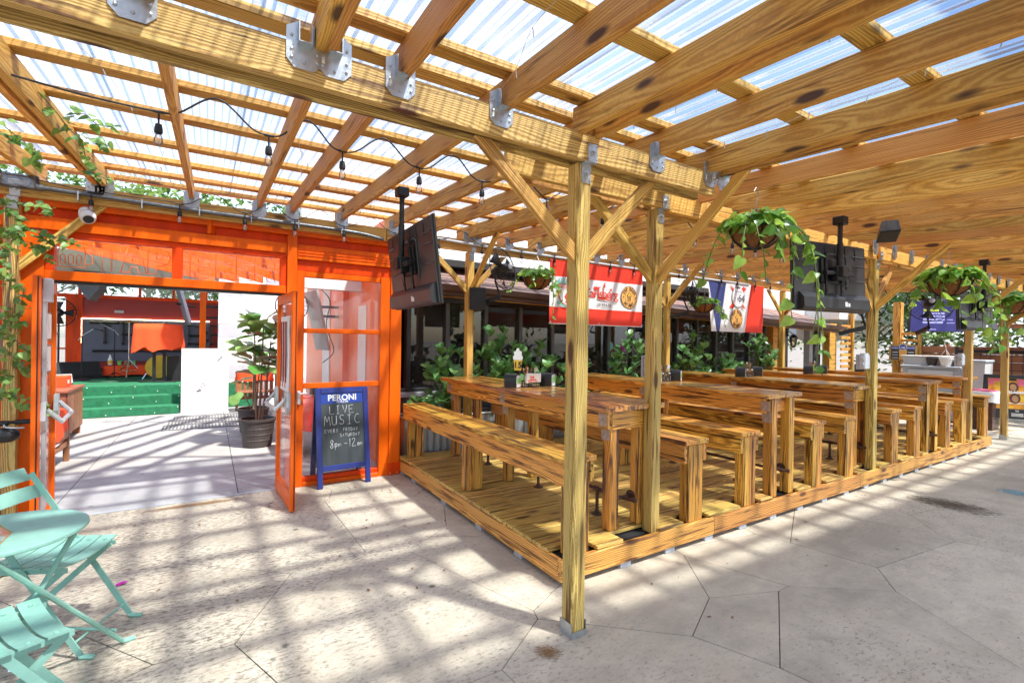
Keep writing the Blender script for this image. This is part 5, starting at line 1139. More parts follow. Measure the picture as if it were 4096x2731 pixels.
# stage equipment
def at_stage(name, loc, label, cat, **k): return thing(name, loc, label=label, cat=cat, **k)
Z0 = .546
t = at_stage('hanging_speaker', (-2.45, 14.6, 2.95), 'grey loudspeaker hanging at the upper left of the stage', 'speaker')
o = MB().prism([(-.24, .0), (.36, .02), (.36, -.36), (.16, -.62)], -.18, .18, 'xz').obj('cabinet', 'panel', t); o.rotation_euler = (0, 0, R_(-15)); MB().tube([(.1, 0, .0), (.1, 0, .2)], .02, 8).obj('bracket', 'blackmetal', t)
t = at_stage('pedestal_fan', (-2.93, 14.9, Z0), 'black pedestal fan at the left of the stage', 'fan')
MB().tube([(0, 0, .03), (0, 0, 1.25)], .02, 8).lathe([(.22, 0), (.2, .03), (.03, .05)], 18).obj('stand', 'black', t)
b = MB()
for k in range(24): a = k*PI/12; b.tube([(0.04*math.cos(a), -.1, .04*math.sin(a)), (.27*math.cos(a), -.08, .27*math.sin(a)), (.31*math.cos(a), 0, .31*math.sin(a)), (.2*math.cos(a), .1, .2*math.sin(a))], .004, 4)
b.tube([(.31*math.cos(i*PI/12), 0, .31*math.sin(i*PI/12)) for i in range(25)], .012, 6); b.lathe([(0, -.1), (.08, -.09), (.1, .05), (.05, .16), (0, .17)], 12, axis='y'); b.obj('fan_head', 'black', t, (0, 0, 1.5))
bl_ = MB()
for k in range(4): a = k*PI/2; bl_.add([(math.cos(a+s)*q, s*.1, math.sin(a+s)*q) for q in (.06, .27) for s in (-.35, .35)], [(0, 1, 3, 2)])
bl_.obj('blades', 'black', t, (0, 0, 1.5))
def wedge(loc, ang, s, label):
    t = thing('floor_monitor', loc, ang, label=label, cat='speaker', group='stage floor monitors')
    MB().prism([(-.26*s, 0), (.26*s, 0), (.26*s, .06*s), (.10*s, .34*s), (-.20*s, .30*s)], -.32*s, .32*s, 'xz').obj('cabinet', 'black', t)
    o = MB().cbox(-.15*s, .15*s, -.28*s, .28*s, -.004, .004, .003).obj('grille', 'blackmetal', t, (.185*s, 0, .20*s)); o.rotation_euler = (0, R_(60), 0)
wedge((-2.55, 14.6, Z0), R_(-60), 1.15, 'black wedge floor monitor at the left of the stage'); wedge((-2.55, 12.95, Z0), R_(-70), .62, 'small black wedge monitor at the front left edge of the stage')
def micstand(loc, label, h, boom, tri):
    t = thing('microphone_stand', loc, label=label, cat='microphone stand', group='microphone stands')
    b = MB().tube([(0, 0, .02), (0, 0, h)], .011, 8)
    if tri:
        for k in range(3): a = k*2*PI/3+.3; b.tube([(0, 0, .14), (.30*math.cos(a), .30*math.sin(a), .01)], .009, 6)
    else: b.lathe([(.15, 0), (.145, .03), (.03, .045)], 20)
    b.obj('stand', 'blackmetal', t); MB().tube([(-.1*boom, 0, h-.1), (0, 0, h), (.35*boom, -.05, h+.16)], .008, 6).obj('boom_arm', 'hardware', t)
    o = MB().lathe([(0, 0), (.012, 0), (.016, .12), (.026, .15), (.026, .18), (0, .20)], 10, axis='x').obj('microphone', 'black', t, (.33*boom, -.05, h+.16)); o.rotation_euler = (0, R_(15), 0)
micstand((-2.37, 14.0, Z0), 'microphone stand with a round base at the front of the stage', .98, .6, False); micstand((-1.85, 14.3, Z0), 'microphone boom stand on a tripod beside the cymbal stand', 1.1, -.7, True); micstand((-2.85, 13.0, Z0), 'short microphone stand at the far left edge of the stage', .9, .4, True)
def cymbal(loc, label, h, tilt):
    t = thing('cymbal_stand', loc, label=label, cat='cymbal stand', group='cymbal stands')
    b = MB().tube([(0, 0, .25), (0, 0, h)], .013, 8)
    for k in range(3): a = k*2*PI/3+.5; b.tube([(0, 0, .42), (.33*math.cos(a), .33*math.sin(a), .015)], .014, 6); b.tube([(0, 0, .15), (.2*math.cos(a), .2*math.sin(a), .17)], .009, 6)
    b.obj('stand', 'chrome', t); o = MB().lathe([(.0, .035), (.03, .03), (.06, .012), (.25, -.012), (.25, -.016), (.05, .005)], 28).obj('cymbal', 'brass', t, (0, 0, h), smooth=True); o.rotation_euler = (tilt, tilt*.6, 0)
cymbal((-1.62, 14.6, Z0), 'bronze cymbal on a chrome tripod stand at centre stage', 1.33, .05); cymbal((-1.18, 14.9, Z0), 'low tilted bronze cymbal beside the draped stand', 1.0, .35)
t = at_stage('drum', (-1.0, 14.2, Z0), 'yellow kick drum behind the draped stand', 'drum')
for n, pr, m in (('shell', [(.26, -.18), (.26, .18)], 'yellow'), ('hoop', [(.272, -.2), (.272, -.16), (.255, -.16)], 'chrome'), ('head', [(0, -.185), (.255, -.185)], 'paper')): MB().lathe(pr, 28, (0, 0, .27), axis='y').obj(n, m, t)
for k in range(2): MB().tube([(-.2+.4*k, -.1, .2), (-.3+.6*k, -.3, 0)], .011, 6).obj('spur', 'chrome', t)
def drape(name, x0, x1, y0, y1, top, hang, mat, par, amp=.03, nn=14, seed=0):
    rr = random.Random(seed); vs = []; fs = []; ring = []
    per = [(x0+(x1-x0)*i/nn, y0) for i in range(nn)]+[(x1, y0+(y1-y0)*i/nn) for i in range(nn)]+[(x1-(x1-x0)*i/nn, y1) for i in range(nn)]+[(x0, y1-(y1-y0)*i/nn) for i in range(nn)]
    cx, cy = (x0+x1)/2, (y0+y1)/2; m = len(per); hs = [hang*(1+rr.uniform(-.25, .2)) for _ in per]
    for lv in range(5):
        f = lv/4
        for k, (x, y) in enumerate(per):
            d = Vector((x-cx, y-cy)).normalized(); w = amp*f*math.sin(k*1.3+seed); hh = (hs[k]+hs[(k+1) % m]+hs[k-1])/3
            vs.append((x+d.x*(.006+w+.02*f), y+d.y*(.006+w+.02*f), top-hh*f))
    for lv in range(4):
        for k in range(m): fs.append((lv*m+k, lv*m+(k+1) % m, (lv+1)*m+(k+1) % m, (lv+1)*m+k))
    vs.append((cx, cy, top+.02)); c = len(vs)-1; fs += [(k, c, (k+1) % m) for k in range(m)]
    return MB().add(vs, fs).obj(name, mat, par, smooth=True)
t = at_stage('keyboard_stand', (-.92, 13.0, Z0), 'stand draped with an orange cloth at the front right of the stage', 'stand')
drape('orange_cloth', -.42, .40, -.2, .25, 1.25, .55, 'cloth', t, .035, 12, 2)
for x in (-.09, .09): bx(t, 'leg', x-.03, x+.03, -.03, .03, .02, 1.2, 'blackmetal')
bx(t, 'foot', -.35, .4, -.04, .04, 0, .025, 'blackmetal'); bx(t, 'amplifier', .12, .42, .25, .6, 0, .55, 'black')
t = at_stage('cloth_heap', (-1.75, 14.85, Z0), 'orange cloth heaped over low boxes at the back of the stage', 'cloth')
drape('cloth', -.35, .75, -.15, .2, .26, .2, 'cloth', t, .05, 12, 5); bx(t, 'crate', -.9, -.4, -.1, .2, 0, .22, 'teak'); drape('cloth', -.95, -.42, -.13, .22, .235, .08, 'cloth', t, .03, 8, 7)
t = at_stage('bottle', (-2.0, 14.85, Z0+.29), 'yellow labelled bottle standing at the back of the stage', 'bottle'); MB().lathe([(.04, 0), (.045, .02), (.045, .12), (.03, .17), (.018, .21), (.018, .24), (0, .245)], 12).obj('glass_body', 'paper', t); MB().lathe([(.0465, .03), (.0465, .11)], 12).obj('label', 'yellow', t)
for k in range(3):
    t = thing('tumbler', (-1.82+.13*k, 14.82, Z0+.29), label='%s of three small tumblers at the back of the stage' % ('leftmost', 'middle', 'rightmost')[k], cat='tumbler', group='tumblers on the stage'); MB().lathe([(.035, 0), (.042, .1), (.037, .1), (.03, .01)], 12).obj('cup', ('greenprint', 'handle', 'greenprint')[k], t)
def cab(pts, label, r=.008):
    t = thing('stage_cable', pts[0], label=label, cat='cable', group='cables on the stage'); o = Vector(pts[0]); MB().tube([p-o for p in spl(pts, 6)], r, 5).obj('cable', 'cable', t)
cab([(-2.3, 13.6, Z0+.008), (-1.9, 13.2, Z0+.008), (-1.4, 13.35, Z0+.008), (-1.0, 12.9, Z0+.008), (-.6, 12.8, Z0+.008)], 'black cable curling across the front of the stage')
cab([(-2.0, 14.3, Z0+.008), (-1.6, 13.9, Z0+.008), (-1.2, 14.1, Z0+.008), (-.9, 13.7, Z0+.008)], 'black cable lying between the microphone stands')
# post, television and white wall at the right of the yard
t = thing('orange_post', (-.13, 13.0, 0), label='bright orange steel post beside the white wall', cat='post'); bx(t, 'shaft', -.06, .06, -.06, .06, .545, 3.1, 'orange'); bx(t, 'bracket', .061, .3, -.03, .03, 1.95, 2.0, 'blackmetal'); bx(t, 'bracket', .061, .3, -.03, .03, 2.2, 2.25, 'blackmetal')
t = thing('wall_television', (-.62, 12.7, 2.75), label='thin television seen edge-on hanging beside the orange post', cat='television')
o = MB().cbox(-.03, .03, -.45, .45, -.95, -.1, .01).obj('casing', 'panel', t); o.rotation_euler = (0, R_(-14), R_(6)); MB().tube([(0, 0, -.5), (.35, .1, -.55)], .02, 8).obj('arm', 'blackmetal', t)
WW = thing('white_block_wall', (.16, 12.35, 0), label='white painted block wall with scattered grey blocks', cat='wall')
bx(WW, 'wall', 0, 4.2, 0, .2, 0, 3.4, 'white')
rr = random.Random(4)
for i in range(9):
    for j in range(11):
        gry = (i, j) in ((0, 8), (0, 5), (1, 2), (3, 7), (4, 4), (0, 2), (2, 9), (5, 6), (2, 5), (3, 1))
        bx(WW, 'block', .004+i*.46+(.0 if j % 2 else -.0), .456+i*.46, -.012-rr.random()*.003, -.001, .004+j*.305, .301+j*.305, 'grayp' if gry else 'white', .006)
t = thing('guitar_board', (-.06, 11.72, 0), label='white board with a sketched electric guitar standing against the steps', cat='board')
bx(t, 'panel', -.41, .41, 0, .03, .0, 1.30, 'white')
gt = [[(-.24, .38), (-.27, .47), (-.2, .55), (-.12, .57), (-.1, .63), (-.04, .6), (.0, .55), (.06, .56), (.09, .50), (.02, .45), (-.02, .36), (-.1, .3), (-.19, .31), (-.24, .38)], [(-.06, .55), (.2, 1.02)], [(-.02, .52), (.235, .99)], [(.2, 1.02), (.235, 1.1), (.30, 1.13), (.27, 1.04), (.235, .99)], [(-.13, .42), (.22, 1.05)], [(-.16, .45), (-.11, .41)], [(-.13, .5), (-.07, .46)], [(-.1, .55), (-.04, .51)]]
strokes('guitar_sketch', [[(p.x, p.y) for p in spl([Vector((x, y, 0)) for x, y in g_], 4)] if len(g_) > 5 else g_ for g_ in gt], .0045, 'grayp', t, face_m((0, -.003, 0), (1, 0, 0), (0, 0, 1)))
strokes('guitar_sketch', [[(.22+.014*k, 1.03+.017*k), (.205+.014*k, 1.06+.017*k)] for k in range(6)], .004, 'panel', t, face_m((0, -.003, 0), (1, 0, 0), (0, 0, 1)))
bx(t, 'pickup', -.14, -.07, -.012, -.001, .44, .455, 'panel', .001)
# floor grating
GR = thing('floor_grating', (-.05, 10.5, .003), label='dark floor grating set in the yard paving before the steps', cat='grating')
for i in range(4):
    for j in range(3):
        b = MB(); b.box(-.2, .2, -.26, -.245, 0, .012).box(-.2, .2, .245, .26, 0, .012)
        for k in range(9): b.box(-.2+k*.049, -.2+k*.049+.022, -.245, .245, .0, .011)
        b.obj('grate_panel', 'grate', GR, (-.40+i*.41+.05*j, -.6+j*.54, 0))
# potted fiddle-leaf figs
def pot(par):
    MB().lathe([(.17, 0), (.185, .02), (.215, .30), (.222, .36), (.235, .365), (.237, .40), (.215, .40), (.205, .33), (0, .33)], 28).obj('tub', 'pot', par, smooth=False)
    for z, rr_ in ((.09, .192), (.17, .2005), (.25, .209)): MB().lathe([(rr_, 0), (rr_+.005, .006), (rr_+.005, .02), (rr_+.001, .026)], 28, (0, 0, z)).obj('tub_band', 'pot', par)
    MB().lathe([(.206, .345), (.1, .36), (0, .365)], 20).obj('soil', 'soil', par)
def fig(loc, label, n, stems, spread, h0, h1, seed, lone=False):
    rr = random.Random(seed); t = thing('potted_fig', loc, label=label, cat='potted plant', group='fiddle-leaf figs in tubs'); pot(t)
    for sx, sy, hh in stems:
        MB().tube(spl([(sx*.3, sy*.3, .34), (sx*.6, sy*.5, hh*.5), (sx, sy, hh)], 5), .017, 8, r1=.009).obj('stem', 'bark', t)
    for i in range(n):
        sx, sy, hh = stems[i % len(stems)]; z = h0+(h1-h0)*(i+rr.random())/n; z = min(z, h1); a = rr.uniform(0, 2*PI)
        d = Vector((math.cos(a), math.sin(a), rr.uniform(-.2, 1.0))); p = Vector((sx*min(1, z/hh), sy*min(1, z/hh), z))+d*.05
        me = leaf_mesh('fig', 'leaf_fig', FIDDLE, .14, .25) if rr.random() > .16 else leaf_mesh('figdry', 'leaf_figdry', FIDDLE, .25, .35)
        place('leaf', me, t, mtx=leaf_mtx(p, d, (rr.uniform(-.3, .3), rr.uniform(-.3, .3), 1), spread*rr.uniform(.75, 1.2)))
    if lone: place('leaf', leaf_mesh('fig', 'leaf_fig', FIDDLE, .14, .25), t, mtx=leaf_mtx((-.16, -.1, .66), (-.6, -.3, -.5), (0, -.9, .6), .24)); MB().tube([(-.02, 0, .36), (-.1, -.05, .55), (-.17, -.1, .67)], .008, 6).obj('stem', 'bark', t)
fig((.598, 7.75, 0), 'fiddle-leaf fig in the nearer dark tub behind the open door', 44, [(.06, .0, 1.75), (-.05, .05, 1.6), (.16, .03, 1.5)], .34, 1.08, 1.80, 6)
fig((.62, 8.9, 0), 'fiddle-leaf fig in the farther dark tub behind the open door', 18, [(.0, .0, 1.4), (.1, .1, 1.2)], .32, .85, 1.5, 9, True)
# slatted bench with orange cloth behind the tubs
t = thing('slatted_bench', (.95, 11.6, 0), label='brown slatted bench with an orange cloth over its back behind the tubs', cat='bench')
for i in range(9): board('slat', (-.40+.1*i, 0, .3), (-.40+.1*i, .0, .76), .07, .02, 'teak', t, upv=(0, 1, 0))
for z in (.27, .78): board('rail', (-.46, 0, z), (.46, 0, z), .035, .06, 'teak', t)
for x in (-.45, .45): board('leg', (x, 0, 0), (x, 0, .82), .05, .05, 'teak', t, upv=(0, 1, 0))
board('seat_plank', (-.46, -.2, .42), (.46, -.2, .42), .36, .03, 'teak', t)
drape('orange_cloth', -.45, .2, -.035, .035, .83, .22, 'cloth', t, .03, 8, 3)
# brown garden bench at the left, seen through the left door leaf
t = thing('garden_bench', (-1.62, 7.6, 0), label='brown wooden garden bench with an orange towel behind the left door leaf', cat='bench')
for x, y in ((.15, .3), (.15, -.4), (-.3, .3), (-.3, -.4)): board('leg', (x, y, 0), (x, y, .60 if x > 0 else .9), .055, .055, 'teak', t, upv=(0, 1, 0))
for i in range(5): board('seat_slat', (-.28+.1*i, -.42, .42), (-.28+.1*i, .34, .42), .08, .022, 'teak', t)
board('apron', (.16, -.42, .35), (.16, .34, .35), .03, .10, 'teak', t); board('stretcher', (.15, -.4, .22), (.15, .3, .22), .03, .06, 'teak', t)
board('arm_rest', (-.3, .31, .63), (.18, .31, .63), .07, .03, 'teak', t); board('arm_rest', (-.3, -.41, .63), (.18, -.41, .63), .07, .03, 'teak', t)
drape('orange_towel', .02, .17, -.3, .2, .66, .30, 'cloth', t, .02, 6, 4)
t = thing('wooden_cabinet', (-1.95, 9.6, 0), label='reddish wooden cabinet at the left before the stage steps', cat='cabinet')
bx(t, 'carcass', -.3, .25, -.5, .5, .12, .72, 'teak'); bx(t, 'top', -.33, .28, -.53, .53, .722, .76, 'teak')
for i in range(5): bx(t, 'front_board', .251, .262, -.49+.196*i, -.30+.196*i, .13, .715, 'teak')
for y in (-.45, .42): bx(t, 'foot', .15, .24, y, y+.07, 0, .118, 'teak')
t = thing('orange_box', (-1.95, 9.75, .762), label='orange basket standing on the wooden cabinet', cat='box'); bx(t, 'tub', -.2, .15, -.15, .2, 0, .16, 'cloth'); bx(t, 'front_slot', .151, .153, -.05, .05, .05, .1, 'paper', .0005)
# objects behind the fixed glass of the storefront
RW = thing('orange_side_wall', (1.78, 5.6, 0), label='orange-red side wall behind the fixed glass of the storefront', cat='wall')
bx(RW, 'wall', 0, .09, 0, 5.6, 0, 3.0, 'orange'); bx(RW, 'sunlit_patch', -.012, -.001, .9, 1.3, .9, 2.0, 'white'); bx(RW, 'pilaster', -.08, -.001, 1.9, 2.2, 0, 3, 'orange'); bx(RW, 'sunlit_patch', -.012, -.001, 3.2, 3.8, .0, 2.6, 'white')  # white pieces paint sunlit and reflected areas onto the orange wall
t = thing('cloth_table', (1.32, 7.0, 0), label='small table with a red cloth behind the storefront glass', cat='table')
drape('red_cloth', -.38, .42, -.35, .35, .76, .42, 'redfab', t, .03, 8, 8)
for x in (-.3, .33):
    for y in (-.28, .28): bx(t, 'leg', x-.025, x+.025, y-.025, y+.025, 0, .755, 'white')
bx(t, 'side_panel', -.36, -.30, -.26, .26, 0, .5, 'white')
t = thing('tumbler_cup', (1.2, 6.95, .785), label='dark ribbed cup on the red-clothed table', cat='cup'); MB().lathe([(.045, 0), (.052, .15), (.047, .15), (.04, .01)], 16).obj('cup', 'pot', t)
for k in range(6): MB().lathe([(.049+.001*k, 0), (.051+.001*k, .004), (.049+.001*k, .008)], 16, (0, 0, .02+.02*k)).obj('cup_rib', 'pot', t)
t = thing('wall_bracket_fan', (1.1, 8.3, 2.05), label='dark fan and screen on wall brackets behind the storefront glass', cat='fan')
b = MB()
for k in range(20): a = k*PI/10; b.tube([(.03*math.cos(a), -.08, .03*math.sin(a)), (.2*math.cos(a), -.07, .2*math.sin(a)), (.24*math.cos(a), 0, .24*math.sin(a))], .004, 4)
b.tube([(.24*math.cos(i*PI/12), 0, .24*math.sin(i*PI/12)) for i in range(25)], .01, 6); b.lathe([(0, -.06), (.06, -.05), (.07, .1), (0, .12)], 12, axis='y'); b.obj('cage', 'panel', t)
o = MB().cbox(-.02, .02, -.35, .35, -.6, .35, .008).obj('screen_edge', 'grayp', t, (.32, -.15, -.1)); o.rotation_euler = (0, R_(-12), R_(5))
for z in (-.02, -.17): bx(t, 'arm', .36, .9, -.15, -.11, z, z+.04, 'panel')
bx(t, 'wall_plate', .87, .9, -.2, -.05, -.3, .15, 'panel')
MB().tube(spl([(.4, -.1, .3), (.55, -.1, .1), (.5, -.1, -.3), (.62, -.1, -.7), (.45, -.1, -.9)], 6), .008, 6).obj('hanging_cable', 'cable', t)
# ---------------------------------------------------------------- trees
def tree(loc, h, cr, label, n, ls, seed, group, mat='leaf_tree', bark='palebark', low=.45, thin=.12):
    rr = random.Random(seed); t = thing('tree', loc, label=label, cat='tree', group=group)
    tr = MB(); top = Vector((rr.uniform(-.3, .3), rr.uniform(-.3, .3), h*.8)); tr.tube(spl([(0, 0, -.1), (top.x*.3, top.y*.3, h*.3), tuple(top)], 6), thin, 9, r1=thin*.35)
    tips = []
    for k in range(9):
        z = h*(low*.7+rr.random()*.4); a = rr.uniform(0, 2*PI); e = Vector((math.cos(a)*cr*.75, math.sin(a)*cr*.75, z+h*.22)); tr.tube(spl([(top.x*z/h, top.y*z/h, z), tuple(Vector((top.x*z/h, top.y*z/h, z)).lerp(e, .5)+Vector((0, 0, .1))), tuple(e)], 4), thin*.38, 6, r1=.012); tips.append(e)
    tr.obj('trunk', bark, t, smooth=True)
    vs, fs = [], []; cl = tips+[Vector((rr.gauss(0, cr*.45), rr.gauss(0, cr*.45), h*(low+rr.random()*(1-low)))) for _ in range(14)]
    for i in range(n):
        c = rr.choice(cl); p = c+Vector((rr.gauss(0, cr*.22), rr.gauss(0, cr*.22), rr.gauss(0, h*.06))); s = ls*rr.uniform(.6, 1.3)
        d = Vector((rr.uniform(-1, 1), rr.uniform(-1, 1), rr.uniform(-.9, .4))).normalized(); y = d.cross(Vector((rr.uniform(-.5, .5), rr.uniform(-.5, .5), 1))).normalized()
        k = len(vs); vs += [p, p+d*s*.45+y*s*.26, p+d*s, p+d*s*.45-y*s*.26]; fs.append((k, k+1, k+2, k+3))
    me = bpy.data.meshes.new('crown'); me.from_pydata([tuple(v) for v in vs], [], fs); me.materials.append(M[mat]); me.update(); place('crown', me, t)
gp = 'trees behind the yard'
tree((-4.2, 17.5, 0), 5.6, 2.0, 'leafy tree rising behind the left end of the stage shed', 5000, .22, 1, gp); tree((-1.8, 19, 0), 5.9, 2.4, 'leafy tree behind the middle of the stage shed', 6000, .24, 2, gp); tree((1.0, 20, 0), 6.0, 2.6, 'leafy tree behind the right end of the stage shed', 6000, .24, 3, gp); tree((-7, 15, 0), 4.8, 2.2, 'broad leafy tree further left of the stage shed', 5000, .24, 4, gp)
# ---------------------------------------------------------------- restaurant building behind the deck
RB = thing('restaurant_building', (2.0, 6.2, 0), label='dark glazed restaurant building with a brown tiled roof behind the deck', cat='building')
def rb(name, x0, x1, y0, y1, z0, z1, mat, b=.004): return bx(RB, name, x0-2, x1-2, y0-6.2, y1-6.2, z0, z1, mat, b)
rb('base_wall', 1.95, 10.6, 6.18, 6.3, 0, .78, 'panel'); rb('window_sill', 1.95, 10.6, 6.12, 6.3, .782, .85, 'grayp')
mx = [2.05, 2.24, 2.80, 3.41, 4.01, 4.62, 5.22, 5.82, 6.41, 7.0, 7.6, 8.2, 8.8, 9.36, 9.95, 10.55]
for i, x in enumerate(mx): rb('mullion', x-.03 if i else 1.95, x+.03, 6.14, 6.26, .852, 2.06, 'greyframe' if i > 1 else 'darkframe')
rb('window_head', 1.95, 10.6, 6.13, 6.3, 2.061, 2.16, 'darkframe'); rb('window_bottom_rail', 1.95, 10.6, 6.15, 6.25, .851, .90, 'darkframe')
for a, b in zip(mx[1:-1], mx[2:]):
    MB().box(a-1.972, b-2.028, .0, .008, .90, 2.06).obj('window_pane', 'darkglass', RB)
rb('interior_back', 1.95, 10.6, 7.6, 7.7, 0, 2.7, 'interior'); rb('interior_floor', 1.95, 10.6, 6.31, 7.59, .0, .05, 'interior'); rb('interior_ceiling', 1.95, 10.6, 6.31, 7.59, 2.6, 2.7, 'interior')
for a, b, z in ((3.45, 3.98, 1.55), (4.05, 4.58, 1.55), (5.86, 6.38, 1.62), (6.45, 6.97, 1.6), (2.84, 3.0, 1.6), (2.6, 2.76, 1.55), (8.3, 8.75, 1.5)): rb('window_blind', a, b, 6.225, 6.235, z, 2.05 if a > 3.2 else z+.18, 'lilac', .001)
# flower decoration on a pane
fl = MB()
for k in range(7): a = k*2*PI/7; c = (math.cos(a)*.08, math.sin(a)*.08); MB().prism([(c[0]+math.cos(q)*.045, c[1]+math.sin(q)*.045) for q in [i*PI/6 for i in range(12)]], -.004-.0004*k, -.002-.0004*k, 'xz').obj('flower_petal', 'pink' if False else 'petal', RB, (4.13, -.002, 1.38))
MB().prism(circ(0, 0, .05, 14), -.009, -.0072, 'xz').obj('flower_centre', 'paper', RB, (4.13, -.002, 1.38))
for (dx, dz, m) in ((-.25, .1, 'teal'), (.27, .12, 'lilac'), (-.22, -.18, 'teal')): MB().prism(circ(0, 0, .09, 12), -.006, -.0035, 'xz').obj('flower_leaf', m, RB, (4.13+dx, -.002, 1.38+dz))
# roof: tiles in courses, gutter falling gently to the right
fall = lambda x: -.0235*(x-2.35)
RFc = 6; pitch = math.atan2(.40, 1.0)
me_t = MB().cbox(-.147, .147, -.11, .11, -.007, .007, .003).mesh('roof_tile', 'shingle')
for j in range(RFc):
    y = 5.76+.165*j; x = 2.0+(.15 if j % 2 else 0)
    while x < 12.9:
        mtx = Matrix.Translation((x-2, y+.09-6.2, 2.265+.40*(y-5.76)+.035+fall(x)))@Matrix.Rotation(math.atan(.0235), 4, 'Y')@Matrix.Rotation(pitch-.06, 4, 'X')
        place('roof_tile', me_t, RB, mtx=mtx); x += .30
MB().add([(0-.05, -.46, 2.24), (11.0, -.46, 1.99), (11.0, .55, 2.36), (-.05, .55, 2.61), (-.05, -.46, 2.2), (11.0, -.46, 1.95), (11.0, .55, 2.2), (-.05, .55, 2.4)], [(0, 1, 2, 3), (4, 7, 6, 5), (0, 4, 5, 1), (1, 5, 6, 2), (2, 6, 7, 3), (3, 7, 4, 0)]).obj('roof_deck', 'gutter', RB)
gp_ = [(-.50, .0), (-.58, .02), (-.60, .09), (-.59, .09), (-.572, .03), (-.50, .012)]
def gut(x): return [(x, u, 2.17+w+fall(x+2)) for u, w in gp_]
vs = gut(0)+gut(11.05); n = 6; MB().add(vs, [tuple(range(6)), tuple(range(6, 12))[::-1]]+[(i, (i+1) % 6, 6+(i+1) % 6, 6+i) for i in range(6)]).obj('gutter', 'gutter', RB)
MB().bar((0, -.47, 2.19), (11.0, -.47, 1.93), .03, .1).obj('fascia', 'gutter', RB)
MB().add([(0, -.46, 2.13), (11, -.46, 1.87), (11, .0, 2.0), (0, .0, 2.16), (0, -.46, 2.12), (11, -.46, 1.86), (11, 0, 1.99), (0, 0, 2.15)], [(0, 1, 2, 3), (4, 7, 6, 5), (0, 4, 5, 1), (1, 5, 6, 2), (2, 6, 7, 3), (3, 7, 4, 0)]).obj('soffit', 'rim', RB)
rb('upper_wall', 1.0, 14.5, 6.78, 6.9, 2.2, 4.0, 'white'); rb('upper_wall_end', .85, .999, 6.7, 9.5, 2.9, 4.0, 'white') if False else None
# timber entrance
for a, b in ((10.62, 10.80), (10.84, 11.0), (13.15, 13.5)): rb('timber_column', a, b, 6.0, 6.15, 0, 2.1, 'rim')
rb('doorway_void', 11.1, 13.1, 7.0, 7.1, 0, 2.2, 'interior'); rb('doorway_side', 11.02, 11.1, 6.15, 7.0, 0, 2.1, 'white'); rb('door_jamb', 12.5, 12.66, 6.16, 6.3, 0, 2.0, 'grayp'); rb('door_panel', 12.67, 13.12, 6.2, 6.26, 0, 2.0, 'interior')
rb('white_soffit', 13.52, 20, 5.95, 7.5, 2.22, 2.6, 'white'); rb('white_wall', 13.52, 20, 7.0, 7.2, 1.7, 2.22, 'white')
t = thing('wall_lantern', (11.42, 5.98, 1.66), label='black wall lantern beside the restaurant entrance', cat='lantern')
MB().lathe([(.0, .14), (.05, .12), (.09, .06), (.085, .05), (.02, .05)], 6).obj('cap', 'blackmetal', t); MB().lathe([(.075, .05), (.05, -.13), (.045, -.13), (.07, .05)], 6).obj('glass', 'bulb', t); MB().lathe([(.055, -.13), (.03, -.17), (0, -.18)], 6).obj('base', 'blackmetal', t)
b = MB()
for k in range(6): a = k*PI/3; b.tube([(.077*math.cos(a), .077*math.sin(a), .05), (.052*math.cos(a), .052*math.sin(a), -.13)], .006, 5)
b.tube([(0, 0, .14), (0, .1, .2), (0, .17, .1)], .01, 6); b.obj('frame', 'blackmetal', t)
# ---------------------------------------------------------------- trough planters and shrubs
for k in range(6):
    x0 = 1.98+1.42*k
    t = thing('trough_planter', (x0+.68, 5.72, 0), label='%s corrugated steel trough planter from the storefront along the windows' % ('first', 'second', 'third', 'fourth', 'fifth', 'sixth')[k], cat='planter', group='steel trough planters')
    pr = []; n = 30
    for i in range(n+1):
        x = -.67+1.34*i/n; pr.append((x, -.17+.012*math.sin(i*PI)+(.014 if i % 2 else 0)))
    poly = pr+[(.67, .2), (-.67, .2)]; MB().prism(poly, 0, .60, 'xy').obj('trough', 'corr', t); MB().tube([(-.67, -.165, .6), (.67, -.165, .6), (.67, .2, .6), (-.67, .2, .6), (-.67, -.165, .6)], .014, 6).obj('rim', 'corr', t); MB().box(-.65, .65, -.15, .19, .595, .604).obj('soil', 'soil', t)
def shrub(x, y, h, w, n, label, seed, z0=.6, ls=.125, group='glossy shrubs along the windows', mat='leaf_shrub'):
    rr = random.Random(seed); t = thing('shrub', (x, y, z0), label=label, cat='shrub', group=group); st = MB(); lf = leaf_mesh('obov'+mat, mat, OVAL, .1, .12)
    for k in range(n):
        a = rr.uniform(0, 2*PI); q = rr.random()**.6; top = Vector((math.cos(a)*w*q, math.sin(a)*w*.55*q-.05, h*(.18+.82*rr.random()*(1.05-.5*q)))); base = Vector((rr.uniform(-.08, .08), rr.uniform(-.05, .05), 0))
        mid = base.lerp(top, .55)+Vector((0, 0, .06)); st.tube([base, mid, top], .006, 5, r1=.003); d0 = (top-mid).normalized()
        m = 6
        for i in range(m):
            b_ = i*2*PI/m+rr.random(); o = Vector((math.cos(b_), math.sin(b_), .35+rr.random()*.5)); d = (o+d0*.5).normalized()
            place('leaf', lf, t, mtx=leaf_mtx(top-d0*(.015*i), d, (0, 0, 1) if rr.random() > .3 else (rr.uniform(-1, 1), -1, .5), ls*rr.uniform(.7, 1.15)))
    st.obj('branches', 'stem', t)
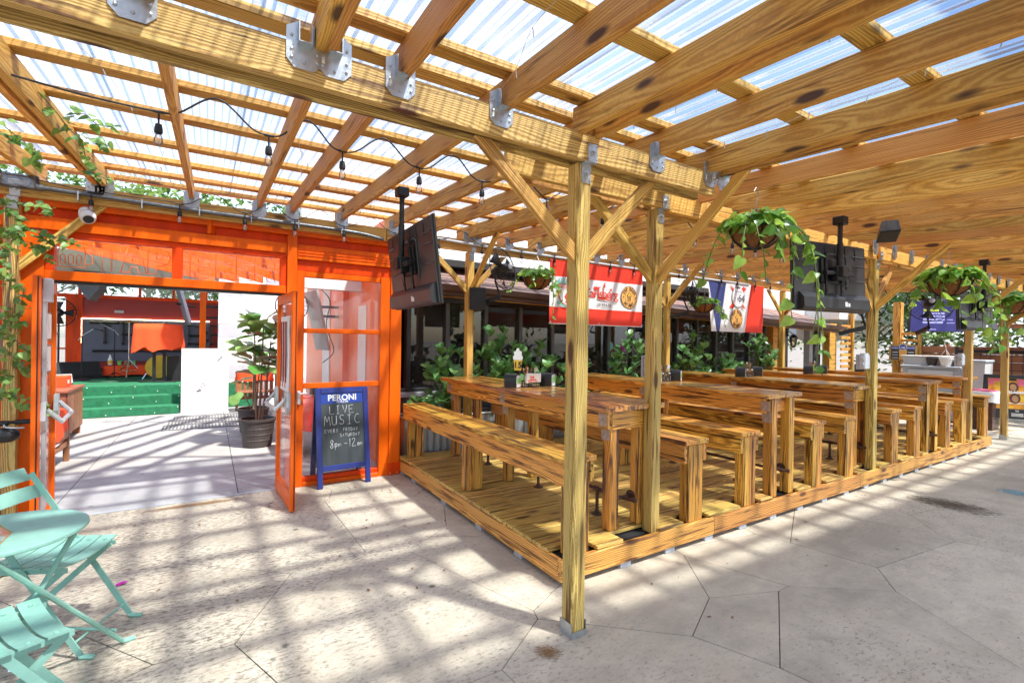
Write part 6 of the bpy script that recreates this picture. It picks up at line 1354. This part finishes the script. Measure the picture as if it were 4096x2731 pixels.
SL = [(2.62, .92, .34, 22, 'left-hand glossy shrub nearest the orange storefront'), (3.32, 1.2, .36, 26, 'tallest glossy shrub behind the first table'), (3.92, .95, .34, 24, 'glossy shrub behind the number 15 card'), (4.62, .8, .3, 16, 'glossy shrub half hidden by the corner post'), (5.75, 1.05, .4, 26, 'glossy shrub under the round badge of the red banner'), (7.35, 1.12, .42, 26, 'dark glossy shrub right of the first deck post'), (8.3, .8, .36, 18, 'low glossy shrub under the tricolour banner'), (9.35, 1.12, .5, 26, 'glossy shrub beside the restaurant entrance')]
for k, (x, h, w, n, l) in enumerate(SL): shrub(x, 5.66, h*1.08, w*1.15, int(n*1.45), l, 30+k, .58, .135)
shrub(2.35, 5.68, .45, .3, 9, 'low drooping glossy shrub at the end of the planter by the storefront', 51, .5)
# ---------------------------------------------------------------- far right end
FN = thing('plank_fence', (14.0, 3.0, 0), label='red wooden plank fence with a black wire trellis at the far right', cat='fence')
for i in range(7): board('plank', (.0+.004*(i % 2), -3.2, .50+.165*i), (.0, 1.55, .50+.165*i), .025, .155, 'redwood', FN)
for y in (-3.0, -1.0, 1.0): board('fence_post', (.06, y, 0), (.06, y, 1.62), .09, .09, 'redwood', FN, upv=(0, 1, 0))
board('cap_rail', (.01, -3.2, 2.0), (.01, 1.55, 2.0), .06, .09, 'redwood', FN)
for y in (.78, -.45, -1.7): MB().cbox(-.12, -.07, y-.025, y+.025, 0, 1.56, .004).obj('trellis_post', 'blackmetal', FN)
MB().cbox(-.11, -.08, -3.0, .8, 1.44, 1.50, .003).obj('trellis_rail', 'blackmetal', FN)
for i in range(22): MB().tube([(-.095, .72-.16*i, .55), (-.095, .72-.16*i, 1.45)], .007, 5).obj('trellis_bar', 'blackmetal', FN)
for i in range(6): MB().tube([(-.108, .8, .6+.16*i), (-.108, -3, .6+.16*i)], .007, 5).obj('trellis_bar', 'blackmetal', FN)
# timber post with lattice and framed sign case
LP = thing('lattice_post', (13.95, 4.85, 0), label='timber post with a slatted screen behind the sign case', cat='lattice')
board('post', (0, .02, 0), (0, .02, 2.6), .16, .16, 'rim', LP, upv=(0, 1, 0)); board('side_post', (0, -.40, 0), (0, -.40, 2.2), .05, .06, 'brace', LP, upv=(0, 1, 0))
for i in range(11): board('slat', (0, -.38, .3+.155*i), (0, -.06, .3+.155*i), .03, .06, 'rim', LP)
LP2 = thing('lattice_screen', (13.75, 5.9, 0), label='slatted timber screen beside the restaurant entrance', cat='lattice')
board('post', (.3, 0, 0), (.3, 0, 2.4), .09, .1, 'rim', LP2, upv=(0, 1, 0))
for i in range(13): board('slat', (-.25, 0, .3+.145*i), (.26, 0, .3+.145*i), .03, .075, 'rim', LP2)
HB = thing('sign_case', (13.80, 4.71, 1.22), R_(-90+12), label='gold framed sign case with a blue HB header on the timber post', cat='sign case')
MB().prism([(-.26, 0), (.26, 0), (.26, .34), (.2, .365), (.12, .37), (.07, .40), (-.07, .40), (-.12, .37), (-.2, .365), (-.26, .34)], -.04, .05, 'xz').obj('frame', 'gold', HB)
MB().box(-.225, .225, -.046, -.041, .26, .335).obj('blue_header', 'print_blue', HB); MB().prism(circ(0, .315, .072, 24), -.05, -.0465, 'xz').obj('round_badge', 'paper', HB); MB().prism(circ(0, .315, .064, 24), -.053, -.0505, 'xz').obj('badge_field', 'print_blue', HB)
text('lettering', 'HB', .065, 'paper', HB, face_m((0, -.0535, .30), (1, 0, 0), (0, 0, 1)), bold=.002); text('lettering', 'HOFBR\u00c4U', .032, 'paper', HB, face_m((-.145, -.0468, .297), (1, 0, 0), (0, 0, 1)), bold=.0005); text('lettering', 'M\u00dcNCHEN', .032, 'paper', HB, face_m((.145, -.0468, .297), (1, 0, 0), (0, 0, 1)), bold=.0005)
for a, b, m in ((-.215, -.075, 'interior'), (-.07, .07, 'amber'), (.075, .215, 'interior')): MB().box(a, b, -.044, -.041, .03, .25).obj('case_window', m, HB)
for k in range(6): MB().box((-.2 if k < 3 else .09), (-.09 if k < 3 else .2), -.05, -.0445, .05+.065*(k % 3), .08+.065*(k % 3)).obj('bottle_row', 'bin', HB)
# bins and pots
t = thing('storage_bin', (13.35, 4.0, 0), label='large grey plastic storage bin with a lid by the fence', cat='bin')
MB().prism([(-.45, .0), (.42, .0), (.47, 1.1), (-.5, 1.1)], -.3, .3, 'yz').obj('body', 'bin', t); MB().cbox(-.33, .33, -.53, .5, 1.102, 1.15, .012).obj('lid', 'bin', t); MB().cbox(-.34, -.32, -.4, .35, .9, 1.05, .006).obj('ledge', 'ltgray', t)
t = thing('bus_tub', (13.4, 4.08, 1.152), label='pale grey tub standing on the storage bin', cat='tub'); MB().prism([(-.42, 0), (.40, 0), (.44, .19), (-.46, .19)], -.22, .22, 'yz').obj('tub', 'ltgray', t); MB().cbox(-.25, .25, -.48, .46, .191, .205, .004).obj('rim', 'white', t)
t = thing('tall_bin', (13.4, 3.38, 0), label='tall pale grey bin beside the far deck post', cat='bin'); MB().prism([(-.2, 0), (.2, 0), (.24, 1.25), (-.24, 1.25)], -.25, .25, 'yz').obj('body', 'ltgray', t); MB().cbox(-.28, .28, -.26, .26, 1.252, 1.30, .012).obj('lid', 'bin', t)
t = thing('flower_pot', (13.15, 3.98, 1.152), label='black hanging pot resting on the storage bin', cat='pot'); MB().lathe([(.07, 0), (.10, .15), (.105, .15), (.105, .17), (.09, .17), (.08, .12), (0, .12)], 18).obj('pot', 'pot', t)
t = thing('flower_pot', (13.12, 3.74, 1.152), label='white hanging pot with a wire hook resting on the storage bin', cat='pot'); MB().lathe([(.08, 0), (.11, .15), (.115, .15), (.115, .17), (.1, .17), (.09, .12), (0, .12)], 18).obj('pot', 'white', t); b = MB()
for k in range(3): a = k*2*PI/3; b.tube([(.11*math.cos(a), .11*math.sin(a), .17), (0, 0, .36)], .004, 5)
b.tube(spl([(0, 0, .36), (.0, 0, .40), (.02, .02, .43), (0, .03, .45), (-.02, .0, .44)], 4), .005, 5); b.obj('hook', 'white', t)
t = thing('cloth_bundle', (12.6, 3.05, 0), label='crumpled checked cloth over a low basket beyond the deck end', cat='cloth'); bx(t, 'basket', -.2, .2, -.2, .2, 0, .55, 'pipe'); drape('cloth', -.24, .24, -.24, .24, .72, .2, 'paper', t, .05, 8, 12); drape('cloth_stripe', -.2, .2, -.2, .2, .745, .1, 'pink', t, .05, 6, 15)
# poster A-frame
AS = thing('poster_sign', (12.62, 2.66, 0), R_(-66), label='black A-frame poster sign with yellow portraits at the far right', cat='poster sign')
FS = MB().cbox(-.33, -.28, -.02, .02, 0, 1.06).cbox(.28, .33, -.02, .02, 0, 1.06).cbox(-.279, .279, -.02, .02, .99, 1.06).cbox(-.279, .279, -.018, .018, .24, .42).obj('front_frame', 'black', AS); FS.matrix_basis = Matrix.Rotation(R_(-10), 4, 'X')
MB().box(-.28, .28, -.006, .006, .42, .99).obj('poster', 'orangeprint', FS)
for (a, b, c, d, m) in ((-.27, -.1, .86, .98, 'pink'), (.12, .27, .86, .98, 'pink'), (-.09, .11, .95, .985, 'black'), (-.27, .27, .715, .745, 'paper'), (-.27, .27, .52, .535, 'paper'), (-.1, .05, .43, .46, 'yellow'), (-.27, -.2, .45, .7, 'orange'), (.15, .27, .56, .70, 'yellow'), (-.2, -.02, .76, .93, 'yellow')): MB().box(a, b, -.009, -.0062, c, d).obj('poster_patch', m, FS)
for (x, z) in ((.06, .83), (.08, .62), (-.16, .62)):
    MB().prism(circ(x, z, .075, 16, .095), -.0105, -.0092, 'xz').obj('portrait_hair', 'darkbrown', FS); MB().prism(circ(x, z-.008, .045, 16, .065), -.0122, -.0108, 'xz').obj('portrait_face', 'handle', FS)
text('lettering', 'N   ALDANA', .075, 'paper', FS, face_m((0, -.0125, .73), (1, 0, 0), (0, 0, 1)), bold=.0015); text('lettering', '88', .05, 'paper', FS, face_m((.1, -.019, .385), (1, 0, 0), (0, 0, 1)))
for k in range(3): MB().box(.02, .18, -.0195, -.0182, .33-.022*k, .342-.022*k).obj('print_line', 'paper', FS)
BS = MB().cbox(-.33, -.28, -.02, .02, 0, 1.05).cbox(.28, .33, -.02, .02, 0, 1.05).box(-.28, .28, -.004, .004, .25, 1.0).obj('back_frame', 'black', AS); BS.matrix_basis = Matrix.Translation((0, .38, 0))@Matrix.Rotation(R_(10), 4, 'X')
# plants on and behind the fence
g2 = 'greenery at the far right end'
for k, (x, y, z, h, w, n, l) in enumerate(((13.7, 5.5, 0, 1.5, .5, 26, 'bright green bush between the sign case and the restaurant'), (14.15, 4.2, 1.55, .4, .5, 18, 'plants above the plank fence behind the lit television'), (14.15, 3.2, 1.55, .35, .5, 18, 'plants above the plank fence beside the lone post'), (14.15, 2.3, 1.55, .5, .5, 16, 'plants above the plank fence at the right edge'), (13.3, 4.05, 1.0, .3, .2, 5, 'small plant trailing over the storage bin'))): shrub(x, y, h, w, n, l, 70+k, z, .14 if k == 0 else .12, g2, 'leaf_tree' if k else 'leaf_pothos')
tree((16.5, 5.2, 0), 5, 1.7, 'leafy tree behind the sign case at the far right', 5000, .17, 21, g2, low=.25); tree((16.6, 2.9, 0), 4.5, 1.6, 'leafy tree behind the plank fence near the lone post', 5000, .17, 22, g2, low=.25); tree((16.8, .6, 0), 5, 1.8, 'leafy tree behind the plank fence at the right edge', 4500, .18, 23, g2, low=.25); tree((18.5, 7.2, 0), 6, 2, 'larger tree behind the restaurant end', 5000, .2, 24, g2, low=.3)
# ---------------------------------------------------------------- unseen canopy added behind the camera to shade the front walkway
EV = thing('added_shade_canopy', (5, -.3, 0), label='flat white canopy on posts, added out of view to shade the walkway', cat='canopy')
MB().add([(-6.2, -1.3, 3.3), (11, -1.3, 3.3), (11, .55, 3.3), (-6.2, .68, 3.3), (-6.2, -1.3, 3.40), (11, -1.3, 3.40), (11, .55, 3.40), (-6.2, .68, 3.40)], [(0, 3, 2, 1), (4, 5, 6, 7), (0, 1, 5, 4), (1, 2, 6, 5), (2, 3, 7, 6), (3, 0, 4, 7)]).obj('shade_slab', 'white', EV)
for x in (-6.1, -1.5, 4.0, 10.8): bx(EV, 'post', x, x+.09, -1.29, -1.2, 0, 3.3, 'white')
# ---------------------------------------------------------------- bistro set
BT = thing('bistro_table', (-.745, 2.875, 0), label='round mint green folding bistro table at the left edge', cat='table')
MB().lathe([(0, .708), (.284, .708), (.29, .704), (.291, .694), (.287, .69), (.280, .70), (0, .70)], 48).obj('table_top', 'mint', BT, smooth=False)
def rod(b, p, q, r=.011): b.tube([p, q], r, 8)
# crossed tubular legs
for s in (-1, 1):
    b = MB(); d = Vector((.57, .82, 0))*1; e = Vector((-.82, .57, 0))*.2*s
    a0 = Vector((.18, .25, .69))*1; 
    top = Vector((d.x*-.20+e.x, d.y*-.20+e.y, .69)); foot = Vector((d.x*.40+e.x, d.y*.40+e.y, .012)); b.tube([top, foot, foot+Vector((.05, .01, -.003))], .011, 8)
    b.obj('leg', 'mint', BT)
    b = MB(); e2 = e*.86; top = Vector((d.x*.20+e2.x, d.y*.20+e2.y, .69)); foot = Vector((-d.x*.36+e2.x, -d.y*.36+e2.y, .012)); b.tube([top, foot, foot+Vector((-.05, -.01, -.003))], .011, 8); b.obj('leg', 'mint', BT)
for f in (.36, -.30):
    p = Vector((.57*f, .82*f, .09 if f > 0 else .12)); e = Vector((-.82, .57, 0))*.2; MB().tube([p-e, p+e], .007, 6).obj('stretcher', 'mint', BT)
MB().lathe([(.008, -.004), (.008, .004), (0, .005)], 8, (.05, -.1, .64), axis='y').obj('bolt', 'steel', BT)
def chair(c, sx, label, back=True):
    # sx: unit vector along the slats, seat faces along f
    sx = Vector(sx).normalized(); f = Vector((-sx.y, sx.x, 0))
    if f.x < 0: f = -f
    t = thing('folding_chair', (c[0], c[1], 0), label=label, cat='chair', group='mint folding bistro chairs')
    zs = .45; W2 = .20
    def P(u, v, z): return sx*u+f*v+Vector((0, 0, z))
    for k in range(5):
        v0 = .175-k*.078; v1 = v0-.068; n = 8; vs = []
        for lv in (0, -.008):
            for i in range(n+1):
                u = -W2+2*W2*i/n; dip = -.028*(1-(2*i/n-1)**2)
                vs += [P(u, v0, zs+dip+lv), P(u, v1, zs+dip+lv)]
        m = 2*(n+1); fs = []
        for i in range(n): fs += [(2*i, 2*i+1, 2*i+3, 2*i+2), (m+2*i, m+2*i+2, m+2*i+3, m+2*i+1), (2*i, 2*i+2, m+2*i+2, m+2*i), (2*i+1, m+2*i+1, m+2*i+3, 2*i+3)]
        fs += [(0, m, m+1, 1), (2*n, 2*n+1, m+2*n+1, m+2*n)]
        MB().add(vs, fs).obj('seat_slat', 'mint', t)
        for u in (-.16, .16): MB().lathe([(.009, 0), (.007, .003), (0, .004)], 8, P(u, (v0+v1)/2, zs-.008)).obj('rivet', 'mint', t)
    for s in (-1, 1):
        u = s*.165
        b = MB(); b.bar(P(u, .19, zs-.03), P(u, -.2, zs-.03), .008, .022); b.obj('seat_rail', 'mint', t)
        b = MB(); b.bar(P(u*1.08, -.24, .80), P(u*1.08, .26, .02), .006, .03); b.tube([P(u*1.08, .26, .012), P(u*1.08, .32, .008)], .012, 6); b.obj('front_leg', 'mint', t)
        b = MB(); b.bar(P(u*.95, .17, zs-.03), P(u*.95, -.26, .02), .006, .03); b.tube([P(u*.95, -.26, .012), P(u*.95, -.32, .008)], .012, 6); b.obj('rear_leg', 'mint', t)
        MB().lathe([(.009, -.006), (.009, .006)], 8, P(u, .02, .37), axis='x').obj('pivot_bolt', 'steel', t)
    for v, z in ((.23, .075), (-.22, .09)): MB().tube([P(-.17, v, z), P(.17, v, z)], .006, 6).obj('stretcher', 'mint', t)
    if back:
        for z in (.70, .79):
            vv = -.205-(z-.70)*.64; n = 6; vs = []
            for dv in (0, -.008):
                for i in range(n+1):
                    u = -.205+.41*i/n; bow = -.02*(1-(2*i/n-1)**2)
                    vs += [P(u, vv+bow+dv, z-.032), P(u, vv+bow+dv-.03, z+.032)]
            m = 2*(n+1); fs = []
            for i in range(n): fs += [(2*i, 2*i+1, 2*i+3, 2*i+2), (m+2*i, m+2*i+2, m+2*i+3, m+2*i+1), (2*i, 2*i+2, m+2*i+2, m+2*i), (2*i+1, m+2*i+1, m+2*i+3, 2*i+3)]
            fs += [(0, m, m+1, 1), (2*n, 2*n+1, m+2*n+1, m+2*n)]
            MB().add(vs, fs).obj('back_slat', 'mint', t)
    return t
chair((-.665, 3.31), (.16, .34, 0), 'mint green slatted folding chair behind the bistro table')
chair((-.665, 2.50), (-.168, .353, 0), 'mint green slatted folding chair in the bottom left corner in front of the table')
TR = thing('terrarium', (-.80, 2.78, .709), label='geometric glass terrarium on the bistro table', cat='terrarium')
tp = [(-.1, -.07, 0), (.1, -.07, 0), (.1, .07, 0), (-.1, .07, 0)]; ap = (.02, 0, .12); md = [(-.06, -.05, .08), (.05, -.06, .1), (.06, .05, .1), (-.05, .06, .09)]
b = MB()
for i in range(4): b.tube([tp[i], tp[(i+1) % 4]], .003, 5); b.tube([tp[i], ap], .003, 5)
b.obj('brass_frame', 'gold', TR)
for i in range(4): MB().add([tp[i], tp[(i+1) % 4], ap], [(0, 1, 2)]).obj('glass_face', 'glass', TR)
MB().box(-.08, .08, -.05, .05, .001, .015).obj('base_tray', 'teal', TR)
# ---------------------------------------------------------------- pebbles
rr = random.Random(12); vs, fs = [], []
ico = [(0, 0, 1), (.89, 0, .45), (.28, .85, .45), (-.72, .53, .45), (-.72, -.53, .45), (.28, -.85, .45), (.72, .53, -.45), (-.28, .85, -.45), (-.89, 0, -.45), (-.28, -.85, -.45), (.72, -.53, -.45), (0, 0, -1)]
icf = [(0, 1, 2), (0, 2, 3), (0, 3, 4), (0, 4, 5), (0, 5, 1), (1, 6, 2), (2, 7, 3), (3, 8, 4), (4, 9, 5), (5, 10, 1), (6, 7, 2), (7, 8, 3), (8, 9, 4), (9, 10, 5), (10, 6, 1), (11, 7, 6), (11, 8, 7), (11, 9, 8), (11, 10, 9), (11, 6, 10)]
for i in range(1500):
    x, y = rr.uniform(-2.1, -.98), rr.uniform(3.3, 5.36)
    if x > -1.02-.10*math.sin(y*5)-(.22 if y < 3.7 else 0)-(.0 if y < 4.8 else .15): continue
    s = rr.uniform(.018, .045); k = len(vs); a = rr.uniform(0, 6.3)
    for (u, v, w) in ico:
        u2, v2 = u*math.cos(a)-v*math.sin(a)*.75, u*math.sin(a)+v*math.cos(a)*.75; vs.append((x+u2*s*rr.uniform(.9, 1.1), y+v2*s, .006+s*.35+w*s*.6+rr.uniform(0, .012)))
    fs += [tuple(q+k for q in f) for f in icf]
me = bpy.data.meshes.new('pebbles'); me.from_pydata(vs, [], fs); me.polygons.foreach_set('use_smooth', [True]*len(fs))
pm = M['pebble']; nt = pm.node_tree; ge = nt.nodes.new('ShaderNodeNewGeometry'); hs = [n for n in nt.nodes if n.type == 'HUE_SAT'][0]; mr = nt.nodes.new('ShaderNodeMapRange'); mr.inputs['To Min'].default_value = .7; mr.inputs['To Max'].default_value = 1.2
nt.links.new(ge.outputs['Random Per Island'], mr.inputs[0]); nt.links.new(mr.outputs[0], hs.inputs['Value'])
me.materials.append(pm); me.update(); place('pebbles', me, label='cream pebbles in a bed beside the left column', cat='pebbles', kind='stuff')
# ---------------------------------------------------------------- climbing vine on the left post
VN = thing('climbing_vine', (-1.33, 5.3, 0), label='leafy climbing vine on the left pergola post and rafter', cat='vine')
vo = Vector((-1.33, 5.3, 0)); CAMP = Vector((0, 0, 1.55)); rr = random.Random(31)
def sc(P, y): P = Vector(P); return CAMP+(P-CAMP)*(y/P.y)
ST_ = [([(-.96, 4.3, 3.12), (-.87, 4.3, 3.01), (-.81, 4.3, 2.92), (-.75, 4.3, 2.86), (-.73, 4.3, 2.78), (-.70, 4.3, 2.70), (-.67, 4.3, 2.64), (-.61, 4.3, 2.62), (-.55, 4.3, 2.58)], 3.4, 4.7), ([(-.79, 4.2, 2.98), (-.71, 4.2, 3.0), (-.65, 4.2, 2.95), (-.57, 4.2, 2.95)], 3.65, 3.8), ([(-.74, 4.4, 2.91), (-.68, 4.4, 2.9), (-.62, 4.4, 2.88)], 4.0, 4.0), ([(-1.19, 4.5, 2.94), (-1.12, 4.5, 2.88), (-1.06, 4.5, 2.83), (-1.02, 4.5, 2.75), (-.99, 4.5, 2.72)], 4.0, 4.2)]
for seq in ([(-1.40, 2.5), (-1.28, 2.47), (-1.23, 2.42), (-1.17, 2.36), (-1.19, 2.28), (-1.24, 2.2)], [(-1.38, 2.28), (-1.28, 2.3), (-1.19, 2.31), (-1.10, 2.30), (-1.03, 2.28), (-.98, 2.27), (-.88, 2.27)], [(-1.35, 2.2), (-1.24, 2.24), (-1.13, 2.22), (-1.06, 2.18), (-1.03, 2.13)], [(-1.3, 2.5), (-1.14, 2.51), (-1.06, 2.51), (-1.03, 2.43)], [(-1.38, 2.0), (-1.28, 1.97), (-1.22, 1.93), (-1.16, 1.88), (-1.17, 1.77), (-1.18, 1.66)], [(-1.38, 1.66), (-1.28, 1.6), (-1.21, 1.52), (-1.14, 1.44), (-1.08, 1.36)], [(-1.38, 1.55), (-1.28, 1.48), (-1.2, 1.37), (-1.12, 1.28)], [(-1.38, 1.18), (-1.27, 1.14), (-1.21, 1.10), (-1.14, 1.07), (-1.06, 1.03), (-1.02, 1.01)], [(-1.38, 1.36), (-1.26, 1.29), (-1.23, 1.21), (-1.21, 1.16)], [(-1.4, 2.36), (-1.3, 2.2), (-1.25, 2.1), (-1.27, 2.0)], [(-1.4, 1.8), (-1.3, 1.75), (-1.25, 1.66), (-1.26, 1.56)]):
    ST_.append(([(x, 4.9, z) for x, z in seq], 5.0, 4.75))
b = MB(); lf = leaf_mesh('vine', 'leaf_vine', HEART, .14, .15)
for seq, ya, yb in ST_:
    n = len(seq); P = [sc(p, ya+(yb-ya)*i/(n-1))-vo for i, p in enumerate(seq)]; S = spl(P, 4); b.tube(S, .003, 5)
    dens = 3 if ya > 4.5 else 2
    for p in S[1:]:
        for q in range(dens):
            if rr.random() < .25: continue
            d = Vector((rr.uniform(-1, 1), rr.uniform(-1, .6), rr.uniform(-1, .2))); place('leaf', lf, VN, mtx=leaf_mtx(p+Vector((rr.uniform(-.03, .03), rr.uniform(-.05, .05), rr.uniform(-.04, .03))), d, (rr.uniform(-.5, .5), -.8, .8), rr.uniform(.035, .068)))
b.tube([(-.02, -.06, 0), (-.05, -.06, 1.2), (.02, -.05, 2.0), (-.02, -.05, 2.6)], .008, 6)
b.obj('stems', 'bark', VN)
# ---------------------------------------------------------------- bicycle parked at the left edge
BC = thing('bicycle', (-1.46, 4.9, 0), label='dark bicycle at the left edge with its handlebar grip showing', cat='bicycle')
for y in (.0, -1.02):
    w = MB().tube([(0, y+.33*math.cos(i*PI/16), .34+.33*math.sin(i*PI/16)) for i in range(33)], .016, 8, cap=False).obj('wheel', 'cable', BC)
    s_ = MB()
    for k in range(14): a = k*PI/7; s_.tube([(0, y, .34), (0, y+.32*math.cos(a), .34+.32*math.sin(a))], .0015, 4)
    s_.lathe([(.025, -.04), (.025, .04)], 10, (0, y, .34), axis='x'); s_.obj('spokes', 'chrome', w)
f = MB()
for p, q in (((0, -.08, .80), (0, -.42, .30)), ((0, -.08, .78), (0, -.62, .72)), ((0, -.62, .80), (0, -.45, .28)), ((0, -.45, .28), (0, -1.02, .34)), ((0, -1.02, .34), (0, -.60, .68)), ((0, -.05, .86), (0, .0, .34))): f.tube([p, q], .016, 8)
f.obj('frame', 'blackmetal', BC); MB().tube(spl([(-.36, -.12, .90), (-.2, -.02, .91), (0, 0, .90), (.2, 0, .905), (.30, 0, .905)], 5), .012, 8).obj('handlebar', 'blackmetal', BC)
for x in (-.36, .27): MB().tube([(x, 0 if x > 0 else -.12, .905), (x+(.115 if x > 0 else -.09), 0 if x > 0 else -.14, .907)], .018, 10).obj('grip', 'cable', BC)
MB().tube(spl([(.21, -.01, .895), (.24, -.05, .875), (.33, -.06, .87)], 5), .006, 6).obj('brake_lever', 'hardware', BC); MB().tube([(.19, 0, .90), (.235, 0, .90)], .02, 8).obj('brake_clamp', 'blackmetal', BC)
MB().lathe([(0, -.10), (.04, -.085), (.055, -.03), (.052, .03), (.03, .07), (0, .075)], 16, (.22, .0, .815), axis='x').obj('headlamp', 'black', BC, smooth=True)
MB().prism([(-.08, -.1), (.08, -.1), (.03, .12), (-.03, .12)], .80, .84, 'xy').obj('saddle', 'cable', BC, (0, -.68, 0))
# ---------------------------------------------------------------- litter
t = MB().add([(0, 0, .004), (.03, .008, .01), (.042, .03, .008), (.015, .038, .012), (-.012, .03, .006), (-.02, .012, .012), (-.008, -.006, .006)], [(0, 1, 2, 3, 4, 5, 6)]).obj('petal', 'petal', None, (-.455, 3.80, .002)); tag(t, 'magenta bougainvillea petal lying on the paving near the bistro set', 'petal')
rr = random.Random(5); lm = MB().add([(0, 0, .003), (.012, .006, .007), (.03, .004, .004), (.036, 0, .008), (.028, -.006, .004), (.012, -.007, .008)], [(0, 1, 2, 3, 4, 5)]).mesh('dry_leaf', 'litter')
zone = [(1.1, 1.85, 3.6, 5.2, 45), (-.9, .5, 4.6, 5.4, 22), (-1.0, 1.6, 2.7, 4.6, 22), (2.0, 9.5, 1.6, 2.35, 20), (.9, 1.8, 5.25, 5.38, 10)]
vs, fs = [], []
for (xa, xb, ya, yb, n) in zone:
    for i in range(n):
        x, y, a, s = rr.uniform(xa, xb), rr.uniform(ya, yb), rr.uniform(0, 6.3), rr.uniform(.45, 1.0); k = len(vs)
        for v in lm.vertices: u, w = v.co.x*s, v.co.y*s; vs.append((x+u*math.cos(a)-w*math.sin(a), y+u*math.sin(a)+w*math.cos(a), .002+v.co.z*s))
        fs.append(tuple(range(k, k+6)))
me = bpy.data.meshes.new('leaf_litter'); me.from_pydata(vs, [], fs); me.materials.append(M['litter']); me.update(); place('leaf_litter', me, label='dry brown leaf litter scattered on the paving', cat='leaf litter', kind='stuff')
# ---------------------------------------------------------------- stains on the paving
for n, m, x, y, sx_, sy_, a in (('wet_stain', 'stain', 6.2, 1.72, .45, .75, 8), ('chalk_mark', 'chalkblue', 7.35, 1.5, .3, .3, 0), ('rust_stain', 'ruststain', 1.45, 1.93, .12, .16, 40), ('rust_stain', 'ruststain', -.1, 5.3, .9, .12, 0)):
    o = place(n, MB().prism(circ(0, 0, 1, 24), 0, .0006, 'xy').mesh(n, m), g, loc=(x, y, .0016)); o.scale = (sx_, sy_, 1); o.rotation_euler = (0, 0, R_(a))
